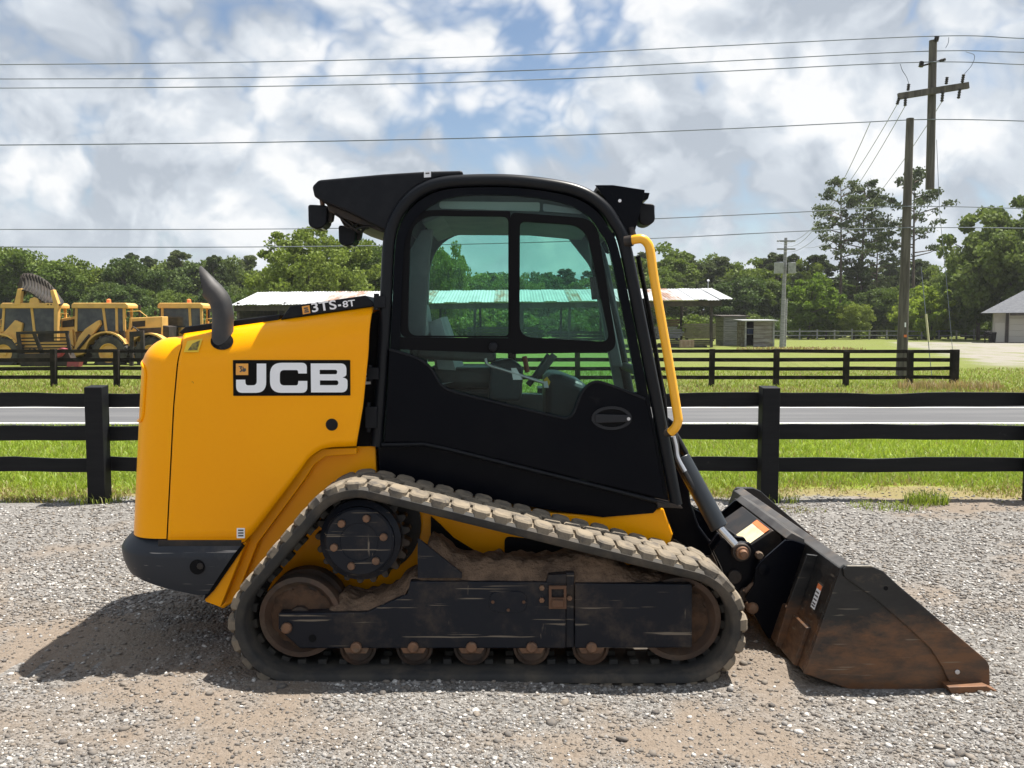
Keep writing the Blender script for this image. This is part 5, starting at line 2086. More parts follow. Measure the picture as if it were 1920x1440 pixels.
for z0, z1 in ((0.858, 0.985), (0.552, 0.690), (0.255, 0.386)):
    for i in range(len(pxs) - 1):
        a, b = pxs[i] - 0.02, pxs[i + 1] + 0.02
        yy = FN + 0.077 + (0.0015 if i % 2 else 0.0)
        w = [rnd.uniform(-0.006, 0.006) for _ in range(6)]
        rows = []
        nn = 10
        wob = lambda t: 0.0035 * math.sin(t * 6 + w[4] * 900) + 0.003 * math.sin(t * 17 + w[5] * 900)
        for k in range(nn + 1):
            t = k / nn
            X = lerp(a + 0.022, b - 0.022, t)
            dz = lerp(w[0], w[1], t) + wob(t)
            e1 = 0.004 * math.sin(t * 11 + i) + wob(t * 1.3 + 1) * .5
            rows.append([(X, yy, z0 + dz), (X, yy, z1 + dz + e1), (X, yy + 0.032, z1 + dz + e1), (X, yy + 0.032, z0 + dz)])
        mb = MB()
        mb.grid(rows, closed=True)
        mb.add(rows[0], [(0, 1, 2, 3)])
        mb.add(rows[-1], [(3, 2, 1, 0)])
        mb.build('rail', M['fence'], fence, smooth=0, bevel=0.003)

# ------------------------------------------------------------------ far fence
FF = 25.0
far_f = thing('board_fence', (0, FF, 0), 'weathered four-board fence across the road with a thick end post', 'fence')
fx = lambda p: (p - CXP) / FPX * FF
pp_ = [fx(1795) - 1.80 * k for k in range(1, 19)]
pp_ = [fx(v) for v in (-140, -20, 100, 218, 336, 454, 572, 692, 812, 932, 1052, 1172, 1214 + 0, 1335, 1456, 1587, 1707)]
pp_ = [fx(v) for v in (-140, -20, 100, 218, 338, 460, 584, 708, 832, 957, 1083, 1209, 1335, 1456, 1587, 1707, 1790)]
for i, X in enumerate(pp_):
    end = i == len(pp_) - 1
    mb = MB()
    h = 0.99 + rnd.uniform(-0.03, 0.03)
    w = 0.10 if end else 0.068
    mb.obox((X, FF, h / 2 - 0.1), (w, 0, 0), (0, 0.075, 0), (rnd.uniform(-.01, .01), 0, h / 2 + 0.1))
    mb.build('post', M['fence_far'], far_f, smooth=0, bevel=0.008)
mb = MB()
mb.obox((pp_[-1] + 0.16, FF + 0.25, 0.42), (0.07, 0, 0), (0, 0.07, 0), (0, 0, 0.57))
mb.build('post', M['fence_far'], far_f, smooth=0, bevel=0.008)
for z0, z1 in ((0.905, 1.0), (0.66, 0.765), (0.42, 0.52), (0.175, 0.275)):
    for i in range(len(pp_) - 1):
        mb = MB()
        a, b = pp_[i], pp_[i + 1]
        s1, s2 = rnd.uniform(-.012, .012), rnd.uniform(-.012, .012)
        yy = FF + 0.078 + (0.002 if i % 2 else 0)
        mb.plate([(a - .02, z0 + s1), (b + .02, z0 + s2), (b + .02, z1 + s2), (a - .02, z1 + s1)], yy, yy + 0.03)
        mb.build('rail', M['fence_far'], far_f, smooth=0)


# =================================================================== POLES AND WIRES
M['pole'] = surf('weathered_pole', (0.075, 0.067, 0.058), (0.135, 0.122, 0.105), rough=0.92, scale=3, stretch=(3, 3, 0.25), bump=0.6, bscale=9, bdist=0.02)
M['wood_grey'] = surf('grey_timber', (0.22, 0.22, 0.23), (0.33, 0.33, 0.34), rough=0.9, scale=2.5, stretch=(0.5, 1, 4), bump=0.4, bscale=8, bdist=0.02)
M['wood_brown'] = surf('brown_timber', (0.12, 0.078, 0.055), (0.19, 0.13, 0.095), rough=0.9, scale=2.5, stretch=(0.5, 1, 4))
M['porcelain'] = surf('insulator', (0.035, 0.03, 0.03), rough=0.3)
M['wire'] = surf('wire', (0.19, 0.21, 0.24), rough=1.0, spec=0.0)
M['wire_far'] = surf('old_wire', (0.36, 0.38, 0.40), rough=1.0, spec=0.0)
M['galv'] = surf('galvanised', (0.42, 0.43, 0.44), rough=0.5, metal=0.4)


def spath(pts, Y, n=8):
    return [at(a, b, Y if not isinstance(Y, (list, tuple)) else 0) for a, b in pts]


pl = thing('utility_pole', at(1690, 705, 30.0), 'thick weathered wooden utility pole standing behind the far fence', 'utility pole')
mb = MB()
b0, b1 = at(1690, 702, 30.0), at(1706.5, 222, 30.0)
b0.z = -0.3
mb.tube([lerp(b0, b1, k / 8) for k in range(9)], [lerp(0.178, 0.118, k / 8) for k in range(9)], 16)
mb.build('shaft', M['pole'], pl, smooth=40)
mb = MB()
mb.obox(at(1697.5, 609, 29.8), (0.022, 0, 0), (0, 0.004, 0), (0, 0, 0.075))
mb.build('pole_tag', M['decal_white'], pl, smooth=0)
mb = MB()
mb.obox(at(1697.5, 630, 29.8), (0.045, 0, 0), (0, 0.004, 0), (0, 0, 0.04))
mb.build('pole_tag', M['decal_orange'], pl, smooth=0)

hp_ = thing('hanging_pole_top', at(1743, 355, 31.0), 'cut-off pole top with crossarm hanging from the power lines', 'utility pole')
mb = MB()
b0, b1 = at(1743.5, 355, 31.0), at(1749.5, 76, 31.0)
mb.tube([lerp(b0, b1, k / 6) for k in range(7)], [lerp(0.142, 0.125, k / 6) for k in range(7)], 16)
mb.build('shaft', M['pole'], hp_, smooth=40)
mb = MB()
c0, c1 = at(1684, 181, 30.78), at(1816, 160, 30.78)
dv = (c1 - c0) / 2
mb.obox((c0 + c1) / 2, dv, (0, 0.06, 0), Vector((-dv.z, 0, dv.x)).normalized() * 0.105)
arm = mb.build('crossarm', M['pole'], hp_, smooth=0, bevel=0.01)


def insulator(px, py, px2, py2, Y, parent, r=0.055):
    m = MB()
    a, b = at(px, py, Y), at(px2, py2, Y)
    pts, rs = [], []
    for k in range(13):
        pts.append(lerp(a, b, k / 12))
        rs.append(r * (1.0 if k % 3 else 0.62) * (0.8 if k in (0, 12) else 1))
    m.tube(pts, rs, 10)
    m.build('insulator', M['porcelain'], parent, smooth=30)


for q in ((1686, 183, 1682, 196), (1704, 157, 1702.5, 170), (1698, 182, 1697, 199), (1776, 144, 1774, 158), (1768, 172, 1766, 191), (1807, 139, 1804, 155), (1800, 166, 1797, 185)):
    insulator(*q, 30.7, arm)
insulator(1755, 78, 1757, 68, 30.85, hp_, 0.08)
insulator(1726, 126, 1729, 115, 30.85, hp_, 0.08)
insulator(1762, 114, 1773, 111, 30.85, hp_, 0.05)
mb = MB()
mb.tube([at(1727, 124, 30.85), at(1748, 118, 30.95), at(1772, 111, 30.85)], 0.03, 8)
mb.build('bracket', M['dark_steel'], hp_, smooth=30)


def wire(pts, Y, name, label, r, mat, group):
    Ys = Y if isinstance(Y, list) else [Y] * len(pts)
    P = [tuple(at(a, b, q)) for (a, b), q in zip(pts, Ys)]
    # carry the line on beyond the frame
    p0, p1 = np.array(P[0]), np.array(P[1])
    pn, pm = np.array(P[-1]), np.array(P[-2])
    P = [tuple(p0 + np.array((-26.0, 0, 1.6))), tuple(p0 + np.array((-12.0, 0, 0.4)))] + P + [tuple(pn + np.array((14.0, 0, -0.9))), tuple(pn + np.array((30.0, 0, -1.2)))]
    m = MB()
    m.tube(smooth_path(P, 8), r, 6)
    o = m.build(name, mat, smooth=60)
    return tag(o, label, 'wire', group)


G = 'power lines above the road'
wire([(-300, 122), (0, 121), (480, 116), (960, 104), (1350, 86), (1757, 67.5), (1920, 72), (2200, 84)], 30.85, 'power_line', 'topmost power line crossing the whole sky', 0.0165, M['wire'], G)
wire([(-300, 147), (0, 148), (480, 145), (960, 133), (1350, 115), (1735, 96), (1920, 98), (2200, 106)], 31.2, 'power_line', 'second power line from the top of the sky', 0.0165, M['wire'], G)
wire([(-300, 164), (0, 165), (480, 162), (960, 151), (1350, 134), (1728, 116.5), (1920, 121), (2200, 132)], 30.85, 'power_line', 'third power line from the top of the sky', 0.0165, M['wire'], G)
wire([(-300, 272), (0, 272), (480, 267), (960, 257), (1350, 242), (1600, 230), (1743, 224), (1920, 227), (2200, 238)], 30.83, 'power_line', 'single power line in the middle of the sky', 0.0165, M['wire'], G)
wire([(-300, 429), (0, 430), (550, 429), (960, 421), (1230, 410), (1510, 397), (1697, 387), (1920, 391), (2200, 402)], 29.84, 'power_line', 'fifth power line just above the loader roof lamps', 0.016, M['wire'], G)
wire([(-300, 461), (50, 463), (470, 463), (860, 458), (1220, 447), (1510, 433), (1697, 427), (1920, 428), (2200, 436)], 29.83, 'power_line', 'lowest power line just above the treetops', 0.016, M['wire'], G)
GS = 'service wires slanting down to the far pole'
fpY = 73.0
for i, (a, mid, b, lb) in enumerate((((1682, 196), (1597, 350), (1456, 455), 'slack service wire from the end insulator of the crossarm'),
                                     ((1697, 199), (1622, 318), (1460, 468), 'slack service wire from the inner crossarm insulator'),
                                     ((1766, 191), (1660, 318), (1488, 455), 'slack service wire running behind the thick pole'),
                                     ((1632, 229), (1572, 336), (1452, 440), 'service wire tapped from the middle power line'))):
    P0, P2 = at(*a, 30.8), at(*b, fpY)
    m = MB()
    m.tube([lerp(P0, P2, k / 24) - Vector((0, 0, 4 * (1.5 + 0.25 * i) * (k / 24) * (1 - k / 24))) for k in range(25)], 0.012, 5)
    tag(m.build('service_wire', M['wire_far'], smooth=60), lb, 'wire', GS)
for pts, lb in (([(1688, 120), (1692, 132), (1700, 145), (1704, 157)], 'thin jumper wire left of the hanging pole top'),
                ([(1779, 70), (1778, 80), (1773, 90)], 'short jumper wire beside the tip of the hanging pole'),
                ([(1811, 97), (1827, 104), (1822, 122), (1808, 139)], 'looped jumper wire above the crossarm end')):
    m = MB()
    m.tube(smooth_path([tuple(at(a, b, 30.8)) for a, b in pts], 6), 0.010, 5)
    tag(m.build('jumper_wire', M['wire'], smooth=60), lb, 'wire')
gw = thing('guy_wire', at(1747, 708, 29.5), 'thin guy wire with pale sleeve anchored behind the far fence', 'guy wire')
mb = MB()
mb.tube([at(1755, 290, 30.9), at(1727, 500, 30.2), at(1747, 706, 29.5)][1:], 0.012, 6)
mb.build('cable', M['wire'], gw, smooth=0)
mb = MB()
mb.tube([at(1736.2, 589, 29.85), at(1741.2, 640, 29.7)], 0.035, 10)
mb.build('guard_sleeve', surf('pale_sleeve', (0.55, 0.52, 0.30), rough=0.6), gw, smooth=40)
mb = MB()
mb.tube([tuple(at(1756, 262, 30.95)), tuple(at(1762, 400, 30.6)), tuple(at(1774, 520, 30.2)), tuple(at(1790, 703, 29.8))], 0.009, 5)
tag(mb.build('ground_wire', M['wire'], smooth=0), 'faint wire dropping from the hanging pole top to the ground', 'wire')

# far pole with transformer boxes
fp = thing('utility_pole', at(1466, 652, fpY), 'distant wooden utility pole carrying two small crossarms and a pale box', 'utility pole')
b0, b1 = at(1465.5, 652, fpY), at(1473.5, 446, fpY)
b0.z = -0.3
mb = MB()
mb.tube([lerp(b0, b1, k / 5) for k in range(6)], [lerp(0.20, 0.12, k / 5) for k in range(6)], 12)
mb.build('shaft', M['wood_grey'], fp, smooth=40)
b0, b1 = at(1471, 650, fpY + 1.0), at(1474, 560, fpY + 1.0)
mb = MB()
mb.tube([b0, b1], 0.12, 10)
mb.build('stub', M['wood_grey'], fp, smooth=40)
for py in (452, 467):
    mb = MB()
    a, b = at(1457, py, fpY - 0.25), at(1491, py, fpY - 0.25)
    mb.obox((a + b) / 2, (b - a) / 2, (0, 0.06, 0), (0, 0, 0.06))
    mb.build('crossarm', M['wood_grey'], fp, smooth=0)
for a, b in ((1452, 1468), (1478, 1491)):
    mb = MB()
    p, q = at(a, 492, fpY - 0.3), at(b, 513, fpY - 0.3)
    mb.box(p.x, q.x, fpY - 0.5, fpY - 0.2, q.z, p.z)
    mb.build('transformer_box', surf('pale_box', (0.30, 0.31, 0.30), (0.22, 0.23, 0.22), rough=0.7, scale=5) if a == 1452 else bpy.data.materials['pale_box'], fp, smooth=0, bevel=0.03)

# =================================================================== OPEN SHED WITH TIN ROOF
M['tin'] = surf('tin_roof', (0.52, 0.53, 0.55), (0.42, 0.43, 0.45), rough=0.45, metal=0.15, scale=1.2, stretch=(0.5, 0.2, 0.2), bump=0.2, bscale=4, bdist=0.02)
M['tin_rust'] = surf('rusty_tin_roof', (0.36, 0.35, 0.34), (0.26, 0.15, 0.10), rough=0.6, metal=0.3, scale=1.0, lo=0.42, hi=0.6, stretch=(1.5, 0.4, 0.4))
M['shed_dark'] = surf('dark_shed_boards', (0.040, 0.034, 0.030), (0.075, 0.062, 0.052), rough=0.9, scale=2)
SY0, SY1 = 75.0, 83.0
shed = thing('open_shed', (-2.5, SY0, 0), 'long open pole shed under a pale tin roof with rusty sheets', 'shed')
eL, eR = at(434, 572, SY0), at(1373, 562, SY0)
rL, rR = at(500, 548, SY1), at(1341, 541, SY1)
X0, X1 = eL.x, eR.x
ze0, ze1 = eL.z, eR.z
zr0_, zr1_ = rL.z, rR.z
nsh = 40
rnd = random.Random(8)
for i in range(nsh):
    a, b = i / nsh, (i + 1) / nsh
    e = 0.02
    lift = 0.03 * (i % 2)
    pts = []
    xa, xb = lerp(X0, X1, a) - e, lerp(X0, X1, b) + e
    sag = rnd.uniform(-.03, .03)
    m = MB()
    rows = []
    nr = 8
    for k in range(nr + 1):
        t = k / nr
        x = lerp(xa, xb, t)
        cz = 0.022 * math.cos(t * math.pi * 8)
        za, zb = lerp(ze0, ze1, lerp(a, b, t)), lerp(zr0_, zr1_, lerp(a, b, t))
        rows.append([(x, SY0 - 0.1 + rnd.uniform(-.12, .03) * 0.3, za + lift + cz + sag), (x, SY1, zb + lift + cz)])
    m.grid(rows)
    rusty = i in (7, 8, 15, 21, 22, 27, 34, 35) or rnd.random() < 0.08
    m.build('roof_sheet', M['tin_rust'] if rusty else M['tin'], shed, smooth=0, solid=0.012)
mb = MB()
mb.add([(X0, SY1, zr0_ - 0.02), (X1, SY1, zr1_ - 0.02), (X1, SY1 + 8, ze1), (X0, SY1 + 8, ze0)], [(0, 1, 2, 3)])
mb.build('rear_roof', M['tin'], shed, smooth=0, solid=0.02)
mb = MB()
mb.plate([(X0 + .1, ze0 - 0.50), (X1 - .8, ze1 - 0.50), (X1 - .8, ze1 - 0.06), (X0 + .1, ze0 - 0.06)], SY0 + 0.3, SY0 + 0.4)
mb.build('eave_beam', M['shed_dark'], shed, smooth=0)
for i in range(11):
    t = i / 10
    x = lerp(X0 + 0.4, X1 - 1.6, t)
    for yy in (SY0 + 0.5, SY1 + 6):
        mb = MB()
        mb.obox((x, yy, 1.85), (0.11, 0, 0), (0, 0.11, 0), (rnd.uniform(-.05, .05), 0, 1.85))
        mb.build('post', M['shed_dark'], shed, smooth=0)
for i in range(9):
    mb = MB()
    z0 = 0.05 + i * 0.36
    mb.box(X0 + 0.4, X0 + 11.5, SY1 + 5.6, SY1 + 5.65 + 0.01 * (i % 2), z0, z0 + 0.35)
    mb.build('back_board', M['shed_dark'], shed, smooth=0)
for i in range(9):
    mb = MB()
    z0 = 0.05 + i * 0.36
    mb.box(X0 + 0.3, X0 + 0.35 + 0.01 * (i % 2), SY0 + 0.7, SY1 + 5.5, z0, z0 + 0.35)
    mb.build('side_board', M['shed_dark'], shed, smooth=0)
mb = MB()
mb.tube([at(1327.5, 545, 80), at(1328, 528, 80)], 0.03, 6)
mb.build('vent_pipe', M['galv'], shed, smooth=0)
mb = MB()
c = at(1328, 526, 80)
mb.lathez(c.x, c.y, [(0.02, c.z - 0.08), (0.11, c.z - 0.05), (0.11, c.z + 0.06), (0.02, c.z + 0.1)], 10)
mb.build('vent_cap', M['decal_white'], shed, smooth=30)

# lumber piles and blocks under the roof
rnd = random.Random(14)


def lumber(px0, px1, pytop, pybot, Y, label, mat, nlay=5, group='lumber piles under the shed roof'):
    a, b = at(px0, pybot, Y), at(px1, pytop, Y)
    t = thing('lumber_pile', ((a.x + b.x) / 2, Y, a.z), label, 'lumber', group)
    hz_ = (b.z - a.z) / nlay
    for i in range(nlay):
        mb_ = MB()
        o_ = rnd.uniform(-.25, .25)
        mb_.box(a.x + o_, b.x + o_ + rnd.uniform(-.3, .3), Y - 0.4 + rnd.uniform(-.1, .1), Y + 0.6, a.z + i * hz_, a.z + (i + 0.82) * hz_)
        mb_.build('plank', mat, t, smooth=0)
    for xx in (a.x + 0.3, b.x - 0.3):
        mb_ = MB()
        mb_.box(xx - .06, xx + .06, Y - 0.3, Y + 0.5, a.z - 0.12, a.z - 0.001)
        mb_.build('bearer', M['shed_dark'], t, smooth=0)
    return t


lumber(1226, 1276, 612, 634, 79.0, 'grey lumber pile beside the yellow grab rail under the shed', M['wood_grey'], 5)
lumber(1244, 1276, 598, 611.5, 79.3, 'short brown timber stack on top of the grey lumber pile', M['wood_brown'], 3)
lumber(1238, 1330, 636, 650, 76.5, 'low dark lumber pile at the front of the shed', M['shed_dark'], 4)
lumber(1282, 1345, 606, 634, 88.0, 'long pale boards piled behind the shed posts', surf('pale_boards', (0.26, 0.235, 0.195), (0.19, 0.17, 0.14), rough=0.9, scale=2), 7)
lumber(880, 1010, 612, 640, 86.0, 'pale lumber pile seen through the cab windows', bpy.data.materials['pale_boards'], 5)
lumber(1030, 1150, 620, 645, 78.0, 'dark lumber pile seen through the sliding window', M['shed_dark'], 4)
a, b = at(1275, 655, 73.5), at(1301, 638, 73.5)
bp = thing('block_pallet', ((a.x + b.x) / 2, 73.5, 0), 'small pallet of tan bricks in front of the dark lumber pile', 'bricks')
M['brick'] = surf('tan_brick', (0.27, 0.185, 0.135), (0.34, 0.26, 0.20), rough=0.9, scale=4)
nb, nl_ = 5, 4
for j in range(nl_):
    for i in range(nb):
        mb = MB()
        w = (b.x - a.x) / nb
        h = (b.z - 0.02) / nl_
        mb.box(a.x + i * w + .01, a.x + (i + 1) * w - .01, 73.3, 73.9, 0.02 + j * h, 0.02 + (j + 0.94) * h)
        mb.build('brick', M['brick'], bp, smooth=0)


# small plank sheds
def plank_shed(px0, px1, pyt, pyb, Y, depth, label, mat, nrow, open_left=0.0, roofmat=None, slope=0.15):
    a, b = at(px0, pyb, Y), at(px1, pyt, Y)
    t = thing('plank_shed', ((a.x + b.x) / 2, Y, 0), label, 'shed', 'small plank sheds beside the open shed')
    hz_ = b.z / nrow
    xo = lerp(a.x, b.x, open_left)
    for i in range(nrow):
        m = MB()
        m.box(xo, b.x, Y + 0.012 * (i % 2), Y + 0.05, i * hz_ + 0.005, (i + 1) * hz_ - 0.02)
        m.build('board', mat, t, smooth=0)
        m = MB()
        m.box(b.x - 0.05, b.x + 0.012 * (i % 2), Y + 0.06, Y + depth, i * hz_ + 0.005, (i + 1) * hz_ - 0.02)
        m.build('board', mat, t, smooth=0)
        m = MB()
        m.box(a.x - 0.012 * (i % 2), a.x + 0.05, Y + 0.06, Y + depth, i * hz_ + 0.005, (i + 1) * hz_ - 0.02)
        m.build('board', mat, t, smooth=0)
    m = MB()
    m.box(a.x, b.x, Y + depth, Y + depth + 0.05, 0, b.z)
    m.build('back_wall', M['shed_dark'], t, smooth=0)
    m = MB()
    rz = b.z + 0.03
    m.add([(a.x - .3, Y - .35, rz), (b.x + .25, Y - .35, rz), (b.x + .25, Y + depth + .3, rz + slope), (a.x - .3, Y + depth + .3, rz + slope)], [(0, 1, 2, 3)])
    m.build('roof', roofmat or M['shed_dark'], t, smooth=0, solid=0.08)
    for xx in (a.x + 0.06, b.x - 0.06):
        m = MB()
        m.box(xx - .07, xx + .07, Y - 0.09, Y - 0.01, 0, b.z)
        m.build('corner_post', M['wood_grey'], t, smooth=0)
    return t


plank_shed(1356, 1399, 594, 648, 82.0, 3.0, 'grey plank shed with dark flat roof', M['wood_grey'], 6)
M['wood_mix'] = surf('weathered_plank', (0.17, 0.145, 0.135), (0.27, 0.255, 0.255), rough=0.9, scale=1.6, stretch=(0.5, 1, 3))
ps = plank_shed(1396, 1452, 602, 650, 77.5, 2.6, 'brown grey plank shed open at one end, pale roof edge', M['wood_mix'], 6, 0.30, M['galv'], 0.10)
a, b = at(1400, 626, 78.5), at(1411, 615, 78.5)
cbx = thing('blue_cooler', ((a.x + b.x) / 2, 78.5, a.z), 'blue box on a shelf inside the open plank shed', 'box')
mb = MB()
mb.box(a.x, b.x, 78.3, 78.9, a.z, b.z - 0.08)
mb.build('body', surf('blue_plastic', (0.03, 0.05, 0.16), rough=0.5), cbx, smooth=0, bevel=0.03)
mb = MB()
mb.box(a.x - .03, b.x + .03, 78.27, 78.93, b.z - 0.075, b.z)
mb.build('lid', surf('grey_lid', (0.35, 0.37, 0.42), rough=0.5), cbx, smooth=0, bevel=0.02)
mb = MB()
mb.box(a.x - .2, b.x + .3, 78.2, 79.2, a.z - 0.07, a.z - 0.001)
o = mb.build('shelf', M['wood_grey'], ps, smooth=0)

# rail fence along the edge of the wood
rf = thing('rail_fence', (38, 125, 0), 'old grey rail fence at the foot of the woods', 'fence')
for i in range(16):
    x = 30 + i * 2.4
    mb = MB()
    mb.box(x - .08, x + .08, 124.9, 125.1, 0, 1.35 + rnd.uniform(-.1, .15))
    mb.build('post', M['wood_grey'], rf, smooth=0)
for z in (0.5, 1.1):
    for i in range(15):
        x = 30 + i * 2.4
        mb = MB()
        mb.plate([(x, z + rnd.uniform(-.06, .06)), (x + 2.4, z + rnd.uniform(-.06, .06)), (x + 2.4, z + 0.13), (x, z + 0.13)], 124.80, 124.89)
        mb.build('rail', M['wood_grey'], rf, smooth=0)

# garage on the far right
GYY = 100.0
gx0 = at(1862, 640, GYY).x
gar = thing('garage', (gx0, GYY, 0), 'beige garage with dark grey hip roof at the right edge', 'garage')
M['beige'] = surf('beige_siding', (0.40, 0.375, 0.335), (0.36, 0.335, 0.30), rough=0.8, scale=1)
M['garage_door'] = surf('garage_door', (0.46, 0.435, 0.39), rough=0.7)
M['roof_grey'] = surf('grey_shingles', (0.085, 0.092, 0.108), (0.12, 0.125, 0.14), rough=0.85, scale=3, bump=0.3, bscale=8, bdist=0.03)
gz = at(1862, 587, GYY).z
mb = MB()
mb.box(gx0, gx0 + 15, GYY, GYY + 9, 0, gz)
mb.build('wall', M['beige'], gar, smooth=0)
ex0, ex1, ey0, ey1 = gx0 - 1.3, gx0 + 16.3, GYY - 1.6, GYY + 10.4
rz_ = gz + 3.6
mb = MB()
mb.add([(ex0, ey0, gz), (ex1, ey0, gz), (ex1, ey1, gz), (ex0, ey1, gz), (ex0 + 6.0, GYY + 4.5, rz_), (ex1 - 6.0, GYY + 4.5, rz_)], [(0, 1, 5, 4), (1, 2, 5), (2, 3, 4, 5), (3, 0, 4), (3, 2, 1, 0)])
mb.build('roof', M['roof_grey'], gar, smooth=0)
mb = MB()
mb.box(gx0 + 1.5, ex1 - 0.5, ey0 + 0.02, ey0 + 0.06, gz - 0.30, gz - 0.02)
mb.build('fascia', M['shed_dark'], gar, smooth=0)
for i in range(4):
    mb = MB()
    mb.box(gx0 + 1.5, gx0 + 6.5, GYY - 0.06, GYY - 0.012, 0.02 + i * 0.66, 0.02 + i * 0.66 + 0.635)
    mb.build('door_panel', M['garage_door'], gar, smooth=0, bevel=0.02)
mb = MB()
mb.box(gx0 + 1.15, gx0 + 1.45, GYY - 0.10, GYY - 0.002, 0, gz)
mb.build('door_jamb', M['shed_dark'], gar, smooth=0)
mb = MB()
mb.box(gx0 + 0.15, gx0 + 1.1, GYY - 0.05, GYY - 0.012, 0.02, 2.15)
mb.build('side_door', M['garage_door'], gar, smooth=0, bevel=0.02)
gar.rotation_euler = (0, 0, R(-27))
# barbecue cart in front
gc = at(1852, 640, 97.0)
bq = thing('barbecue_cart', (gc.x, 97, 0), 'small black barbecue cart outside the garage', 'barbecue')
mb = MB()
mb.box(gc.x - .35, gc.x + .35, 96.8, 97.3, 0.75, 1.0)
mb.build('body', M['matte'], bq, smooth=0, bevel=0.05)
mb = MB()
mb.lathez(gc.x, 97.05, [(0.36, 1.0), (0.33, 1.15), (0.2, 1.27), (0.02, 1.3)], 14)
mb.build('lid', M['matte'], bq, smooth=60)
for xx in (-.3, .3):
    mb = MB()
    mb.box(gc.x + xx - .04, gc.x + xx + .04, 96.95, 97.1, 0, 0.75)
    mb.build('leg', M['matte'], bq, smooth=0)
mb = MB()
mb.box(gc.x - .95, gc.x - .36, 96.85, 97.25, 0.82, 0.88)
mb.build('side_shelf', M['matte'], bq, smooth=0)
bn_ = at(1860, 640, 98.3)
bi = thing('trash_bin', (bn_.x, 98.3, 0), 'black bin against the garage corner', 'bin')
mb = MB()
mb.lathez(bn_.x, 98.3, [(0.32, 0), (0.42, 1.05)], 14)
mb.build('body', M['matte'], bi, smooth=40)
mb = MB()
mb.lathez(bn_.x, 98.3, [(0.45, 1.055), (0.44, 1.12), (0.2, 1.18)], 14)
mb.build('lid', M['plastic'], bi, smooth=40)

# =================================================================== PARKED YELLOW LOADERS
M['ly'] = surf('faded_machine_yellow', (0.70, 0.415, 0.115), (0.58, 0.34, 0.10), rough=0.55, scale=1.6, dust=(0.42, 0.29, 0.15), dust_lo=0.52, dust_hi=0.8, dust_scale=1.2)
M['lglass'] = surf('dark_cab_glass', (0.020, 0.024, 0.026), (0.06, 0.065, 0.06), rough=0.12, spec=0.5, scale=1.6)
M['tyre'] = surf('tyre_rubber', (0.040, 0.039, 0.038), (0.085, 0.078, 0.068), rough=0.9, scale=3)
M['ldark'] = surf('loader_dark_steel', (0.016, 0.014, 0.013), (0.045, 0.032, 0.025), rough=0.8, scale=2)
M['lred'] = surf('faded_red', (0.30, 0.035, 0.055), (0.22, 0.05, 0.06), rough=0.6, scale=2)
LY = 40.0


def wheel(parent, px, py, rpx, Y, w=0.6):
    c = at(px, py, Y)
    r = rpx * Y / FPX
    m = MB()
    m.lathe(c.x, c.z, [(r * .52, Y + .03), (r * .60, Y), (r * .88, Y + .02), (r * .96, Y + .10), (r * .96, Y + w - .10), (r * .88, Y + w), (r * .5, Y + w)], 36, cap=False)
    t_ = m.build('wheel', M['tyre'], parent, smooth=35)
    m = MB()
    for k in range(18):
        a = 2 * math.pi * k / 18
        for sgn, yo in ((1, 0.04), (-1, w * .5)):
            aa = a + (0.17 if sgn < 0 else 0)
            ca, sa = math.cos(aa), math.sin(aa)
            m.obox((c.x + ca * r * .97, Y + yo + w * .22, c.z + sa * r * .97), (ca * r * .05, 0, sa * r * .05), (-sa * r * .05 * sgn, w * .22, ca * r * .05 * sgn), (-sa * r * .055, 0, ca * r * .055))
    tag(m.build('tread', M['tyre'], t_, smooth=0), kind='stuff')
    m = MB()
    m.lathe(c.x, c.z, [(r * .10, Y + .02), (r * .16, Y + .03), (r * .20, Y + .09), (r * .44, Y + .10), (r * .50, Y + .01), (r * .535, Y + .005), (r * .535, Y + .3)], 32)
    m.build('rim', M['ly'], t_, smooth=35)
    return t_


def part(parent, name, pts, Y, y0, y1, mat, bevel=0.03):
    m = MB()
    m.plate(xzs(pts, Y), y0, y1)
    return m.build(name, mat, parent, smooth=0, bevel=bevel)


def cab(parent, x0, x1, yt, yb, Y, depth, posts, roofx):
    """square loader cab: posts, dark panes, roof with beacon"""
    for a, b in posts:
        for yy in (Y, Y + depth - 0.08):
            part(parent, 'cab_post', [(a - 2.4, yt), (a + 2.4, yt), (b + 2.4, yb), (b - 2.4, yb)], Y, yy, yy + 0.08, M['ly'], 0.01)
    for (a, b), (c, d) in zip(posts[:-1], posts[1:]):
        part(parent, 'cab_window', [(a + 2, yt + 1), (c - 2, yt + 1), (d - 2, yb - 1), (b + 2, yb - 1)], Y, Y + 0.03, Y + 0.05, M['lglass'], 0)
    part(parent, 'cab_back', [(posts[0][0], yt), (posts[-1][0], yt), (posts[-1][1], yb), (posts[0][1], yb)], Y + depth, Y + depth - 0.30, Y + depth - 0.25, M['lglass'], 0)
    rf_ = part(parent, 'cab_roof', [(roofx[0], yt + 1), (roofx[0], yt - 6), (roofx[0] + 4, yt - 9), (roofx[1] - 5, yt - 9), (roofx[1], yt - 5), (roofx[1], yt + 1)], Y, Y - 0.12, Y + depth + 0.12, M['ly'], 0.03)
    m = MB()
    c = at((roofx[0] + roofx[1]) / 2 + 15, yt - 9, Y + 0.4)
    m.lathez(c.x, c.y, [(0.10, c.z - 0.02), (0.09, c.z + 0.14), (0.03, c.z + 0.18)], 12)
    m.build('beacon', M['decal_orange'], rf_, smooth=40)


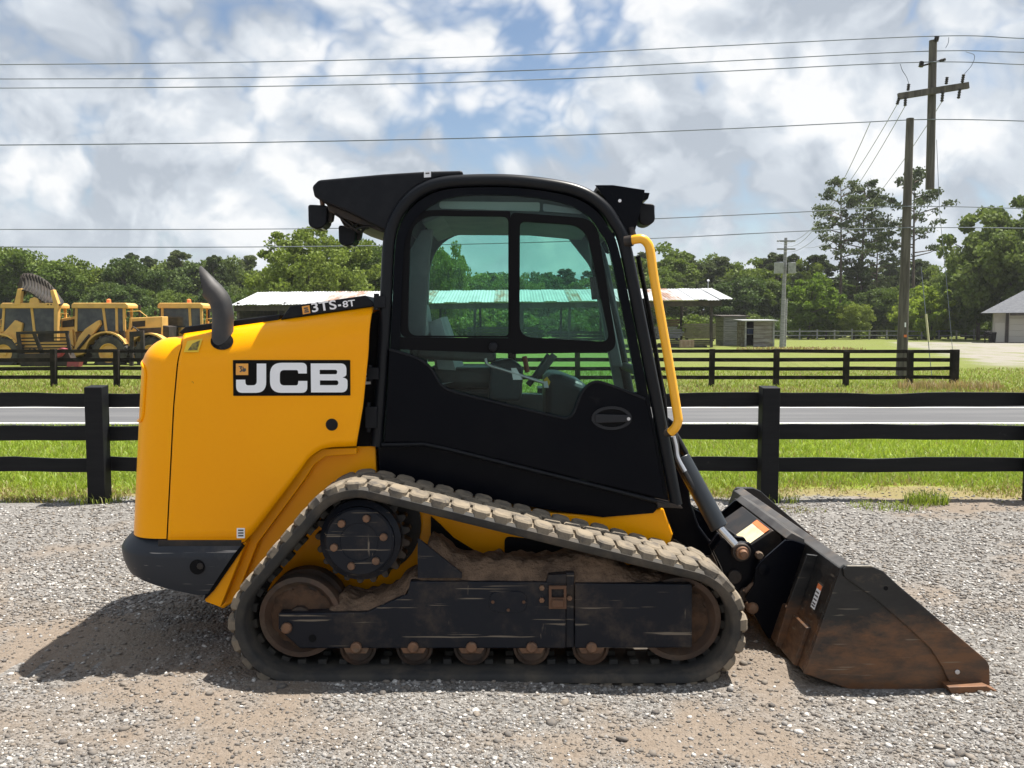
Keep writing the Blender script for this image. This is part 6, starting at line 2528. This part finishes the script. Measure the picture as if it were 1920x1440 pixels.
# machine A: with its ribbed grapple bucket raised over the cab
LA = thing('wheel_loader', at(60, 690, LY), 'yellow loader with dark ribbed bucket raised over its cab', 'loader', 'yellow loaders parked behind the far fence')
cab(LA, 6, 110, 577, 622, LY, 0.8, [(7, 4), (59, 64), (106, 108)], (3, 112))
part(LA, 'body', [(-60, 618), (135, 612), (138, 640), (150, 664), (132, 672), (-60, 676)], LY, LY + 0.25, LY + 0.95, M['ly'])
part(LA, 'belly_frame', [(-50, 660), (140, 656), (136, 684), (-50, 686)], LY, LY + 0.5, LY + 1.4, M['ldark'])
part(LA, 'engine_cover', [(108, 597), (140, 592), (142, 622), (108, 624)], LY, LY + 0.3, LY + 1.5, M['ly'])
part(LA, 'side_tank', [(4, 628), (30, 600), (44, 606), (36, 662), (24, 668), (6, 650)], LY, LY - 0.1, LY + 0.25, M['ly'])
for q in ([(29, 572), (36, 542), (43, 541), (41, 572)], [(97, 545), (103, 543), (112, 570), (110, 640), (104, 640), (104, 575)]):
    part(LA, 'lift_arm', q, LY, LY - 0.15, LY + 0.1, M['ly'], 0.02)
m = MB()
rows = []
for k in range(15):
    t = k / 14
    px = lerp(33, 114, t)
    top = interp(px, [33, 36, 45, 60, 75, 92, 104, 114], [542, 521, 512, 513, 518, 530, 544, 562])
    bot = interp(px, [33, 45, 60, 75, 92, 104, 114], [546, 544, 550, 562, 572, 570, 572])
    a, b = at(px, top, LY + 0.9), at(px, bot, LY - 0.1)
    rows.append([a, lerp(a, b, .35) + Vector((0, 0.25, 0.0)), lerp(a, b, .7) + Vector((0, 0.25, 0)), b])
m.grid(rows)
gb = m.build('raised_bucket', M['ldark'], LA, smooth=40, solid=0.05)
m = MB()
for k in range(1, 14):
    r_ = rows[k]
    m.tube([r_[0] + Vector((0, -.03, -.02)), r_[1] + Vector((0, -.06, .0)), r_[2] + Vector((0, -.06, 0)), r_[3] + Vector((0, -.04, 0))], 0.028, 5)
tag(m.build('bucket_ribs', surf('worn_rib', (0.028, 0.023, 0.016), rough=0.9), gb, smooth=0), kind='stuff')
part(LA, 'rear_hose_guard', [(14, 572), (18, 556), (27, 545), (36, 538), (38, 546), (30, 560), (28, 572)], LY, LY + 0.4, LY + 0.6, M['ldark'])
part(LA, 'headlamp_hood', [(56, 570), (58, 560), (66, 557), (74, 560), (76, 570)], LY, LY - 0.1, LY + 0.2, M['ly'], 0.02)
wheel(LA, 6, 662, 30, LY - 0.35)
wheel(LA, 118, 664, 27, LY + 0.7)

# machine B: articulated loader with its arms lowered towards the rake
LB = thing('wheel_loader', at(200, 690, LY), 'yellow wheel loader with ribbed tyre and orange beacon on the cab roof', 'loader', 'yellow loaders parked behind the far fence')
cab(LB, 142, 240, 577, 622, LY + 0.1, 0.85, [(143, 142), (193, 199), (218, 219), (232, 233)], (136, 242))
part(LB, 'body', [(188, 622), (236, 618), (238, 596), (300, 593), (302, 672), (222, 676), (214, 640)], LY, LY + 0.25, LY + 0.95, M['ly'])
part(LB, 'engine_grille', [(244, 603), (268, 601), (268, 612), (244, 614)], LY, LY + 0.22, LY + 0.28, M['ldark'], 0)
part(LB, 'step_frame', [(222, 620), (232, 620), (234, 650), (226, 652)], LY, LY + 0.0, LY + 0.15, M['ldark'], 0.01)
part(LB, 'front_frame', [(150, 622), (192, 616), (196, 668), (146, 676)], LY, LY + 0.5, LY + 1.3, M['ldark'])
for yy in (LY - 0.05, LY + 1.25):
    part(LB, 'boom_arm', [(182, 602), (187, 600), (189, 608), (170, 634), (158, 664), (140, 668), (139, 656), (148, 632), (160, 617)], LY, yy, yy + 0.22, M['ly'], 0.02)
part(LB, 'tilt_ram', [(128, 616), (140, 607), (144, 611), (132, 620)], LY, LY + 0.4, LY + 0.55, M['ldark'], 0.01)
part(LB, 'boom_link', [(128, 620), (133, 618), (136, 650), (130, 654)], LY, LY + 0.1, LY + 0.3, M['ly'], 0.01)
wheel(LB, 203, 662, 34, LY - 0.35)
wheel(LB, 282, 664, 33, LY - 0.3)
part(LB, 'counterweight', [(300, 610), (312, 612), (312, 668), (300, 670)], LY, LY + 0.3, LY + 1.5, M['ldark'])
part(LB, 'fork_frame', [(246, 622), (272, 620), (274, 688), (268, 690), (266, 630), (252, 632), (252, 690), (246, 690)], LY - 1, LY - 1.2, LY - 1.05, M['ldark'], 0.01)

# machine C: third cab standing further along
LC = thing('wheel_loader', at(345, 690, LY + 1.5), 'third yellow loader, mostly hidden behind the exhaust and engine hood', 'loader', 'yellow loaders parked behind the far fence')
cab(LC, 298, 382, 577, 615, LY + 1.5, 0.9, [(304, 304), (355, 357), (377, 378)], (297, 382))
part(LC, 'body', [(296, 614), (384, 612), (398, 600), (470, 600), (472, 676), (300, 680)], LY + 1.5, LY + 1.7, LY + 3.0, M['ly'])
part(LC, 'front_frame', [(270, 622), (300, 612), (302, 676), (274, 680)], LY + 1.5, LY + 1.9, LY + 2.7, M['ldark'])
wheel(LC, 318, 664, 33, LY + 1.1)
wheel(LC, 438, 664, 33, LY + 1.1)

# wheel arches, hydraulic lines and brackets
for root_, px, py, r_ in ((LB, 203, 662, 38), (LB, 282, 664, 37), (LA, 6, 662, 34)):
    m = MB()
    rows_ = []
    for k in range(11):
        a = R(25 + 13 * k)
        rows_.append([at(px + q * math.cos(a), py - q * math.sin(a), LY) + Vector((0, yo, 0)) for q, yo in ((r_, -0.3), (r_, 0.35), (r_ + 3, 0.35), (r_ + 3, -0.3))])
    m.grid(rows_, closed=True)
    m.build('mudguard', M['ly'], root_, smooth=0)
rnd = random.Random(31)
for root_, x0_, x1_, y0_, y1_ in ((LA, 0, 132, 606, 660), (LB, 150, 300, 606, 660), (LC, 300, 390, 612, 660)):
    yb_ = LY + (1.6 if root_ is LC else 0.12)
    for k in range(9):
        px, py = rnd.uniform(x0_, x1_), rnd.uniform(y0_, y1_)
        m = MB()
        if k % 3 == 0:
            m.tube(smooth_path([at(px, py, yb_), at(px + rnd.uniform(4, 12), py + rnd.uniform(-8, 2), yb_), at(px + rnd.uniform(10, 24), py + rnd.uniform(-3, 12), yb_)], 4), 0.03, 6)
            m.build('hydraulic_line', M['ldark'], root_, smooth=60)
        else:
            w_, h_ = rnd.uniform(3, 9), rnd.uniform(2, 7)
            m.plate(xzs([(px, py), (px + w_, py - 1), (px + w_, py + h_), (px, py + h_)], LY), yb_ - 0.06, yb_ + 0.2)
            m.build('bracket', M['ldark'] if k % 2 else M['ly'], root_, smooth=0, bevel=0.01)

# small fittings that break up the machines' outlines
for root_, stacks, rails in ((LA, [(122, 594, 578)], [[(112, 600), (116, 588), (128, 588), (132, 598)], [(2, 625), (0, 600), (4, 598)]]),
                             (LB, [(262, 594, 572)], [[(236, 596), (240, 584), (262, 583), (276, 594)], [(221, 655), (221, 622), (226, 618)], [(246, 594), (246, 606)]]),
                             (LC, [(392, 602, 580)], [[(384, 612), (386, 598), (400, 597)], [(298, 640), (298, 612)]])):
    yy = LY + (1.5 if root_ is LC else 0.2)
    for a, b, c in stacks:
        m = MB()
        m.tube([at(a, b, yy + 0.6), at(a, c, yy + 0.6)], 0.055, 10)
        m.build('exhaust_stack', M['ldark'], root_, smooth=40)
    for rl_ in rails:
        m = MB()
        m.tube([at(a, b, yy - 0.05) for a, b in rl_], 0.022, 6)
        m.build('handrail', M['ly'], root_, smooth=40)
for root_, px, py in ((LA, 0, 583), (LB, 243, 590), (LB, 134, 588), (LC, 294, 588)):
    yy = LY + (1.5 if root_ is LC else 0.0)
    part(root_, 'mirror', [(px - 2, py - 5), (px + 2, py - 5), (px + 2, py + 4), (px - 2, py + 4)], yy, yy - 0.2, yy - 0.14, M['ldark'], 0.01)
for root_, q in ((LA, [(66, 626), (104, 624), (104, 640), (66, 642)]), (LB, [(252, 616), (298, 614), (298, 632), (252, 634)]), (LA, [(112, 602), (134, 598), (134, 612), (112, 614)])):
    part(root_, 'access_panel', q, LY, LY + 0.215, LY + 0.262, M['ldark'], 0.01)
for k in range(3):
    part(LB, 'ladder_rung', [(214, 628 + 9 * k), (226, 627 + 9 * k), (226, 629 + 9 * k), (214, 630 + 9 * k)], LY, LY - 0.05, LY + 0.1, M['ldark'], 0)
m = MB()
m.tube([at(168, 628, LY - 0.1), at(146, 655, LY - 0.1)], 0.06, 8)
m.build('lift_ram', M['ldark'], LB, smooth=40)
m = MB()
m.tube([at(150, 616, LY + 0.6), at(176, 606, LY + 0.6)], 0.05, 8)
m.build('bucket_ram', M['galv'], LB, smooth=40)

# rake frame standing in front of the machines
RK = thing('root_rake', at(80, 690, LY - 1.6), 'dark steel grid rake leaning in front of the parked loaders', 'rake')
RYK = LY - 1.6
part(RK, 'frame', [(30, 622), (128, 621), (130, 668), (36, 672)], RYK, RYK, RYK + 0.10, M['ldark'], 0)
bpy.data.objects.remove(RK.children[0])
for q in ([(30, 622), (128, 620), (128, 625), (30, 627)], [(30, 627), (36, 627), (41, 664), (35, 668)], [(122, 625), (127, 625), (134, 660), (128, 662)], [(60, 626), (66, 626), (82, 664), (76, 666)]):
    part(RK, 'frame_bar', q, RYK, RYK, RYK + 0.10, M['ldark'], 0)
for k in range(6):
    py = 633 + k * 6.2
    part(RK, 'tine_bar', [(37, py), (125 + k, py - 1), (125 + k, py + 1.6), (37, py + 2.6)], RYK, RYK + 0.105, RYK + 0.17, M['ldark'], 0)
part(RK, 'base_blade', [(36, 676), (40, 664), (130, 660), (140, 684), (120, 692), (44, 694)], RYK, RYK - 0.1, RYK + 0.4, M['ldark'])
PLW = thing('red_implement', at(112, 690, LY - 2.3), 'faded red farm implement lying before the loaders', 'implement')
PY_ = LY - 2.3
part(PLW, 'beam', [(92, 664), (114, 652), (122, 654), (112, 668), (98, 674)], PY_, PY_, PY_ + 0.3, M['lred'])
part(PLW, 'blade', [(128, 674), (152, 672), (148, 690), (126, 692)], PY_, PY_ - 0.1, PY_ + 0.3, M['lred'])
part(PLW, 'hitch', [(86, 676), (132, 676), (130, 686), (90, 688)], PY_, PY_ + 0.05, PY_ + 0.25, M['ldark'])


# =================================================================== TREES
M['bark'] = surf('bark', (0.055, 0.043, 0.034), (0.10, 0.082, 0.066), rough=0.95, scale=2, stretch=(2, 2, 0.4))
M['bark_pine'] = surf('pine_bark', (0.075, 0.055, 0.043), (0.125, 0.095, 0.075), rough=0.95, scale=2, stretch=(2, 2, 0.4))
M['leaf_mid'] = leafmat('leaf_mid', (0.100, 0.150, 0.020), (0.150, 0.210, 0.028), (0.205, 0.260, 0.042))
M['leaf_dark'] = leafmat('leaf_dark', (0.070, 0.112, 0.024), (0.105, 0.155, 0.032), (0.150, 0.198, 0.044))
M['leaf_light'] = leafmat('leaf_light', (0.150, 0.225, 0.022), (0.205, 0.285, 0.028), (0.255, 0.325, 0.042), 0.5)
M['needle'] = leafmat('pine_needles', (0.064, 0.090, 0.030), (0.098, 0.130, 0.038), (0.138, 0.168, 0.050), 0.3)


def leaf_mesh(name, C, size, mat, rng, aspect=1.0, flat=0.35):
    """rhombic leaf clusters at the points C"""
    n = len(C)
    d = rng.normal(size=(n, 3))
    d[:, 2] *= 0.8
    d /= np.linalg.norm(d, axis=1)[:, None]
    r = rng.normal(size=(n, 3))
    u = np.cross(d, r)
    u /= np.linalg.norm(u, axis=1)[:, None]
    w = np.cross(d, u)
    s = size * (0.6 + 0.8 * rng.random(n))[:, None]
    a, b = u * s * aspect, w * s / aspect
    fold = d * s * flat
    V = np.stack([C - a, C - b + fold, C + a, C + b + fold], 1).reshape(-1, 3)
    i = np.arange(n)[:, None] * 4
    F = np.concatenate([i + np.array([[0, 1, 2]]), i + np.array([[0, 2, 3]])], 0)
    return np_mesh(name, V, F, mat)


def broad(seed, h, rad, nclump, per, mat, leaf, low=0.18, lump=0.35, clump=0.26):
    rng = np.random.default_rng(seed)
    zc, rz = h * (1 + low) / 2, h * (1 - low) / 2
    ph_ = rng.random(6) * 6.28
    cs, rs = [], []
    while len(cs) < nclump:
        d = rng.normal(size=3)
        d /= np.linalg.norm(d)
        az = math.atan2(d[1], d[0])
        k = 1 + lump * (0.5 * math.sin(2 * az + ph_[0]) * math.cos(2.2 * d[2] + ph_[1]) + 0.5 * math.sin(5 * az + ph_[2] + 3 * d[2]))
        q = min(1.08, k * (rng.random() ** 0.42)) * (0.92 if d[2] < 0 else 1.0)
        p = np.array([d[0] * rad * q, d[1] * rad * q, zc + d[2] * rz * q * 0.95])
        if p[2] < h * low * 0.7:
            continue
        cs.append(p)
        rs.append(rad * clump * (0.6 + 0.8 * rng.random()))
    pts = []
    for c, r in zip(cs, rs):
        d = rng.normal(size=(per, 3))
        d /= np.linalg.norm(d, axis=1)[:, None]
        q = r * (0.45 + 0.6 * rng.random(per))[:, None]
        pts.append(c + d * q * np.array([1.05, 1.05, 0.72]))
    C = np.concatenate(pts)
    me = leaf_mesh('crown', C, leaf, mat, rng)
    m = MB()
    top = h * 0.72
    w = 0.022 * h
    pth = [(0.15 * w * math.sin(k * 1.3 + seed), 0.15 * w * math.cos(k * 1.7 + seed), -0.2 + (top + .2) * k / 6) for k in range(7)]
    m.tube(pth, [w * (1 - 0.12 * k) for k in range(7)], 8)
    for i in range(0, nclump, max(1, nclump // 14)):
        c = cs[i]
        s = h * (0.22 + 0.35 * rng.random())
        s = min(s, c[2] * 0.8)
        mid = (c[0] * .45, c[1] * .45, lerp(s, c[2], .55))
        m.tube(smooth_path([(0, 0, s), mid, tuple(c)], 3), [w * .45 * (1 - .8 * k / 6) for k in range(7)], 5)
    tm = m.mesh('trunk', M['bark'])
    return me, tm


def pine(seed, h, spread, start, nbr, per, leaf, mat):
    rng = np.random.default_rng(seed)
    m = MB()
    w = 0.0125 * h
    lean = rng.normal(size=2) * 0.012 * h
    pt = lambda t: np.array([lean[0] * t * t, lean[1] * t * t, h * t])
    m.tube([tuple(pt(k / 10) - np.array([0, 0, 0.2 if k == 0 else 0])) for k in range(11)], [w * (1 - 0.085 * k) for k in range(11)], 8)
    pts = []
    for i in range(nbr):
        t = start + (0.985 - start) * (i + rng.random()) / nbr
        az = rng.random() * 6.283
        f = (t - start) / (1 - start)
        L_ = spread * (0.35 + 0.9 * math.sin(math.pi * min(1, 0.25 + 0.72 * f)) * (0.55 + 0.6 * rng.random())) * (1 - 0.45 * f ** 3)
        p0 = pt(t)
        dr = np.array([math.cos(az), math.sin(az), 0])
        p1 = p0 + dr * L_ * 0.55 + np.array([0, 0, L_ * (0.05 + 0.25 * f)])
        p2 = p0 + dr * L_ + np.array([0, 0, L_ * (0.05 + 0.45 * f + 0.15 * rng.random())])
        m.tube([tuple(p0), tuple(p1), tuple(p2)], [w * .32, w * .2, w * .08], 4)
        nt_ = 3 + int(rng.random() * 4)
        for j in range(nt_):
            q = 0.45 + 0.6 * (j + rng.random()) / nt_
            c = p0 + (p2 - p0) * q + rng.normal(size=3) * L_ * 0.12 * np.array([1, 1, .5])
            r = spread * (0.10 + 0.12 * rng.random())
            d = rng.normal(size=(per, 3))
            d /= np.linalg.norm(d, axis=1)[:, None]
            pts.append(c + d * (r * (0.35 + 0.65 * rng.random(per)))[:, None] * np.array([1.15, 1.15, 0.62]))
    C = np.concatenate(pts)
    me = leaf_mesh('crown', C, leaf, mat, rng, aspect=1.35)
    return me, m.mesh('trunk', M['bark_pine'])


KIT = {
    'broad_a': broad(1, 14.0, 5.6, 170, 150, M['leaf_mid'], 0.19, clump=0.25, lump=0.5),
    'broad_b': broad(2, 13.0, 4.8, 150, 150, M['leaf_dark'], 0.19, low=0.10, clump=0.25, lump=0.5),
    'broad_c': broad(3, 15.0, 5.2, 130, 150, M['leaf_mid'], 0.20, low=0.22, lump=0.6, clump=0.23),
    'light_a': broad(4, 9.0, 3.8, 90, 130, M['leaf_light'], 0.17, low=0.05, clump=0.2, lump=0.5),
    'light_b': broad(5, 8.0, 3.2, 80, 130, M['leaf_light'], 0.16, low=0.08, lump=0.6, clump=0.2),
    'oak': broad(6, 17.0, 8.2, 240, 150, M['leaf_dark'], 0.23, low=0.16, lump=0.6, clump=0.14),
    'big_tree': broad(7, 12.0, 7.4, 300, 150, M['leaf_mid'], 0.15, low=0.12, lump=0.55, clump=0.12),
    'pine_a': pine(11, 26.0, 5.4, 0.46, 24, 32, 0.19, M['needle']),
    'pine_b': pine(12, 25.0, 4.6, 0.40, 24, 32, 0.19, M['needle']),
    'pine_c': pine(13, 18.0, 3.7, 0.22, 46, 66, 0.22, M['needle']),
    'pine_d': pine(14, 17.0, 3.2, 0.30, 38, 66, 0.21, M['needle']),
    'shrub': broad(8, 3.6, 3.0, 50, 90, M['leaf_dark'], 0.16, low=0.0),
    'shrub_b': broad(9, 3.2, 2.6, 46, 90, M['leaf_mid'], 0.15, low=0.0),
}
USED = 0


def tree(kind, px, Y, scale, label, cat, group, name, sx=1.0):
    """one tree: an Empty at its foot with trunk and crown"""
    global USED
    USED += 1
    X = (px - CXP) / FPX * Y
    t = bpy.data.objects.new(name, None)
    COL.objects.link(t)
    cr, tr = KIT[kind]
    for nm, me in (('trunk', tr), ('crown', cr)):
        o = bpy.data.objects.new(nm, me)
        COL.objects.link(o)
        o.parent = t
    t.location = (X, Y, -0.05)
    t.scale = (scale * sx, scale * sx, scale)
    t.rotation_euler = (0, 0, (USED * 2.399) % 6.283)
    return tag(t, label, cat, group)


rnd = random.Random(77)
# trees one can single out
tree('big_tree', 590, 97, 0.98, 'large bright green broadleaf tree rising behind the tin shed roof', 'tree', None, 'broadleaf_tree')
tree('broad_a', 705, 104, 0.83, 'green tree beside the cab rear pillar behind the big broadleaf tree', 'tree', None, 'broadleaf_tree')
tree('pine_a', 1574, 150, 0.99, 'tall thin pine with open crown, first of three pines beside the pole', 'tree', None, 'pine_tree')
tree('pine_b', 1612, 152, 1.02, 'tall pine in the middle of the three beside the pole', 'tree', None, 'pine_tree')
tree('pine_b', 1640, 156, 0.80, 'shorter pine crowded against the tall pair', 'tree', None, 'pine_tree', 0.9)
tree('pine_a', 1709, 151, 1.05, 'tall pine directly behind the thick utility pole', 'tree', None, 'pine_tree')
tree('oak', 1905, 112, 1.02, 'big dark oak spreading behind the garage roof', 'tree', None, 'oak_tree')
tree('broad_b', 1832, 122, 0.98, 'dark broadleaf tree left of the garage behind the gravel drive', 'tree', None, 'broadleaf_tree')
tree('broad_b', 1965, 120, 1.15, 'dark tree partly cut by the right edge behind the garage', 'tree', None, 'broadleaf_tree')
tree('light_a', 1515, 128, 0.98, 'pale green young tree right of the distant pole', 'tree', None, 'young_tree')
tree('light_b', 1548, 130, 0.90, 'lower pale green young tree next to the tall pines', 'tree', None, 'young_tree')
tree('light_b', 1745, 122, 0.92, 'bright green young tree behind the guy wire', 'tree', None, 'young_tree')
tree('light_a', 1716, 128, 0.80, 'bright green young tree just right of the thick pole', 'tree', None, 'young_tree')
tree('broad_a', 835, 112, 0.86, 'green tree seen through the rear pane of the cab', 'tree', None, 'broadleaf_tree', 0.62)
tree('broad_a', 940, 140, 0.66, 'small round tree seen through the cab window', 'tree', None, 'broadleaf_tree', 0.8)
tree('broad_c', 990, 142, 0.66, 'green tree seen through the sliding window', 'tree', None, 'broadleaf_tree', 0.7)


ORD = 'first second third fourth fifth sixth seventh eighth ninth tenth eleventh twelfth thirteenth fourteenth fifteenth sixteenth seventeenth eighteenth nineteenth twentieth twenty-first twenty-second twenty-third twenty-fourth twenty-fifth twenty-sixth twenty-seventh twenty-eighth twenty-ninth thirtieth thirty-first thirty-second thirty-third thirty-fourth thirty-fifth thirty-sixth'.split()


def row(px0, px1, step, Y0, Y1, kinds, h0, h1, label, group, names):
    px = px0
    made = []
    while px < px1:
        Y = rnd.uniform(Y0, Y1)
        if px < -58:
            px += step * 0.5
            continue
        kd = rnd.choice(kinds)
        hh = {'broad_a': 14, 'broad_b': 13, 'broad_c': 15, 'light_a': 9, 'light_b': 8, 'pine_c': 18, 'pine_d': 17, 'pine_a': 26, 'pine_b': 25, 'shrub': 3.6, 'shrub_b': 3.2, 'oak': 17}[kd]
        px_h = rnd.uniform(h0, h1) if not callable(h0) else h0(px) + rnd.uniform(-10, 10)
        H = (px_h) / FPX * Y + EYE
        s = H / hh
        nm = 'pine_tree' if kd.startswith('pine') else ('shrub' if kd.startswith('shrub') else 'broadleaf_tree')
        lb = label[0] if nm == 'pine_tree' else label[1]
        made.append((tree(kd, px, Y, s, lb, 'shrub' if nm == 'shrub' else 'tree', group, nm, rnd.uniform(0.9, 1.25)), px))
        px += step * rnd.uniform(0.75, 1.25)
    cnt = {}
    for t, px in made:
        if True:
            k = t['label']
            cnt[k] = cnt.get(k, 0) + 1
            t['label'] = k + ', ' + ORD[min(cnt[k], len(ORD)) - 1] + ' from the left'


# heights in pixels above the horizon
row(-110, 260, 46, 128, 145, ['broad_a', 'broad_c', 'broad_b', 'broad_a'], lambda p: interp(p, [-100, 20, 80, 160, 260], [158, 152, 140, 128, 122]), 0, ('dark pine in the woods behind the parked loaders', 'leafy green tree in the woods behind the parked loaders'), 'woods behind the parked loaders', 0)
row(215, 470, 30, 140, 165, ['pine_c', 'pine_d', 'pine_d', 'broad_b'], lambda p: interp(p, [200, 300, 350, 470], [118, 138, 136, 128]), 0, ('thin pine with gaps in its crown behind the third loader', 'dark leafy tree among the thin pines behind the third loader'), 'thin pines behind the third loader', 0)
row(150, 480, 42, 125, 135, ['broad_b', 'broad_a'], 62, 92, ('low tree', 'lower dark tree at the foot of the thin pines'), 'understorey behind the third loader', 0)
row(700, 1190, 44, 165, 185, ['pine_c', 'broad_c', 'broad_b'], 88, 118, ('pine in the woods seen past the cab windows', 'leafy tree in the woods seen past the cab windows'), 'woods behind the cab', 0)
row(1180, 1540, 26, 150, 178, ['pine_c', 'pine_d', 'broad_c', 'pine_c'], lambda p: interp(p, [1180, 1250, 1300, 1340, 1420, 1540], [138, 146, 142, 124, 132, 128]), 0, ('dense dark pine in the wood behind the plank sheds', 'dark leafy tree in the wood behind the plank sheds'), 'wood behind the plank sheds', 0)
row(1200, 1500, 38, 138, 148, ['broad_b', 'broad_c', 'pine_d'], 82, 112, ('lower pine fronting the wood behind the plank sheds', 'lower dark tree fronting the wood behind the plank sheds'), 'front of the wood behind the plank sheds', 0)
row(1560, 1830, 34, 150, 175, ['pine_c', 'pine_d', 'broad_b', 'broad_c'], 92, 132, ('pine in the wood right of the tall pines', 'leafy tree in the wood right of the tall pines'), 'wood between the tall pines and the oak', 0)
row(1600, 1840, 36, 126, 140, ['broad_a', 'broad_b', 'light_b'], 45, 85, ('low pine', 'low leafy tree at the edge of the wood behind the drive'), 'edge of the wood behind the drive', 0)
row(-140, 2060, 54, 186, 215, ['broad_c', 'pine_c', 'broad_b'], 84, 108, ('pine in the farthest row of the woods', 'leafy tree in the farthest row of the woods'), 'farthest row of the woods', 0)
row(-120, 480, 44, 116, 126, ['shrub', 'shrub_b', 'shrub'], 22, 48, ('', 'low bush along the foot of the woods behind the loaders'), 'bushes behind the loaders', 0)
row(1190, 1860, 40, 134, 142, ['shrub', 'shrub_b', 'shrub'], 14, 38, ('', 'low bush along the foot of the woods beyond the field'), 'bushes beyond the field', 0)
row(520, 1190, 50, 130, 150, ['shrub', 'shrub_b'], 14, 34, ('', 'low bush at the woods behind the open shed'), 'bushes behind the open shed', 0)

# =================================================================== HAZE
m, nt, N, L, B = newmat('humid_air')
N.remove(B)
pv = N.new('ShaderNodeVolumePrincipled')
pv.inputs['Color'].default_value = (0.93, 0.95, 0.98, 1)
pv.inputs['Density'].default_value = 0.00018
pv.inputs['Density Attribute'].default_value = ''
pv.inputs['Color Attribute'].default_value = ''
pv.inputs['Temperature Attribute'].default_value = ''
m.cycles.homogeneous_volume = True
pv.inputs['Anisotropy'].default_value = 0.2
L.new(pv.outputs[0], N['Material Output'].inputs['Volume'])
mb = MB()
mb.box(-400, 400, -70, 400, -1.2, 42)
haze = mb.build('haze', m, smooth=0)
tag(haze, 'thin pale summer haze over the whole yard and woods', kind='stuff')
